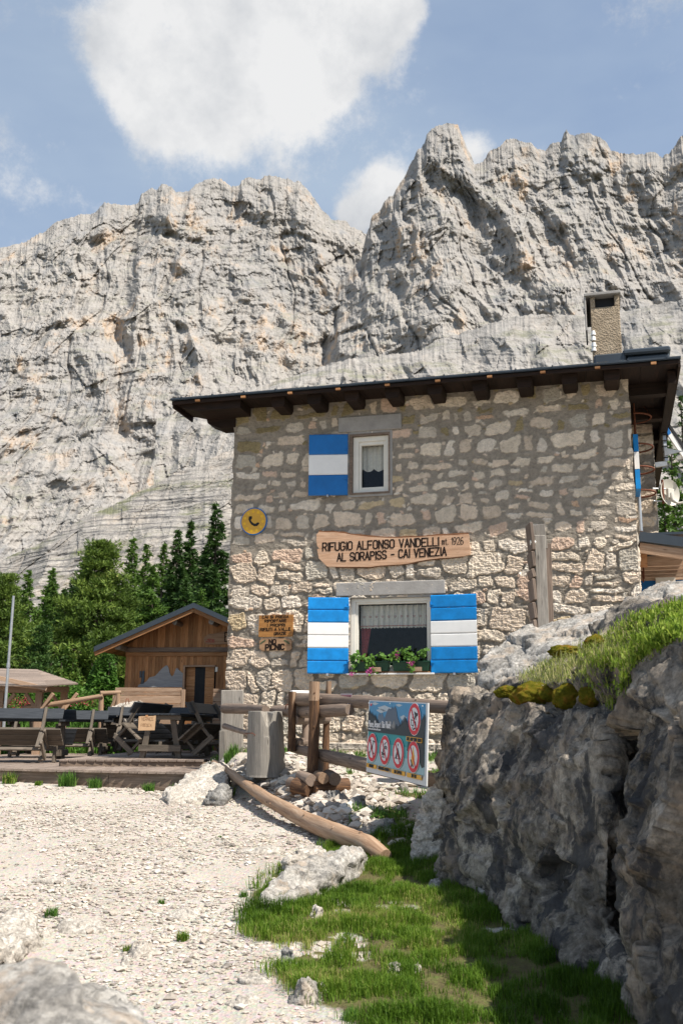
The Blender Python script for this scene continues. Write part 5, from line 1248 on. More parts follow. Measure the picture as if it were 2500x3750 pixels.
    M['red_paint'] = mat_plain('red_painted_digits', (0.35, 0.02, 0.02), 0.6)
    txt(sg, '1926', 60*f5, -52*f5, 46*f5, width=100*f5, th=0.010, y=-0.032, mat='red_paint', name='year')
    txt(sg, 'm', 38*f5, -52*f5, 22*f5, width=12*f5, th=0.006, y=-0.032, mat='red_paint', name='year')
    txt(sg, 'B', 312*f5, -42*f5, 130*f5, width=50*f5, th=0.022, y=-0.032)
hut()

# ------------------------------------------------------------------ lean-to shelter, handrail, flagpole
def shelter():
    Y = 25.0; t = thing('plank_shelter', 'low open timber shelter with a plank roof at the left picture edge', 'shelter', (PX(150, 2600, Y)[0], Y, 1.1))
    q = MB(); R0 = PX(-60, 2449, Y-0.8); R1 = PX(137, 2456, Y-0.8)
    A = [PX(-90, 2448, Y-1.2), PX(165, 2512, Y-1.2), PX(290, 2506, Y+1.0), PX(140, 2456, Y+1.6)]
    fl = PX(-90, 2458, Y-1.2)
    B0 = PX(-40, 2453, 26.2); B1 = PX(138, 2457, 26.2); C0 = PX(-60, 2475, 23.6); C1 = PX(172, 2514, 23.6); D1 = PX(288, 2507, 25.6)
    n = 11
    for k in range(n):                                               # boards across the slope
        f0, f1 = k/n, (k+0.93)/n; top0, top1 = B1+(D1-B1)*0, D1
        p = [B0+(C0-B0)*0, B1, D1, C1]
    # roof surface: ridge B0-B1, outer edge C1-D1 on the right, C0 on the left
    L_, R_ = np.array([B0[0]-1.5, 26.0, B0[2]+0.02]), B1
    for k in range(n):
        f0, f1 = k/n, (k+0.92)/n
        a0 = L_+(np.array([C1[0]-3.2, 23.8, C1[2]])-L_)*f0; a1 = L_+(np.array([C1[0]-3.2, 23.8, C1[2]])-L_)*f1
        b0 = R_+(C1-R_)*f0; b1 = R_+(C1-R_)*f1; lf = 0.03
        b0 = b0+(D1-R_)*0; up = np.array([0, 0, 0.03])
        q.add([a0, b0, b1, a1, a0+up+up*0.3, b0+up+up*0.3, b1+up, a1+up], [(3, 2, 1, 0)[::-1], (4, 5, 6, 7)[::-1], (0, 1, 5, 4), (1, 2, 6, 5), (2, 3, 7, 6), (3, 0, 4, 7)], np.array([(0, 0, 0), (3, 0, 0), (3, .2, 0), (0, .2, 0)]*2))
        c0 = R_+(C1-R_)*f0; c1 = R_+(C1-R_)*f1; e0 = R_+(D1-R_)*f0*1.0; e1 = R_+(D1-R_)*f1
        q.add([c0, e0, e1, c1, c0+up*1.3, e0+up*1.3, e1+up, c1+up], [(3, 2, 1, 0)[::-1], (4, 5, 6, 7)[::-1], (0, 1, 5, 4), (1, 2, 6, 5), (2, 3, 7, 6), (3, 0, 4, 7)], np.array([(0, 0, 0), (1, 0, 0), (1, .2, 0), (0, .2, 0)]*2))
    q.build('plank_roof', 'deck', t, world=True)
    q = MB(); q.beam(PX(-60, 2470, 23.7), PX(172, 2522, 23.7), 0.05, 0.10); q.build('roof_edge', 'larch_pale', t, world=True, bevel=0.005)
    q = MB(); q.beam(PX(-60, 2526, 24.2), PX(165, 2524, 24.2), 0.10, 0.16); q.beam(PX(165, 2524, 24.2), PX(248, 2524, 25.6), 0.10, 0.14); q.build('tie_beam', 'larch_pale', t, world=True, bevel=0.006)
    for (x, Y_) in ((147, 24.2), (237, 25.6), (6, 24.2)):
        p = PX(x, 2530, Y_); g = float(GZ(p[0], Y_)); 
        q = MB(); q.beam((p[0], Y_, min(g, 1.1)), (p[0], Y_, p[2]-0.02), 0.16, 0.14, (0, 1, 0)); po = q.build('post', 'larch_pale', t, world=True, bevel=0.008)
        q = MB()
        for s_ in (-1, 1): q.beam((p[0]+s_*0.06, Y_, p[2]-0.42), (p[0]+s_*0.33, Y_, p[2]-0.06), 0.08, 0.08, (0, 1, 0))
        q.build('brace', 'larch_pale', t, world=True, bevel=0.004)
    # handrail of peeled logs
    t = thing('log_handrail', 'peeled log handrail sloping up between the shelter and the wooden hut', 'handrail', tuple(PX(240, 2650, 24.5)))
    Yh = 24.3
    q = MB(); q.tube([PX(84, 2594, Yh), PX(230, 2574, Yh), PX(378, 2548, Yh)], [0.065, 0.06, 0.055], 10, 0.08, sub=4); q.build('rail', 'log', t, world=True)
    q = MB(); q.tube([PX(368, 2539, Yh), PX(443, 2536, Yh+0.2)], [0.06, 0.05], 10, 0.08, sub=3); q.build('rail', 'log', t, world=True)
    for (x0, y0, x1, y1, r) in ((372, 2545, 369, 2615, 0.06), (433, 2540, 430, 2600, 0.055), (430, 2545, 375, 2610, 0.045), (121, 2577, 120, 2640, 0.05)):
        q = MB(); a = PX(x0, y0, Yh+0.05); b = PX(x1, y1+60, Yh+0.05); q.tube([a, b], r, 9, 0.08, sub=3); q.build('post', 'log', t, world=True)
    t = thing('flagpole', 'thin grey metal pole leaning slightly at the left picture edge', 'pole', tuple(PX(12, 2640, 24.0)))
    q = MB(); a = PX(12, 2700, 23.4); b = PX(51, 2182, 23.4); b2 = a+(b-a)*np.array([1, 1, 1]); q.tube([a, b2], [0.035, 0.028], 10); q.build('pole_shaft', 'steel', t, world=True)
    c = (a+b2)/2
    q = MB(); q.tube([c-np.array([0, 0, .05]), c+np.array([0, 0, .05])], 0.042, 10); q.build('collar', 'steel', t, world=True)
    # planed log beside the flower box, on the far left of the terrace
    q = MB(); q.tube([PX(-60, 2614, 23.0), PX(75, 2610, 23.0)], 0.05, 10, 0.05, sub=3); o = q.build('log_rail', 'log'); tag(o, 'orange peeled log lying level behind the leftmost tables', 'log')
    # the pale rock on the terrace in front of the hut, with its hanging ring
    rk = [PX(x, y, Y_) for (x, y, Y_) in ((405, 2596, 24.2), (440, 2575, 24.3), (480, 2567, 24.4), (512, 2570, 24.4), (540, 2590, 24.2), (545, 2620, 24.0), (400, 2625, 24.0))]
    rk += [up_(p, 0, 0.8, -0.05) for p in rk]+[up_(rk[0], 0, 0, -0.8), up_(rk[4], 0, 0, -0.8), up_(rk[0], 0, .8, -0.8), up_(rk[4], 0, .8, -0.8)]
    o = hull_rock('rock', [rk], 0.03, 'cream_rock', [('F', (0.3, 0.3, 0.12), 0.12), ('f', 0.12, 0.05)], 23); tag(o, 'pale layered rock with an iron ring, standing in front of the hut', 'rock')
    q = MB(); q.tube([PX(460, 2580, 24.1), PX(464, 2558, 24.1), PX(470, 2558, 24.1), PX(474, 2578, 24.1)], 0.011, 6); o = q.build('iron_ring', 'rust'); tag(o, 'bent iron loop sticking out of the pale rock by the hut', 'ring')
shelter()

# ------------------------------------------------------------------ signs and things on the house wall
def on_wall(name, label, cat, x, y, v=-0.03):
    u, z = WU(x, y, v); return thing(name, label, cat, tuple(W(u, v, z)), RZ), u, z
def wall_signs():
    v = -0.055
    # long name board
    t, u0, z0 = on_wall('hut_name_board', 'long live-edge wooden board carved with the name of the mountain refuge', 'sign', 1158, 2000, v)
    def q_(x2, y2): u, z = WU(1150+x2*0.38265, 1930+y2*0.38265, v); return u-u0, z-z0
    out = [(22,70),(45,45),(80,48),(130,52),(180,50),(230,52),(290,60),(350,72),(430,82),(520,94),(620,100),(720,104),(820,104),(900,100),(1000,98),(1080,90),(1180,82),(1290,80),(1400,72),(1475,66),(1478,80),(1482,150),(1490,200),(1490,262),(1420,280),(1300,292),(1200,298),(1080,312),(980,330),(900,350),(820,358),(740,362),(620,370),(540,382),(440,380),(330,382),(200,380),(125,378),(45,300),(28,215),(50,205),(30,185),(22,130)]
    q = MB(); q.prism([q_(*p) for p in out], -0.0, 0.045); bd = q.build('board', 'sign_wood', t)
    top = out[1:20]; low = out[:20]
    rim = [q_(x, y-14-4*sin(x*0.05)) for x, y in top]+[q_(x, y+5) for x, y in top[::-1]]
    q = MB(); q.prism(rim, 0.006, 0.05); q.build('bark_edge', 'barkrim', t)
    b2 = out[24:37]; q = MB(); q.prism([q_(x, y-3) for x, y in b2]+[q_(x-2, y+7+3*sin(x*.06)) for x, y in b2[::-1]], 0.006, 0.045); q.build('bark_edge', 'barkrim', t)
    def line(s, x0, y0, x1, y1, h, th):
        a = q_(x0, y0); b = q_(x1, y1); m_ = MB(); L_ = b[0]-a[0]
        lettering(m_, s, a[0], a[1], h*0.38265/3733*15.9, width=L_, th=th, slope=(b[1]-a[1])/L_/1.0, y=-0.003, jit=0.03); m_.build('lettering', 'ink', t)
    line('RIFUGIO ALFONSO VANDELLI', 82, 230, 1190, 178, 82, 0.021)
    line('mt. 1926', 1222, 168, 1425, 164, 70, 0.009)
    line('AL SORAPISS - CAI VENEZIA', 222, 328, 1262, 270, 80, 0.021)
    # yellow telephone disc
    t, u0, z0 = on_wall('telephone_sign', 'round yellow enamel disc with a black telephone receiver and blue rim', 'sign', 929, 1909, -0.05)
    a = WU(882, 1909, -0.05)[0]; b = WU(978, 1909, -0.05)[0]; r = (b-a)/2
    M['yellow'] = mat_plain('aged_yellow_enamel', (0.62, 0.33, 0.035), 0.45, 0.4, 0.10, 5); M['yellow2'] = mat_plain('brighter_yellow_dots', (0.76, 0.44, 0.02), 0.45, 0.4, 0.05)
    circ = lambda rr, cx=0, cz=0, n=48: [(cx+rr*cos(k/n*2*pi), cz+rr*sin(k/n*2*pi)) for k in range(n)]
    q = MB(); q.prism(circ(r), 0.0, 0.03); q.build('rim', 'blue_old', t, bevel=0.003)
    q = MB(); q.prism(circ(r*0.93), -0.003, 0.0); q.build('disc', 'yellow', t)
    q = MB()
    for k in range(11): a_ = k/11*2*pi+0.5; q.prism(circ(r*0.10, r*0.70*cos(a_), r*0.72*sin(a_), 16), -0.0045, -0.002)
    q.build('dots', 'yellow2', t)
    hs = [(-.42,.45),(-.20,.48),(-.18,.28),(-.28,.14),(-.20,-.02),(-.04,-.16),(.10,-.22),(.20,-.12),(.36,-.10),(.40,-.20),(.24,-.40),(.02,-.42),(-.20,-.28),(-.36,-.05),(-.45,.20)]
    q = MB(); q.prism([((x*1.15+0.06)*r*0.85, (z-0.02)*r*0.85) for x, z in hs], -0.0065, -0.003); q.build('receiver', 'black', t)
    # two small plaques
    t, u0, z0 = on_wall('litter_plaque', 'varnished orange plaque asking hikers to carry their litter down to the valley', 'sign', 950, 2290, v)
    def q_(x1, y1): u, z = WU(820+x1*0.27423, 2180+y1*0.27423, v); return u-u0, z-z0
    q = MB(); q.prism([q_(470, 268), q_(462, 556), q_(915, 548), q_(922, 255)], 0, 0.03); q.build('board', 'varnished', t, bevel=0.003)
    def ln(s, x0, y0, x1, y1, h, th=0.010):
        a = q_(x0, y0); b = q_(x1, y1); m_ = MB(); L_ = b[0]-a[0]; lettering(m_, s, a[0], a[1], h*0.27423/3733*16.4, width=L_, th=th, slope=(b[1]-a[1])/L_, y=-0.002, jit=0.04); m_.build('lettering', 'ink', t)
    ln('CAI SI PREGA', 515, 307, 862, 302, 36); ln('RIPORTARE', 545, 362, 832, 357, 36); ln('I PROPRI', 580, 418, 815, 412, 34); ln('RIFIUTI A VALLE', 486, 476, 888, 467, 38); ln('GRAZIE', 672, 530, 828, 524, 34)
    t, u0, z0 = on_wall('picnic_ban_plaque', 'brown eight-sided plaque burnt with bold letters forbidding picnics', 'sign', 950, 2360, v)
    q = MB(); q.prism([q_(472, 612), q_(475, 715), q_(505, 738), q_(872, 738), q_(903, 712), q_(903, 610), q_(873, 576), q_(505, 578)], 0, 0.03); q.build('board', 'plaque', t, bevel=0.003)
    ln('NO', 605, 648, 692, 645, 56, 0.020); ln('PICNIC', 556, 730, 802, 724, 72, 0.022)
    M['sprig'] = mat_plain('painted_green_sprig', (0.08, 0.10, 0.05), 0.8)
    q = MB()
    for cx, cy, s_ in ((520, 622, 1), (840, 622, -1)):
        for k in range(7): x = cx+(k-3)*10*1; y = cy+(3-k)*7*s_; q.prism([q_(x-12, y+4), q_(x, y+13), q_(x+12, y-3), q_(x, y-12)], -0.003-0.0004*k, 0.0)
    q.build('pine_sprig', 'sprig', t)
wall_signs()

def flower_box():
    v = -0.03; bx = [(1296, 1424, 2418, 2449, 'left green plastic planter with trailing geraniums on the lower window sill'), (1441, 1572, 2415, 2447, 'right green plastic planter with pink geraniums on the lower window sill')]
    M['green_plastic'] = mat_plain('dark_green_plastic', (0.012, 0.055, 0.028), 0.4, 0.4, 0.1)
    rg = np.random.default_rng(9)
    for i, (x0, x1, y0, y1, lab) in enumerate(bx):
        a = WU(x0, y1, v)[0]; b = WU(x1, y0, v)[0]; zb = LW[2]+0.012; zt = zb+0.135; c = (a+b)/2
        t = thing('flower_box', lab, 'planter', tuple(W(c, v, zb)), RZ, 'planters on the window sill'); hw = (b-a)/2; hw = 0.30
        q = MB(); q.add([(-hw+.02, -.06, 0), (hw-.02, -.06, 0), (hw-.02, .06, 0), (-hw+.02, .06, 0), (-hw, -.08, zt-zb), (hw, -.08, zt-zb), (hw, .08, zt-zb), (-hw, .08, zt-zb)], [(3, 2, 1, 0), (0, 1, 5, 4), (1, 2, 6, 5), (2, 3, 7, 6), (3, 0, 4, 7), (4, 5, 6, 7)])
        q.box(-hw-0.01, hw+0.01, -0.09, 0.09, zt-zb+0.001, zt-zb+0.02); q.build('trough', 'green_plastic', t, bevel=0.004)
        q = MB(); q.box(-hw*0.25+0.1, hw*0.6, -0.115, -0.09, -0.012, 0.055); q.build('wooden_stop', 'larch_pale', t, bevel=0.003)
        # leafy stems
        P0, f, r, n_ = [], [], [], 0; tips = []; st = MB()
        cl = [(-0.30, 0.03), (-0.22, 0.05), (-0.10, 0.02), (0.0, -0.02), (0.08, 0.04), (0.25, 0.02)] if i == 0 else [(-0.26, 0.07), (-0.12, 0.12), (0.0, 0.05), (0.06, 0.0), (0.2, 0.1)]
        leafs = []
        for cx, hgt in cl:
            for k in range(4):
                hang = rg.random() < (0.42 if (i == 0 and cx < 0.1) or abs(cx) < 0.08 else 0.12)
                e = np.array([cx+rg.normal(0, 0.06), -0.10-rg.uniform(0, 0.07), (0.12+hgt+rg.uniform(-0.02, 0.12)) if not hang else rg.uniform(-0.05, 0.06)])
                m_ = np.array([cx, -0.05, 0.15]); st.tube([(cx, 0, 0.1), (m_+e)/2+np.array([0, 0, 0.05]), e], 0.004, 5, sub=3)
                tips.append(e)
                for s_ in np.linspace(0.3, 1, 7): leafs.append(m_*(1-s_)+e*s_+np.array([0, 0, 0.05*(1-abs(2*s_-1))])+rg.normal(0, 0.022, 3))
        leafs = np.array(leafs); V_ = []; F_ = []; R_ = []
        for k, p in enumerate(leafs):                                # round lobed leaves
            nrm = np.array([rg.normal(0, .5), -1, rg.normal(0.5, .5)]); nrm /= np.linalg.norm(nrm); a_ = np.cross(nrm, (0, 0, 1)); a_ /= np.linalg.norm(a_); b_ = np.cross(nrm, a_); rr = rg.uniform(0.014, 0.030)
            ring = [p+(a_*cos(w)+b_*sin(w))*rr*(1+0.15*cos(5*w)) for w in np.linspace(0, 2*pi, 9)[:-1]]
            for j in range(8): V_ += [p, ring[j], ring[(j+1) % 8]]; F_.append((len(V_)-3, len(V_)-2, len(V_)-1)); R_ += [0.4+0.6*rg.random()*(1 if j else 1)]*3
        npmesh('leaves', V_, F_, 'bush', {'rnd': R_}, parent=t); st.build('stems', 'bush', t)
        fl = [tips[k] for k in ((1, 5, 9) if i == 0 else (6, 9, 1))]
        if i == 0: fl = [np.array([-0.02, -0.13, -0.02]), np.array([-0.29, -0.13, -0.05]), np.array([0.03, -0.13, 0.03])]
        else: fl = [np.array([-0.22, -0.1, 0.24]), np.array([0.02, -0.13, 0.11]), np.array([0.0, -0.12, 0.08])]
        for e in fl:
            pp = e+rg.normal(0, 0.019, (26, 3)); d1 = rg.normal(0, 0.017, (26, 3)); d2 = rg.normal(0, 0.017, (26, 3)); vv = np.stack([pp, pp+d1, pp+d2], 1).reshape(-1, 3)
            npmesh('flower_head', vv, np.arange(len(vv)).reshape(-1, 3), 'pink', {'rnd': np.repeat(rg.random(26), 3)}, parent=t)
flower_box()

# ------------------------------------------------------------------ right end: wing, porch, ladder cage, aerials
def right_end():
    v = 2.6; a, za = WU(2313, 1440, v); b, _ = WU(2382, 1440, v); b2, zb = WU(2409, 1953, v)
    w = thing('stone_wing', 'narrow set-back stone wing right of the main wall, behind the ladder hoops', 'building wing', tuple(W(WL+0.05, v, 0)), RZ)
    Ug, Zg, H, col, keep = masonry(WL+0.02, b2+0.0, 0.5, TOP+0.1, 0.018, 91, split=99, plinth=0, ochre_top=False, mort=(0.36, 0.33, 0.29))
    def loc(u, vv, z): return np.stack([u-(WL+0.05), vv-v, z], -1)
    npmesh('front_wall', loc(Ug, v-H, Zg).reshape(-1, 3), gridfaces(*Ug.shape), 'masonry', {'Col': col.reshape(-1, 3)}, parent=w)
    Vg, Zg, H, col, keep = masonry(0, 3.0, 0.5, TOP+0.1, 0.03, 92, split=99, plinth=0, ochre_top=False, mort=(0.36, 0.33, 0.29))
    npmesh('side_wall', loc(b2+H*0.6, v+Vg, Zg).reshape(-1, 3), gridfaces(*Vg.shape), 'masonry', {'Col': col.reshape(-1, 3)}, parent=w)
    # side shutters of the main house seen edge-on
    for (y0, y1, nm) in ((1590, 1800, ''),):
        for k, (ya, yb, mt_) in enumerate(((1600, 1662, 'blue'), (1664, 1726, 'white'), (1728, 1798, 'blue'))):
            z1 = WU(2320, ya, 0.4)[1]; z0 = WU(2320, yb, 0.4)[1]
            q = MB(); q.box(WL+0.04, WL+0.115, 0.25, 0.85, z0, z1); q.build('side_shutter', mt_, house)
    # conduit
    q = MB(); q.tube([(WL+0.10, 0.9, WU(2325, 1730, .9)[1]), (WL+0.10, 0.9, WU(2340, 1945, .9)[1])], 0.03, 8); q.build('downpipe', 'steel', house)
    # ladder hoops
    t = thing('ladder_cage', 'rusty iron ladder with round safety hoops fixed to the side wall', 'ladder', tuple(W(WL+0.1, 1.5, 3.2)), RZ)
    zs = [WU(2345, y, 1.5)[1] for y in (1530, 1640, 1722, 1808)]
    for z in zs:
        q = MB(); q.tube([(0.0+0.30*sin(k/16*pi), -0.30*cos(k/16*pi)*1.0, z-3.2) for k in range(17)], 0.016, 6); q.build('hoop', 'rust', t)
    q = MB(); pts = [(0.30, 0.0, z-3.2) for z in zs]; q.tube([(0.08, 0.0, WU(2345, 1440, 1.5)[1]-3.2)]+pts, 0.010, 6); q.build('upright', 'rust', t)
    for dy in (-0.2, 0.2): q = MB(); q.tube([(0.02, dy, zs[0]+0.55-3.2), (0.02, dy, zs[-1]-1.5-3.2)], 0.015, 6); q.build('upright', 'rust', t)
    for k in range(12): q = MB(); z = zs[0]+0.4-k*0.28-3.2; q.tube([(0.02, -0.2, z), (0.02, 0.2, z)], 0.010, 6); q.build('rung', 'rust', t)
    # dish
    Yd = W(8.0, 2.7, 0)[1]
    c = PX(2452, 1803, Yd); t = thing('satellite_dish', 'off-white satellite dish on a rusty bracket beside the wing wall', 'satellite dish', tuple(c), radians(28))
    M['dish'] = mat_plain('off_white_dish', (0.55, 0.52, 0.45), 0.5, 0.4, 0.04)
    q = MB(); n = 28; rx, rz_ = 0.235, 0.235; rings = []
    tilt = radians(-12)
    for i in range(7):
        f = i/6; rings.append([(rx*f*cos(k/n*2*pi), 0.07*(1-f*f), rz_*f*1.05*sin(k/n*2*pi)) for k in range(n)])
    vs = [p for rr in rings for p in rr]; fs = [(i*n+k, i*n+(k+1) % n, (i+1)*n+(k+1) % n, (i+1)*n+k) for i in range(6) for k in range(n)]
    vs2 = [(x, y+0.012, z) for x, y, z in vs]; q.add(vs+vs2, [f[::-1] for f in fs]+[tuple(j+len(vs) for j in f) for f in fs], smooth=True); q.build('reflector', 'dish', t)
    q = MB(); q.tube([(-0.02, -0.03, -0.03), (-0.02, -0.06, -0.16), (0.05, -0.12, -0.22), (0.32, -0.34, -0.18)], [0.05, 0.04, 0.022, 0.018], 8, sub=3); q.build('feed_arm', 'dish', t)
    q = MB(); q.box(-0.10, 0.06, -0.05, 0.01, -0.12, 0.06); q.build('mount_plate', 'dish', t, bevel=0.01)
    q = MB(); q.tube([(-0.16, 0.02, 0.22), (-0.14, 0.04, -0.22)], 0.022, 8); q.build('bracket_tube', 'rust', t)
    for z in (0.06, -0.17): q = MB(); q.tube([(-0.30, 0.12, z), (-0.08, 0.03, z)], 0.015, 6); q.build('clamp', 'steel', t)
    # square steel bracket and the hinged panel on it
    t = thing('steel_bracket', 'galvanised square-tube wall bracket above the satellite dish', 'bracket', tuple(PX(2400, 1600, Yd)))
    for nm, x0, y0, x1, y1, w_ in (('arm', 2385, 1533, 2430, 1528, 0.09), ('arm', 2396, 1704, 2440, 1697, 0.09), ('strut', 2424, 1540, 2437, 1690, 0.055)):
        q = MB(); q.beam(PX(x0, y0, Yd), PX(x1, y1, Yd-0.05), 0.06, w_); q.build(nm, 'steel', t, world=True, bevel=0.004)
    q = MB()
    for k in range(7): p = PX(2424+k*1.8, 1552+k*21, Yd-0.03); q.box(p[0]-0.04, p[0]+0.04, p[1]-0.05, p[1]+0.04, p[2]-0.008, p[2]+0.008)
    q.build('cable_ties', 'black', t, world=True)
    t = thing('hinged_panel', 'open dark blue and pale panel lying across the steel bracket at the right picture edge', 'panel', tuple(PX(2470, 1610, Yd-0.1)))
    o_ = np.array([0, 0.05, 0]); 
    def quad(nm, pts, m_, dy=0.0):
        q = MB(); p = [PX(x, y, Yd-0.12+dy) for x, y in pts]; q.add(p+[w_+np.array([0.0, 0.045, 0]) for w_ in p], [(0, 1, 2, 3), (7, 6, 5, 4), (0, 4, 5, 1), (1, 5, 6, 2), (2, 6, 7, 3), (3, 7, 4, 0)]); q.build(nm, m_, t, world=True)
    quad('dark_side', [(2438, 1545), (2530, 1700), (2530, 1670), (2447, 1546)][::-1], 'black', 0.01)
    quad('blue_face', [(2432, 1563), (2446, 1594), (2456, 1586), (2440, 1553)], 'blue_old', 0.02)
    quad('pale_face', [(2446, 1596), (2510, 1690), (2530, 1690), (2459, 1586)], 'white', 0.02)
    q = MB(); p = [PX(2430, 1640, Yd-0.1), PX(2500, 1652, Yd-0.2), PX(2432, 1668, Yd-0.1)]; q.add(p+[w_+np.array([0, 0.03, 0]) for w_ in p], [(0, 1, 2), (5, 4, 3), (0, 3, 4, 1), (1, 4, 5, 2), (2, 5, 3, 0)]); q.build('gusset', 'steel', t, world=True)
    # security lamp
    t = thing('wall_lamp', 'small white outdoor lamp under the eaves of the wing', 'lamp', tuple(PX(2390, 1484, Yd)))
    q = MB(); q.tube([PX(2382, 1482, Yd), PX(2396, 1487, Yd-0.05)], [0.03, 0.035], 8); q.build('arm', 'white', t, world=True)
    q = MB(); q.tube([PX(2396, 1489, Yd-0.05), PX(2413, 1489, Yd-0.1)], [0.03, 0.06], 10); q.build('head', 'white', t, world=True)
    q = MB(); q.tube([PX(2383, 1503, Yd), PX(2390, 1507, Yd)], 0.025, 8); q.build('sensor', 'white', t, world=True)
    # porch at the right: slate-blue fascia, larch beams, dark blue boards and a pale one beneath
    t = thing('side_porch', 'low timber porch with slate-blue fascia on the right side of the house', 'porch', tuple(W(WL+0.3, 0.5, 0.8)), RZ)
    lo = np.array([WL+0.3, 0.5, 0.8])
    def L_(x, y, vv): u, z = WU(x, y, vv); return np.array([u, vv, z])-lo
    va = 0.55
    a = L_(2338, 1947, va); b = L_(2560, 1975, va); h = 0.155; 
    q = MB(); q.beam(a-np.array([0, 0, h/2]), b-np.array([0, 0, h/2]), 0.03, h); q.box(a[0], b[0], 0.08, 2.9, a[2]-0.06, a[2]-0.02); q.build('roof_fascia', 'slate_metal', t)
    a = L_(2338, 1986, va+0.05); b = L_(2560, 2019, va+0.05); q = MB(); q.beam(a-np.array([0, 0, 0.09]), b-np.array([0, 0, 0.09]), 0.06, 0.17); q.build('eaves_beam', 'larch_pale', t, bevel=0.006)
    q = MB()
    for k in range(6):
        vv = va+0.35+k*0.4; a = L_(2345, 2025, va+0.1); q.box(a[0]-0.3, a[0]+1.6, vv-0.5-0.0, vv-0.5+0.10, a[2]-0.18+0.0, a[2]-0.02)
    q.build('rafters', 'larch_pale', t)
    q = MB(); vv = va+2.0; a = L_(2345, 2105, vv); b = L_(2560, 2240, vv); q.box(a[0]-0.3, b[0], vv-lo[1], vv-lo[1]+0.04, b[2]-1.0, a[2]); q.build('blue_boards', 'blue_old', t)
    a = L_(2398, 2112, vv-0.1); b = L_(2476, 2200, vv-0.1); q = MB(); q.box(a[0], b[0], vv-0.1-lo[1], vv-0.06-lo[1], b[2]-0.5, a[2]); q.build('pale_board', 'cream', t)
    q = MB(); a = L_(2345, 2020, va+0.15); q.box(a[0]-0.05, a[0]+0.09, 0.15, 0.28, a[2]-0.25, a[2]); q.build('bracket_block', 'larch', t, bevel=0.006)
right_end()

# ------------------------------------------------------------------ fence, stump, logs, notice boards in front of the house
def G3(x, y): return np.array([x, y, float(GZ(x, y))])
def logtube(name, pts, rad, mat, parent, seg=12, amp=0.10, sub=5, knots=0, **k):
    q = MB(); q.tube(pts, rad, seg, amp, sub=sub, **k)
    pts = np.asarray(pts, float)
    for j in range(knots):
        t = (j+0.6)/knots*(len(pts)-1); i = int(min(t, len(pts)-2)); p = pts[i]*(1-(t-i))+pts[i+1]*(t-i); r = rad if np.isscalar(rad) else np.interp(t, range(len(rad)), rad)
        d = pts[i+1]-pts[i]; d /= np.linalg.norm(d); s = np.cross(d, (0, 0, 1)); s /= np.linalg.norm(s)+1e-9; a = random.uniform(-0.4, 1.5); n = s*cos(a)+np.array([0, 0, 1])*sin(a)
        if n[1] > 0.2: n = n*np.array([-1, -1, 1])
        q.tube([p+n*r*0.6, p+n*r*1.12], [r*0.30, r*0.16], 8, 0.1, mi=0)
    return q.build(name, mat, parent, world=parent is not None)
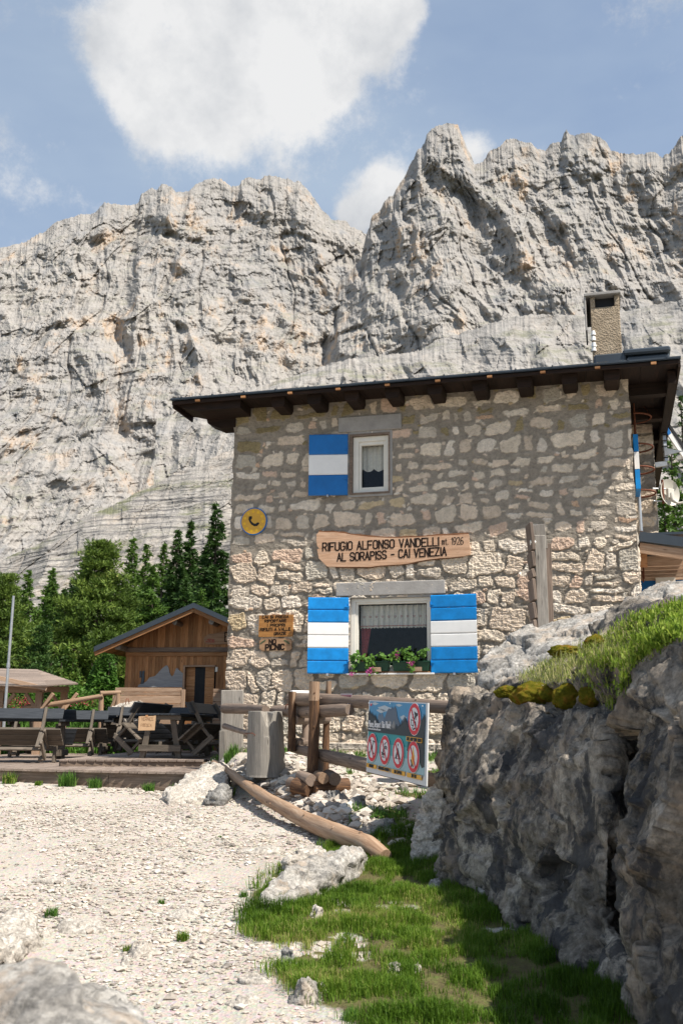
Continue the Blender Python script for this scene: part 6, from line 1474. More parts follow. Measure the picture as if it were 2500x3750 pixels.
def fence():
    Yp = 13.4
    t = thing('log_fence', 'rustic log fence of paired poles and thick rails in front of the stone house', 'fence', tuple(PX(1150, 2830, Yp)))
    z1 = lambda x, y, Y: PX(700+x*0.6378, 2400+y*0.6378, Y)
    g = lambda p: np.array([p[0], p[1], float(GZ(p[0], p[1]))-0.08])
    # poles
    a = z1(708, 152, 13.3); b = z1(693, 705, 13.3); logtube('pole', [b, (a+b)/2+np.array([0.012, 0, 0]), a], [0.075, 0.072, 0.066], 'bark', t, knots=3)
    q = MB(); m1 = a+(b-a)*0.20; q.tube([a+np.array([0, 0, 0.002]), m1], [0.069, 0.072], 12, 0.05, sub=3); q.build('peeled_top', 'log', t, world=True)
    a = z1(790, 150, 13.75); b = z1(768, 690, 13.75); logtube('pole', [b, (a+b)/2-np.array([0.01, 0, 0]), a], [0.055, 0.045, 0.036], 'bark', t)
    q = MB(); m1 = a+(b-a)*0.3; q.tube([a+np.array([0, 0, 0.002]), m1], [0.038, 0.043], 10, 0.05, sub=3); q.build('peeled_top', 'log', t, world=True)
    a = z1(581, 210, 13.9); b = z1(577, 552, 13.9); logtube('pole', [b, a], [0.058, 0.052], 'bark', t)
    q = MB(); q.tube([a+np.array([0.008, -0.012, 0.002]), a+(b-a)*0.7+np.array([0.008, -0.014, 0.002])], [0.040, 0.03], 9, 0.2, sub=4); q.build('peeled_strip', 'log', t, world=True)
    a = z1(661, 207, 14.3); b = z1(652, 525, 14.3); logtube('pole', [b, a], [0.05, 0.045], 'rail', t)
    # rails
    logtube('rail', [z1(572, 250, 14.1), z1(720, 256, 13.6), z1(1000, 268, 12.7), z1(1250, 284, 11.9), z1(1540, 302, 11.3)], [0.088, 0.088, 0.08, 0.078, 0.075], 'rail', t, amp=0.06, knots=2)
    logtube('rail', [z1(476, 318, 14.7), z1(600, 322, 14.2), z1(720, 322, 13.6), z1(800, 316, 13.3)], [0.075, 0.088, 0.09, 0.085], 'rail', t, amp=0.06, knots=1)
    logtube('rail', [z1(722, 322, 13.5), z1(880, 314, 12.9), z1(910, 312, 12.8)], [0.09, 0.08, 0.07], 'rail', t, amp=0.08)
    logtube('rail', [z1(597, 535, 14.1), z1(800, 583, 13.2), z1(1015, 632, 12.3), z1(1400, 722, 11.2), z1(1560, 760, 10.9)], [0.062, 0.082, 0.086, 0.08, 0.08], 'rail', t, amp=0.07, knots=4)
    for (x0, y0, x1, y1, Y0, Y1, r) in ((590, 370, 662, 368, 13.9, 14.3, 0.07), (706, 362, 776, 364, 13.35, 13.75, 0.07), (590, 500, 650, 498, 13.95, 14.2, 0.06)):
        logtube('spacer', [z1(x0, y0, Y0), z1(x1, y1, Y1)], r, 'rail', t, sub=2)
    q = MB(); c = z1(623, 212, 14.0); q.beam(c-np.array([.12, 0, 0]), c+np.array([.12, 0.1, 0]), 0.10, 0.05); q.build('white_block', 'white', t, world=True, bevel=0.006)
    logtube('short_post', [z1(733, 690, 13.4), z1(733, 595, 13.4)], 0.06, 'rail', t, sub=3)
    q = MB(); p = z1(553, 285, 14.2); q.tube([p+np.array([-0.03, 0, -0.06]), p+np.array([-0.02, 0, 0.0]), p+np.array([0.06, 0, 0.02])], 0.010, 6); q.build('iron_hook', 'rust', t, world=True)
    # pile of cut wood at the foot
    for (x0, y0, x1, y1, Y0, Y1, r, mt, lab) in ((628, 692, 690, 718, 13.3, 12.95, 0.075, 'rail', 'short round log, leftmost on the woodpile at the fence foot'),
                                 (722, 690, 760, 706, 13.3, 12.9, 0.070, 'log', 'short cut log in the middle of the woodpile, round end forward'),
                                 (786, 690, 826, 712, 13.35, 12.95, 0.080, 'rail', 'short dark log, rightmost on top of the woodpile'),
                                 (600, 752, 690, 772, 13.2, 13.0, 0.11, 'bark', 'rough red-brown split log, lower left of the woodpile'),
                                 (700, 758, 898, 748, 13.0, 13.2, 0.095, 'bark', 'long rough reddish log lying at the bottom of the woodpile'),
                                 (570, 735, 625, 745, 13.45, 13.3, 0.085, 'rail', 'grey log stub at the back left of the woodpile')):
        o = logtube('cut_log', [z1(x0, y0, Y0), z1(x1, y1, Y1)], r, mt, None, amp=0.12, sub=4, capmi=0); tag(o, lab, 'log', 'cut logs piled at the foot of the fence')
    # wooden slabs at the house corner, with the rail to the stump
    t = thing('corner_post', 'wide grey squared timber standing at the left corner of the stone house', 'post', tuple(z1(235, 610, 16.0)))
    q = MB(); a = z1(238, 200, 16.2); b = z1(232, 620, 16.2); q.beam(b, a, 0.10, 0.355, (1, 0, 0), w1=0.10, h1=0.36); q.build('slab', 'old_wood', t, world=True, bevel=0.012)
    t = thing('corner_post', 'low thin dark plank beside the wide timber at the house corner', 'post', tuple(z1(178, 610, 16.1)))
    q = MB(); q.beam(z1(178, 618, 16.15), z1(180, 432, 16.15), 0.07, 0.10, (1, 0, 0)); q.build('plank', 'old_wood', t, world=True, bevel=0.01)
    t = thing('log_rail', 'short grey round rail running from the corner timber to the tree stump', 'rail', tuple(z1(300, 310, 15.4)))
    logtube('rail', [z1(192, 305, 16.0), z1(330, 308, 15.2), z1(428, 312, 14.5)], [0.08, 0.075, 0.06], 'rail', t, amp=0.07)
    t = thing('thin_branch', 'thin crooked branch wired between corner timber and tree stump', 'branch', tuple(z1(280, 430, 15.4)))
    logtube('branch', [z1(192, 405, 16.0), z1(260, 428, 15.4), z1(320, 446, 14.8), z1(335, 448, 14.5)], [0.045, 0.04, 0.035, 0.03], 'rail', t, amp=0.15)
    q = MB(); q.tube([z1(310, 448, 14.3), z1(350, 446, 14.06), z1(368, 456, 14.04), z1(360, 464, 14.04)], 0.006, 5); q.build('wire', 'rust', t, world=True)
    # tree stump
    b = z1(428, 684, 14.3); c = z1(420, 308, 14.3)
    t = thing('tree_stump', 'tall grey tree stump with a round notch cut in its top', 'stump', tuple(b))
    H = c[2]-b[2]; q = MB(); seg = 40; lev = [0, 0.03, 0.15, 0.35, 0.6, 0.85, 0.985, 1.0]; rr = [0.288, 0.280, 0.272, 0.262, 0.254, 0.247, 0.240, 0.232]
    vs = []; gs = []
    for i, (l, r) in enumerate(zip(lev, rr)):
        for k in range(seg):
            a = k/seg*2*pi; R = r*(1+0.035*sin(3*a+1)+0.02*sin(7*a)-0.02*abs(sin(11*a)))
            x, y = R*cos(a), R*sin(a); z = l*H
            if l > 0.5: z -= max(0, 1-((x-0.06)/0.075)**2)*0.22*(l > 0.8)*(y < 0.08)
            vs.append((x-0.035*l, y, z)); gs.append((z, a*0.35, 0.0))
    n = len(lev); fs = [(i*seg+k, i*seg+(k+1) % seg, (i+1)*seg+(k+1) % seg, (i+1)*seg+k) for i in range(n-1) for k in range(seg)]
    q.add(vs, fs, gs, 0.3); top = vs[-seg:]; cz = H*0.985
    q.add(top+[(0, 0, cz)], [(k, (k+1) % seg, seg) for k in range(seg)], [(p[0]*2, p[1]*2, 0) for p in top]+[(0, 0, 0)], 0.9)
    o = q.build('stump_body', 'stump', t); o.location = (0, 0, -0.03)
    # the long peeled log edging the path
    pts = [L0+np.array([0, 0, 0.0]), L0*0.8+L1*0.2, L0*0.55+L1*0.45+np.array([0.04, 0, 0.0]), L0*0.28+L1*0.72, L1+np.array([0, 0, 0.0])]
    pts = [PX(785, 2795, 15.6), PX(880, 2858, 14.5), PX(985, 2930, 13.2), PX(1120, 3005, 11.9), PX(1250, 3060, 11.0), PX(1345, 3095, 10.55), PX(1410, 3140, 10.3)]
    o = logtube('fallen_log', pts, [0.055, 0.068, 0.082, 0.094, 0.104, 0.102, 0.08], 'log', None, seg=16, amp=0.12, knots=7, sub=6); tag(o, 'long thick peeled log lying diagonally between the gravel path and the terrace', 'log')
    q = MB()
    # weathered plank post by the right window, boards edge-on
    t = thing('trail_post', 'grey timber post with arrow boards seen edge-on against the right half of the wall', 'signpost', tuple(PX(1985, 2290, 12.6)))
    Yq = 12.6; F3 = lambda x, y, Y=Yq: PX(1700+x*0.5529, 1000+y*0.5529, Y)
    q = MB(); q.beam(F3(515, 2420), F3(490, 1742), 0.16, 0.148, (1, 0, 0)); q.build('post', 'old_wood', t, world=True, bevel=0.01)
    q = MB(); q.beam(F3(572, 2420, Yq+0.3), F3(552, 1792, Yq+0.3), 0.05, 0.075, (1, 0, 0)); q.build('rear_plank', 'rail', t, world=True, bevel=0.006)
    q = MB(); q.beam(F3(500, 1830, Yq+0.12), F3(478, 1668, Yq+0.12), 0.05, 0.19, (1, 0, 0)); q.build('top_board', 'old_wood', t, world=True, bevel=0.006)
    ys = [(1660, 1850), (1850, 1960), (1965, 2030), (2030, 2180), (2185, 2300), (2300, 2420)]
    for k, (y0, y1) in enumerate(ys): q = MB(); q.beam(F3(440+(y1-1700)*0.03, y1-6, Yq), F3(425+(y0-1650)*0.03+4*(k % 2), y0+4, Yq), 0.30, 0.045, (1, 0, 0)); q.build('arrow_board', 'rail', t, world=True, bevel=0.008)
    q = MB(); q.box(0, 1, 0, 1, 0, 1); c_ = F3(460, 1785, Yq-0.11); q = MB(); q.tube([c_+np.array([-0.05, 0, 0]), c_+np.array([0.02, 0, 0])], [0.035, 0.025], 8); q.build('insulator', 'cream', t, world=True)
fence()

def notice_board():
    c = [PX(1351, 2564, 12.05), PX(1567, 2574, 10.35), PX(1552, 2881, 10.20), PX(1348, 2824, 11.95)]
    ax = c[1]-c[0]; Wd = np.linalg.norm(ax); ax /= Wd; dn = ((c[3]-c[0])+(c[2]-c[1]))/2; Hh = np.linalg.norm(dn); dn /= Hh
    nrm = np.cross(ax, dn); nrm /= np.linalg.norm(nrm)                # away from the viewer
    if nrm[1] < 0: nrm = -nrm
    t = thing('notice_board', 'printed notice board with red prohibition circles hanging on the log fence', 'sign', tuple(c[3]))
    S = 1000.0
    def tf(v): v = np.asarray(v, float); return c[0]+ax*(v[:, :1])*Wd+dn*(1-v[:, 2:3])*Hh+nrm*v[:, 1:2]
    def mb(): return MB(tf)
    cols = dict(white=(0.62, 0.61, 0.60), sky=(0.06, 0.24, 0.42), skylow=(0.20, 0.40, 0.55), cloud=(0.42, 0.47, 0.50), forest=(0.018, 0.022, 0.022), rock=(0.085, 0.11, 0.145), rock2=(0.20, 0.19, 0.18), rock3=(0.11, 0.15, 0.20), lake=(0.02, 0.26, 0.27), lake2=(0.10, 0.36, 0.37), lake3=(0.30, 0.44, 0.46), red=(0.60, 0.02, 0.03), pale=(0.66, 0.64, 0.63), yel=(0.72, 0.36, 0.03), ink=(0.012, 0.012, 0.012), flame=(0.75, 0.36, 0.03), brown=(0.10, 0.045, 0.03))
    for k_, v_ in cols.items(): M['nb_'+k_] = mat_plain('print_'+k_, v_, 0.45, 0.4, 0.04, 9, 0.0)
    def poly(name, pts, m, y): q = mb(); q.prism([(p[0], p[1]) for p in pts], y, y+0.0022); return q.build(name, m, t, world=True)
    q = mb(); q.prism([(0, 0), (1, 0), (1, 1), (0, 1)], 0.0, 0.012); q.build('panel', 'nb_white', t, world=True)
    L_, R_, T_, B_ = 0.017, 0.967, 0.985, 0.115
    m = 0.56
    poly('printed_sky', [(L_, m), (R_, m), (R_, T_), (L_, T_)], 'nb_sky', -0.003)
    for cx, cz, w, h in ((.30, .895, .11, .035), (.24, .86, .08, .025), (.12, .955, .06, .018), (.63, .79, .05, .03), (.55, .95, .05, .015)):
        poly('printed_cloud', [(cx+w*cos(a)*(1+.2*sin(3*a)), cz+h*sin(a)*(1+.25*cos(4*a))) for a in np.linspace(0, 2*pi, 22)[:-1]], 'nb_cloud', -0.0045)
    poly('printed_far_peaks', [(.17, .6), (.19, .78), (.215, .835), (.235, .79), (.26, .84), (.30, .77), (.33, .6)], 'nb_rock3', -0.006)
    poly('printed_peak', [(.25, .6), (.29, .72), (.33, .80), (.36, .875), (.385, .90), (.42, .885), (.44, .93), (.455, .89), (.485, .935), (.51, .90), (.525, .84), (.545, .77), (.59, .70), (.62, .6)], 'nb_rock', -0.0075)
    poly('printed_scree', [(.31, .60), (.36, .72), (.41, .74), (.45, .68), (.48, .75), (.50, .70), (.52, .60)], 'nb_rock2', -0.009)
    poly('printed_far_peaks', [(.60, .6), (.60, .74), (.655, .81), (.70, .74), (.74, .6)], 'nb_rock3', -0.0075)
    tz = []
    xs = np.linspace(L_, R_, 64)
    for i, x in enumerate(xs):
        b = np.interp(x, [0, .05, .16, .22, .30, .42, .50, .60, .68, .75, .85, .93, 1], [.82, .80, .74, .66, .62, .60, .62, .68, .76, .60, .62, .78, .84])
        tz += [(x-0.006, b), (x, b+random.uniform(.02, .07)), (x+0.006, b)]
    poly('printed_forest', [(L_, m-0.0)]+[(R_, m)]+tz[::-1], 'nb_forest', -0.0105)
    poly('printed_lake', [(L_, m), (R_, m), (R_, .42), (L_, .42)], 'nb_lake', -0.003)
    poly('printed_lake', [(L_, .42), (R_, .42), (R_, .28), (L_, .28)], 'nb_lake2', -0.003)
    poly('printed_lake', [(L_, .28), (R_, .28), (R_, B_), (L_, B_)], 'nb_lake3', -0.003)
    poly('printed_rocks', [(.70, .38), (.72, .50), (.76, .565), (R_, .57), (R_, .22), (.93, .20), (.86, .36)], 'nb_forest', -0.006)
    asp = Wd/Hh
    def ring(cx, cz, r):                                             # r in heights
        ci = lambda s: [(cx+r*s*cos(a)/asp, cz+r*s*sin(a)) for a in np.linspace(0, 2*pi, 41)[:-1]]
        poly('sign_rim', ci(1.04), 'nb_pale', -0.0125); poly('sign_ring', ci(1.0), 'nb_red', -0.0150); poly('sign_field', ci(0.74), 'nb_pale', -0.0175)
    def slash(cx, cz, r):
        a = radians(125); d = np.array([cos(a)/asp, sin(a)])*r*0.8; n_ = np.array([sin(a)/asp, -cos(a)])*r*0.055
        poly('slash', [(cx+d[0]-n_[0], cz+d[1]-n_[1]), (cx+d[0]+n_[0], cz+d[1]+n_[1]), (cx-d[0]+n_[0], cz-d[1]+n_[1]), (cx-d[0]-n_[0], cz-d[1]-n_[1])][::1], 'nb_red', -0.0225)
    rings = [(.815, .785, .198), (.115, .345, .19), (.345, .338, .19), (.575, .33, .19), (.815, .318, .19)]
    for cx, cz, r in rings: ring(cx, cz, r)
    def ic(name, cx, cz, r, pts, m='nb_ink', y=-0.020): return poly(name, [(cx+x*r/asp, cz+z*r) for x, z in pts], m, y)
    def strokes(name, cx, cz, r, lines, w, m='nb_ink', y=-0.020):
        q = mb()
        for ln in lines:
            for a, b in zip(ln[:-1], ln[1:]):
                a = np.array(a, float); b = np.array(b, float); d = b-a; d /= np.linalg.norm(d); n_ = np.array([-d[1], d[0]])*w/2; a = a-d*w*.3; b = b+d*w*.3
                pp = [a+n_, a-n_, b-n_, b+n_]; q.prism([(cx+p[0]*r/asp, cz+p[1]*r) for p in pp], y-0.0003*random.random(), y+0.001)
        return q.build(name, m, t, world=True)
    # hand dropping a can
    cx, cz, r = rings[0]; ic('hand', cx, cz, r, [(.05, .50), (.30, .42), (.62, .38), (.60, .22), (.40, .18), (.36, -.05), (.28, -.02), (.30, .18), (.22, .10), (.10, -.02), (.04, .02), (.18, .22), (.08, .40)])
    strokes('can', cx, cz, r, [[(-.45, -.05), (-.40, -.38), (-.05, -.45), (-.02, -.10), (-.45, -.05)], [(.10, -.25), (.3, -.15), (.38, -.4), (.2, -.62), (.0, -.55)], [(-.25, -.55), (-.05, -.68), (.15, -.58)], [(-.22, .25), (-.22, .05)], [(-.12, .32), (-.12, .08)]], 0.05)
    cx, cz, r = rings[1]; strokes('drone', cx, cz, r, [[(-.45, .42), (0, 0), (.40, -.45)], [(.42, .45), (0, 0), (-.42, -.45)], [(-.55, .42), (-.2, .50)], [(.2, .48), (.6, .42)], [(-.5, -.35), (-.35, -.62)], [(.2, -.42), (.55, -.40)]], 0.08); ic('drone_body', cx, cz, r, [(-.18, .12), (.18, .12), (.22, -.12), (-.22, -.12)])
    cx, cz, r = rings[2]; strokes('waves', cx, cz, r, [[(-.02, .20), (.12, .30), (.25, .20), (.38, .30), (.52, .18)], [(-.02, .08), (.12, .18), (.25, .08), (.38, .18), (.52, .06)], [(-.5, -.38), (-.35, -.28), (-.2, -.38), (-.05, -.28), (.05, -.38)], [(-.4, -.52), (-.25, -.44), (-.1, -.54), (.05, -.46)], [(.1, .45), (.25, .52), (.4, .55)]], 0.05)
    ic('swimmer', cx, cz, r, [(-.02, .42), (.05, .5), (.12, .42), (.05, .34)]); ic('boat', cx, cz, r, [(-.55, -.15), (.1, -.22), (0, -.32), (-.45, -.30)]); ic('rower', cx, cz, r, [(-.3, -.15), (-.24, .1), (-.15, .1), (-.12, -.18)])
    cx, cz, r = rings[3]; ic('tent', cx, cz, r, [(-.45, -.36), (-.04, .36), (.0, .36), (.48, -.36), (.15, -.36), (-.03, .12), (-.18, -.36)]); strokes('ground_line', cx, cz, r, [[(-.62, -.37), (.62, -.37)], [(-.05, .62), (.0, .48), (.07, .60)]], 0.04)
    cx, cz, r = rings[4]; ic('flame', cx, cz, r, [(-.20, -.30), (-.28, -.05), (-.10, .15), (-.05, .40), (.05, .66), (.12, .30), (.28, .05), (.26, -.30), (.10, -.55)], 'nb_flame'); ic('firewood', cx, cz, r, [(-.42, -.22), (-.22, -.18), (-.05, -.40), (.14, -.62), (.02, -.70), (-.10, -.55), (-.22, -.70), (-.32, -.64), (-.25, -.45)], 'nb_brown', -0.0205)
    for cx, cz, r in rings: slash(cx, cz, r)
    labs = [(.695, .935, .500, .560, 'TAKE AWAY YOUR TRASH'), (.02, .205, .065, .120, 'NO DRONE'), (.235, .445, .062, .118, 'NO BATHING I BOATING'), (.470, .69, .060, .116, 'NO CAMPING'), (.72, .945, .058, .114, 'NO FIRE')]
    for x0, x1, z0, z1, s in labs:
        poly('label_strip', [(x0, z0), (x1, z0), (x1, z1), (x0, z1)], 'nb_yel', -0.0125)
        q = mb(); pad = {'NO DRONE': .05, 'NO CAMPING': .05, 'NO FIRE': .075}.get(s, .010)
        lettering(q, s, x0+pad, z0+0.012, (z1-z0)*0.62, width=(x1-x0)-2*pad, th=0.0058, y=-0.0145); q.build('lettering', 'nb_ink', t, world=True)
    q = mb(); lettering(q, 'Please, Respect This Place!', 0.030, 0.625, 0.085, width=0.40, th=0.0075, y=-0.0135, slope=0.03); q.build('lettering', 'nb_pale', t, world=True)
    q = mb()
    for k in range(22): x = 0.03+k*0.0105; q.prism([(x, .588), (x+.0075, .588), (x+.0075, .604+.006*(k % 3 == 0)), (x, .604+.006*(k % 3 == 0))], -0.0135, -0.012)
    q.build('small_print', 'nb_pale', t, world=True)
    poly('emblem', [(.035, .93), (.05, .915), (.065, .93), (.065, .96), (.035, .96)], 'nb_red', -0.006); poly('emblem', [(.042, .945), (.058, .945), (.058, .965), (.042, .965)], 'nb_pale', -0.008)
    for x, z in ((.03, .955), (.42, .965), (.945, .955), (.03, .10), (.45, .075), (.95, .10)): poly('screw', [(x+0.006*cos(a), z+0.011*sin(a)) for a in np.linspace(0, 2*pi, 9)[:-1]], 'steel', -0.024)
    # small pink dog notice
    c4 = [PX(1254, 2541, 13.2), PX(1296, 2541, 12.98), PX(1284, 2614, 12.9), PX(1248, 2612, 13.15)]
    t2 = thing('dog_notice', 'small bent pink notice about a dog fixed to the top fence rail', 'sign', tuple(c4[3]))
    def tf2(v): v = np.asarray(v, float); u = v[:, :1]; w = v[:, 2:3]; p = (c4[3]*(1-u)+c4[2]*u)*(1-w)+(c4[0]*(1-u)+c4[1]*u)*w; return p+np.array([0.2, 1, 0])*(v[:, 1:2]+0.02*np.sin(w*3)-0.13)
    def p2(nm, pts, m, y): q = MB(tf2); q.prism(pts, y, y+0.003); q.build(nm, m, t2, world=True)
    M['nb_pink'] = mat_plain('print_pink', (0.34, 0.12, 0.14), 0.5, 0.4, 0.05); M['nb_lilac'] = mat_plain('pale_lilac_edge', (0.45, 0.38, 0.38), 0.5)
    p2('sheet', [(0, 0), (1, 0), (1, .33), (1, .66), (1, 1), (0, 1), (0, .66), (0, .33)], 'nb_lilac', 0); p2('print', [(.06, .05), (.94, .05), (.94, .33), (.94, .66), (.94, .93), (.06, .93), (.06, .66), (.06, .33)], 'nb_pink', -0.004)
    p2('dog_picture', [(.58, .10), (.66, .30), (.56, .42), (.62, .58), (.70, .66), (.68, .90), (.78, .72), (.84, .92), (.90, .60), (.88, .10)], 'nb_ink', -0.008)
    p2('dog_picture', [(.66, .15), (.74, .36), (.70, .46), (.76, .55), (.82, .40), (.80, .15)], 'nb_lilac', -0.011)
    q = MB(tf2); lettering(q, 'ATTENTI', .12, .64, .18, width=.42, th=.022, y=-0.007); lettering(q, 'AL', .25, .38, .18, width=.16, th=.03, y=-0.007); lettering(q, 'CANE', .12, .12, .18, width=.38, th=.026, y=-0.007); q.build('lettering', 'nb_pale', t2, world=True)
notice_board()

# ------------------------------------------------------------------ rocks, gravel, turf
def rock_px(pts, label, mat='cream_rock', depth=0.4, vox=0.012, seed=1, bdz=-0.03, disp=None, sink=0.12, name='rock', group=None, thick=None):
    """pts: (x, y, Y) outline of the visible face in D px at given distances"""
    P = [PX(x*K, y*K, Y) for x, y, Y in pts]; P2 = [up_(p, 0.05, depth, bdz) for p in P]; P3 = [up_(p, 0, 0, -sink) for p in P+P2]
    d = disp or [('F', (0.22, 0.22, 0.12), 0.09), ('f', 0.10, 0.030), ('F', (0.07, 0.07, 0.04), 0.02), ('r', (0.05, 0.05, 0.03), 0.008)]
    o = hull_rock(name, [P+P2+P3], vox, mat, d, seed); return tag(o, label, 'rock', group)
def rocks():
    g1 = 'pale rocks along the edge of the turf'
    rock_px([(592,2075,8.6),(600,2045,8.7),(625,2015,8.9),(660,1995,9.1),(700,1972,9.5),(760,1958,9.8),(815,1950,10.0),(835,1965,9.9),(800,1985,9.5),(740,2010,9.2),(660,2045,8.8),(640,2085,8.5)], 'long rounded pale rock at the turf edge, largest one below the peeled log', 'pale_rock', 0.35, 0.016, 31, sink=0.15, group=g1)
    rock_px([(655,1975,9.9),(690,1952,10.1),(732,1945,10.2),(735,1955,10.1),(690,1978,9.9)], 'flat cream stone between the long rounded rock and the end of the log', 'cream_rock', 0.3, 0.014, 32, group=g1)
    rock_px([(946,1966,10.25),(952,1905,10.3),(972,1850,10.3),(1000,1800,10.3),(1018,1812,10.2),(1030,1880,10.15),(1012,1955,10.1)], 'pale craggy sunlit rock at the left foot of the dark boulder', 'cream_rock', 0.5, 0.016, 41, sink=0.15)
    rock_px([(1062,2046,9.1),(1075,2005,9.3),(1110,1990,9.3),(1160,2025,8.9),(1180,2068,8.5),(1120,2062,8.8)], 'pale cleft ledge of rock at the base of the boulder, in its shade', 'pale_rock', 0.5, 0.014, 42, sink=0.1)
    # out-of-focus rock right in front of the camera
    rock_px([(-60,2225,3.2),(20,2210,3.2),(75,2205,3.2),(130,2222,3.15),(180,2262,3.1),(225,2290,3.05),(265,2312,3.0),(300,2340,2.95),(320,2380,2.85),(340,2450,2.7),(-80,2500,2.6)], 'big blurred pale rock at the lower left corner, closest to the camera', 'pale_rock', 0.55, 0.02, 33, bdz=-0.22, disp=[('F', (0.35, 0.35, 0.25), 0.12), ('f', 0.15, 0.05), ('F', (0.1, 0.1, 0.07), 0.03)], sink=0.7)
    rock_px([(-40,2110,7.7),(0,2105,7.7),(25,2120,7.6),(38,2150,7.4),(30,2172,7.2),(-40,2180,7.1)], 'white rock cut off by the left picture edge beside a grass tuft', 'cream_rock', 0.4, 0.018, 34)
    rock_px([(372,1828,14.2),(395,1805,14.4),(430,1780,14.8),(465,1762,15.0),(492,1752,15.1),(512,1765,15.0),(520,1790,14.6),(505,1815,14.3),(440,1838,14.0),(385,1842,13.9)], 'pale sloping ledge of rock between the terrace end and the log', 'cream_rock', 0.7, 0.02, 35, sink=0.3)
    rock_px([(470,1835,13.9),(485,1815,14.0),(505,1800,14.2),(520,1805,14.2),(515,1830,13.9)], 'grey angular stone tucked under the far end of the log', 'grey_rock', 0.3, 0.016, 36)
    em = [ # embedded ledges and stones in the path: centre D px, half width, half height, mat, label
      (185,2122,62,24,'cream_rock','broad low ledge stone bedded in the gravel at the lower left'),
      (105,2140,14,12,'cream_rock','small stone left of the broad ledge stone in the gravel'),
      (325,2180,34,26,'cream_rock','blocky stone bedded in the gravel, below the middle of the path'),
      (292,2205,14,14,'cream_rock','small upright stone left of the blocky path stone'),
      (430,2085,42,26,'cream_rock','flaky slab bedded flat in the gravel, mid path'),
      (600,1944,58,14,'cream_rock','wide flush slab in the path just left of the flat cream stone'),
      (245,1925,26,9,'cream_rock','low flat stone in the upper left of the gravel'),
      (590,2240,42,18,'cream_rock','flat pale stone in the gravel left of the lower turf corner'),
      (560,2290,40,22,'cream_rock','low worn stone near the bottom middle of the path'),
      (120,2015,40,14,'cream_rock','barely raised worn slab near the left edge of the gravel'),
      (705,2290,34,24,'pale_rock','pale knobbly rock at the lower left border of the turf'),
      (742,2282,16,14,'pale_rock','small pale stone touching the knobbly rock in the turf'),
      (660,2215,18,18,'grey_rock','grey pointed stone half buried at the turf border'),
      (727,2108,16,13,'cream_rock','small cream stone alone in the middle of the turf'),
      (905,2245,22,16,'cream_rock','cream stone in the turf near the bottom, right of centre'),
      (955,2235,14,11,'cream_rock','smaller cream stone to the right of the one low in the turf'),
      (765,2078,9,8,'cream_rock','tiny white stone right beside the clover patch'),
      (868,1912,24,11,'pale_rock','pale angular stone at the near end of the log, right side'),
      (895,1900,15,14,'grey_rock','greyish cut stone leaning beside the pale angular one at the log end'),
      (820,1848,26,12,'grey_rock','grey stone on the terrace right of the log, below the woodpile'),
      (770,1835,22,12,'grey_rock','grey stone directly below the woodpile'),
      (700,1815,17,15,'grey_rock','dark burnt-looking stone left of the woodpile'),
      (880,1835,20,9,'pale_rock','flat pale stone in the terrace grass below the notice board'),
      (930,1810,14,8,'pale_rock','small pale stone near the fence, under the notice board'),
      (1000,2040,20,12,'pale_rock','pale stone at the foot of the dark boulder'),
      (640,1775,18,6,'pale_rock','flat white stone in the grass behind the tree stump'),
      (780,1900,14,8,'cream_rock','white stone just behind the middle of the log'),
      (640,1835,12,8,'cream_rock','white stone just behind the upper third of the log'),
    ]
    for i, (cx, cy, hw, hh, m_, lab) in enumerate(em):
        p = GP(cx*K, (cy+hh*0.6)*K); Y = p[1]; s = Y/2287
        w = hw*s; h = max(0.02, hh*s*(1.0 if 'path' in lab or 'gravel' in lab else 1.9)); rg = np.random.default_rng(i+60); n = 9; pts = []
        for k in range(n):
            a = k/n*2*pi+rg.uniform(-.2, .2); r = rg.uniform(0.8, 1.1); pts.append(p+np.array([w*cos(a)*r, max(0.10, w*0.8)*sin(a)*r, rg.uniform(-0.02, 0.015)]))
        tops = [p+np.array([w*cos(a)*0.7, max(0.10, w*0.8)*sin(a)*0.65+0.03, h*rg.uniform(0.7, 1.1)]) for a in rg.uniform(0, 6.28, 6)]
        if 'flush' in lab or 'flat' in lab or 'worn' in lab: tops = [q*np.array([1, 1, 1])-np.array([0, 0, h*0.55]) for q in tops]
        bot = [q-np.array([0, 0, 0.12]) for q in pts]
        o = hull_rock('stone', [pts+tops+bot], max(0.006, min(0.014, w/22)), m_, [('F', (w*0.7, w*0.7, h*0.9+.02), min(0.06, h*0.5)), ('f', 0.07, 0.012), ('F', (0.05, 0.05, 0.03), 0.010)], 70+i, smooth=True); tag(o, lab, 'stone', 'single stones bedded in the ground')
rocks()
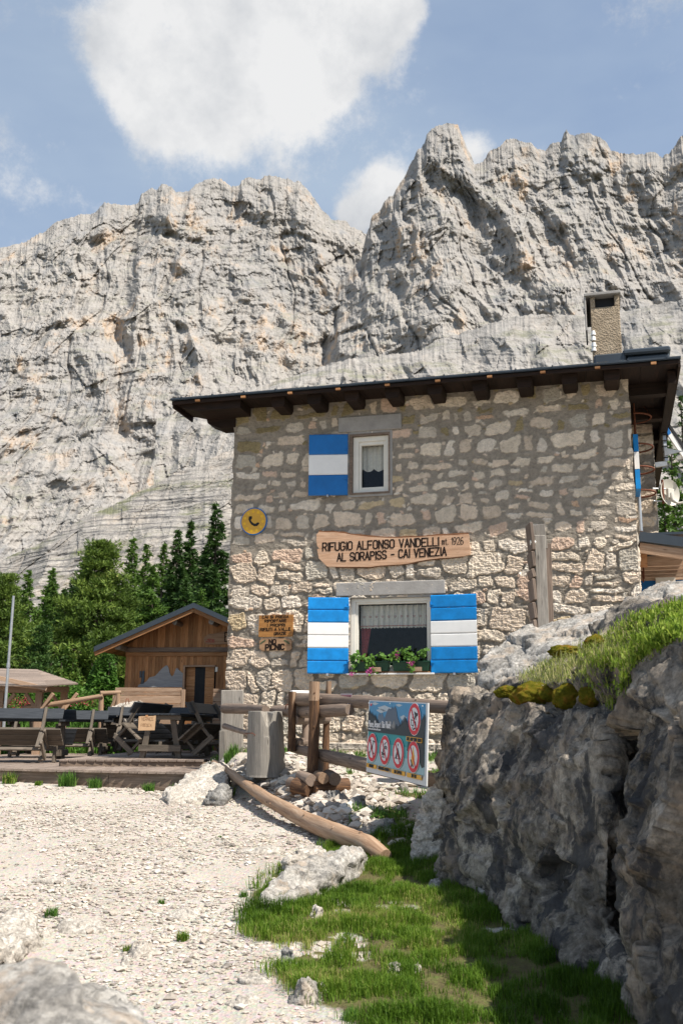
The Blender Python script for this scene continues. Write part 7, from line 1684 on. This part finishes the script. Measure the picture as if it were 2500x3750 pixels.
def pebbles():
    rg = np.random.default_rng(77)
    def cloud(n, sampler, smin, smax, power, mat, name, label, flat=0.6, seed=0, dens=None):
        x, y = sampler(n); gm = grass_mask(x, y); bare = fbm(np.stack([x*0.9, y*0.9, 0*x], -1), 4, seed=88); keep = (rg.random(len(x)) > gm*0.84) & (rg.random(len(x)) < np.clip(0.62+2.2*bare, 0.10, 1)); x, y = x[keep], y[keep]; n = len(x)
        s = smin+(smax-smin)*rg.random(n)**power; z = GZ(x, y)
        ico = np.array([(1, 0, 0), (-1, 0, 0), (0, 1, 0), (0, -1, 0), (0, 0, 1), (0, 0, -1), (.62, .62, .5), (-.62, .62, .5), (.62, -.62, .5), (-.62, -.62, .5)], float)
        fc = [(4, 6, 7), (4, 7, 9), (4, 9, 8), (4, 8, 6), (0, 2, 6), (2, 1, 7), (1, 3, 9), (3, 0, 8), (6, 2, 7), (7, 1, 9), (9, 3, 8), (8, 0, 6), (0, 5, 2), (2, 5, 1), (1, 5, 3), (3, 5, 0)]
        sh = ico[None]*rg.uniform(0.62, 1.25, (n, 10, 1)); a = rg.uniform(0, 2*pi, n); c, s_ = np.cos(a), np.sin(a)
        sx = rg.uniform(0.75, 1.4, n)[:, None]; X = sh[..., 0]*sx; Yy = sh[..., 1]; Z = sh[..., 2]*rg.uniform(flat*0.6, flat*1.2, n)[:, None]
        v = np.stack([X*c[:, None]-Yy*s_[:, None], X*s_[:, None]+Yy*c[:, None], Z], -1)*s[:, None, None]+np.stack([x, y, z+s*0.12], -1)[:, None]
        f = (np.array(fc)[None]+np.arange(n)[:, None, None]*10).reshape(-1, 3)
        o = npmesh(name, v.reshape(-1, 3), f, mat, {'rnd': np.repeat(rg.random(n), 10)}); tag(o, label, 'gravel', None, 'stuff')
    k = Mt('pebble_limestone', 0.93, 0.12); c = k.ramp(k.attr('rnd'), [(0.0, (0.18, 0.16, 0.14)), (0.12, (0.31, 0.27, 0.23)), (0.5, (0.46, 0.40, 0.335)), (0.8, (0.55, 0.49, 0.42)), (0.93, (0.62, 0.575, 0.515)), (1.0, (0.42, 0.33, 0.26))])
    c = k.mix(0.4, c, k.ramp(k.noise(k.coord(), 45, 4, 0.7), [(0.3, 0.6), (0.6, 1.05)]), 'MULTIPLY'); M['pebble'] = k.done(c)
    def samp(n):
        y = 2.6+(16.4-2.6)*rg.random(n)**0.85; hw = y*0.36+0.6; x = rg.uniform(-1, 1, n)*hw; return x, y
    cloud(150000, samp, 0.004, 0.026, 4.5, 'pebble', 'fine_gravel', 'pale fine gravel covering the path and the terrace around the fence')
    cloud(5200, samp, 0.016, 0.045, 2.6, 'pebble', 'coarse_gravel', 'coarser loose limestone chips lying on the gravel path', 0.7)
    def samp2(n):                                                    # rubble behind the log and along the deck
        t = rg.random(n); p = np.stack([L0[:2]*(1-tt)+L1[:2]*tt for tt in t]); o = np.abs(rg.normal(0, 0.75, n)); d = (L1-L0)[:2]; d = d/np.hypot(*d); nn = np.array([-d[1], d[0]])
        p = p+nn*(o+0.1)[:, None]; return p[:, 0], p[:, 1]
    cloud(2600, samp2, 0.03, 0.11, 2.6, 'pebble', 'rubble', 'broken white rubble on the terrace behind the long log', 0.75)
    def samp3(n): x = rg.uniform(-6.5, -1.9, n); return x, 15.6+(x+5)*-0.27+np.abs(rg.normal(0, 0.10, n))*-1-0.1
    cloud(500, samp3, 0.02, 0.05, 2, 'pebble', 'rubble', 'loose white chips along the foot of the terrace edge', 0.7)
pebbles()
def turf():
    M['herb'] = leaf_mat('bright_herb_leaves', [(0.0, (0.10, 0.17, 0.014)), (0.5, (0.22, 0.33, 0.035)), (1.0, (0.42, 0.50, 0.09))], 0.4)
    rg = np.random.default_rng(5)
    n = 420000; x = rg.uniform(-1.5, 3.6, n); y = rg.uniform(2.8, 11.6, n)*1.0; gm = grass_mask(x, y)
    cl = fbm(np.stack([x*5, y*5, 0*x], -1), 3, seed=61); cl2 = fbm(np.stack([x*1.3, y*1.3, 0*x], -1), 3, seed=62)
    keep = (rg.random(n) < gm*np.clip(0.60+1.9*cl+0.8*cl2, 0.03, 1)) & (x < 0.75+0.13*(11.4-y)+0.9); x, y, cl, cl2 = x[keep], y[keep], cl[keep], cl2[keep]
    z = GZ(x, y)+0.02
    h = np.clip(0.035+0.11*(cl+0.25)+0.025*rg.random(len(x)), 0.018, 0.15)
    o = blades('turf', np.stack([x, y, z], 1), h, 0.0055, 'grass', 0.9, seed=6, rnd=np.clip(0.52+0.9*cl2-0.35*cl, 0, 1)); tag(o, 'bright green turf between the gravel path and the dark boulder', 'grass', None, 'stuff')
    # thin grass over the terrace and at the house foot
    n = 90000; x = rg.uniform(-2.6, 4.6, n); y = rg.uniform(11.4, 17.0, n); gm = grass_mask(x, y); hv = (x-HO[0])*V[0]+(y-HO[1])*V[1]
    keep = (rg.random(n) < gm*0.8) & (hv < -0.02); x, y = x[keep], y[keep]; z = GZ(x, y)
    o = blades('sparse_grass', np.stack([x, y, z], 1), rg.uniform(0.05, 0.13, len(x)), 0.010, 'bush', 0.9, seed=7); tag(o, 'sparse green weeds on the terrace and along the foot of the house wall', 'grass', None, 'stuff')
    # single tufts
    tf = [(25,1795,0.20,'grass tuft at the terrace edge, leftmost of the row'), (157,1795,0.26,'brightest tallest grass tuft at the terrace edge'), (222,1793,0.18,'grass tuft right of the brightest one at the terrace edge'), (92,1800,0.09,'tiny grass tuft between the two left ones at the terrace edge'), (345,1795,0.15,'thin dry grass tuft at the right part of the terrace edge'), (410,1790,0.16,'grass tuft beside the sloping ledge at the terrace end'), (22,2195,0.12,'green tuft under the white rock at the left picture edge'), (118,2108,0.10,'yellow-green tuft above the broad ledge stone'), (370,2078,0.06,'small tuft below the flaky slab in the path'), (420,2162,0.09,'low tuft alone in the gravel, right of the blocky stone'), (505,1925,0.04,'faint tuft in the upper gravel'), (560,2062,0.08,'tuft left of the long rounded rock'), (295,2188,0.07,'small tuft between the two stones low in the path'), (530,1740,0.22,'tall grass tuft at the foot of the corner timber'), (770,2050,0.05,'low tuft on the soil beside the long rounded rock'), (525,1830,0.16,'leafy tuft under the far end of the log'), (808,2352,0.10,'tuft at the bottom edge of the picture')]
    for i, (cx, cy, h, lab) in enumerate(tf):
        p = GP(cx*K, cy*K); n = 170 if h > 0.08 else 90; r = h*0.42; a = rg.uniform(0, 6.28, n); rr = r*np.sqrt(rg.random(n)); x = p[0]+rr*np.cos(a)*1.2; y = p[1]+rr*np.sin(a)
        if cy <= 1800 and cx < 420: Yf = float(np.interp(p[0], [-7, -5.3, -3.5, -2.0], [16.2, 15.9, 15.35, 14.95]))-0.10; x0_ = PX(cx*K, cy*K, Yf)[0]; x = x-p[0]+x0_; y = Yf-0.12*rg.random(n)
        o = blades('grass_tuft', np.stack([x, y, GZ(x, y)-0.01], 1), h*rg.uniform(0.5, 1.1, n), 0.011 if p[1] > 12 else 0.006, 'bush' if i % 3 else 'grass', 0.75, seed=20+i); tag(o, lab, 'grass tuft', 'single grass tufts')
    # broad-leaved herbs in the turf
    for i, (cx, cy, s, lab) in enumerate(((925,2062,0.11,'broad-leaved herb in the shaded turf near the boulder foot'), (800,2035,0.09,'clover-like patch right beside the long rounded rock'), (700,2065,0.08,'small leafy weed in front of the long rounded rock'), (880,1880,0.12,'dark leafy weed on the terrace behind the log end'), (1010,1990,0.10,'leafy weed against the lowest corner of the boulder'))):
        p = GP(cx*K, cy*K); V_, F_, R_ = [], [], []
        for k in range(26):
            a = rg.uniform(0, 6.28); L = s*rg.uniform(0.5, 1.1); d = np.array([cos(a), sin(a), rg.uniform(0.15, 0.9)]); d /= np.linalg.norm(d); sd = np.cross(d, (0, 0, 1)); sd /= np.linalg.norm(sd); o_ = p+np.array([rg.normal(0, s*.5), rg.normal(0, s*.5), 0.01]); o_[2] = float(GZ(o_[0], o_[1]))+0.01
            w = L*0.26; q = [o_, o_+d*L*.5-sd*w, o_+d*L, o_+d*L*.5+sd*w]; q[2][2] -= L*0.15; n_ = len(V_); V_ += q; F_.append((n_, n_+1, n_+2, n_+3)); R_ += [rg.uniform(0, 0.5)]*4
        o = npmesh('leafy_weed', V_, F_, 'bush', {'rnd': R_}); tag(o, lab, 'plant', 'broad-leaved weeds')
    # turf and moss on the boulder: rooted where its upper surface is
    poly = np.array([(1185,1560),(1240,1530),(1300,1500),(1380,1470),(1440,1425),(1500,1405),(1575,1380),(1575,1460),(1500,1500),(1455,1530),(1430,1590),(1405,1635),(1370,1605),(1300,1580),(1250,1575),(1200,1578)], float)
    P, Nn = [], []
    cand = np.stack([rg.uniform(1170, 1575, 26000), rg.uniform(1375, 1650, 26000)], 1); cand = cand[inpoly(cand[:, 0], cand[:, 1], poly)]
    for cx, cy in cand:
        h_ = hit(cx, cy)
        if h_ is not None and h_[1] < 14 and h_[2].z > 0.02: P.append(tuple(h_[0])); Nn.append(cx)
    P = np.array(P); Nn = np.array(Nn); P = P+rg.normal(0, 0.012, P.shape); m1 = (Nn+rg.normal(0, 60, len(Nn))) < 1440
    o = blades('boulder_turf', P[m1], rg.uniform(0.03, 0.15, m1.sum())*rg.uniform(0.5, 1.1, m1.sum()), 0.005, 'dry_grass', 1.7, seed=40); tag(o, 'pale wispy grass growing over the left part of the boulder top', 'grass', None, 'stuff')
    Q = P[~m1]; Q = np.repeat(Q, 2, 0)+rg.normal(0, 0.02, (2*len(Q), 3)); o = blades('boulder_herbs', Q, rg.uniform(0.02, 0.09, len(Q))*rg.uniform(0.5, 1.1, len(Q)), 0.013, 'herb', 1.6, seed=41); tag(o, 'bright leafy turf spilling over the highest part of the dark boulder', 'grass', None, 'stuff')
    # sod under the blades: soft cushions
    def cushion(cx, cy, wpx, hpx, mat, name, label, cat, seed, hang=0.6):
        h_ = hit(cx, cy)
        if h_ is None: return
        c = np.array(h_[0]); Y = c[1]; w = wpx/2287*Y; hh = hpx/2287*Y; g2 = np.random.default_rng(seed); bm = bmesh.new(); bmesh.ops.create_icosphere(bm, subdivisions=5, radius=1.0)
        co = np.array([v.co[:] for v in bm.verts]); d = 1+0.25*fbm(co*1.7+seed, 3, seed=seed)+0.10*fbm(co*6+seed, 3, seed=seed+1)+0.04*fbm(co*22, 2, seed=seed+2)
        co = co*d[:, None]*np.array([w/2, w*0.4, hh/2]); f = np.array([[v.index for v in fc_.verts] for fc_ in bm.faces]); bm.free()
        o = npmesh(name, co+c+np.array([0.0, 0.03, 0]), f, mat, smooth=True); tag(o, label, cat, 'moss cushions on the boulder' if cat == 'moss' else None)
    cushion(1165, 1590, 56, 30, 'moss', 'moss_cushion', 'small yellow-green moss cushion, leftmost on the boulder edge', 'moss', 3)
    cushion(1228, 1600, 100, 66, 'moss', 'moss_cushion', 'large orange moss cushion hanging over the boulder edge', 'moss', 4)
    cushion(1308, 1600, 78, 62, 'moss', 'moss_cushion', 'rounded green-gold moss cushion, right of the large orange one', 'moss', 5)
    cushion(1265, 1592, 60, 44, 'moss', 'moss_cushion', 'dark moss filling the gap between the two big cushions', 'moss', 8)
    cushion(1360, 1600, 60, 46, 'moss', 'moss_cushion', 'ragged brownish moss hanging rightmost on the boulder edge', 'moss', 9)
    cushion(1300, 1497, 80, 30, 'moss', 'moss_cushion', 'dark orange-brown moss strip below the pale rock hump', 'moss', 6)
    cushion(1370, 1480, 60, 44, 'moss', 'moss_cushion', 'shaggy brown moss wedge between pale hump and green turf', 'moss', 7)
turf()
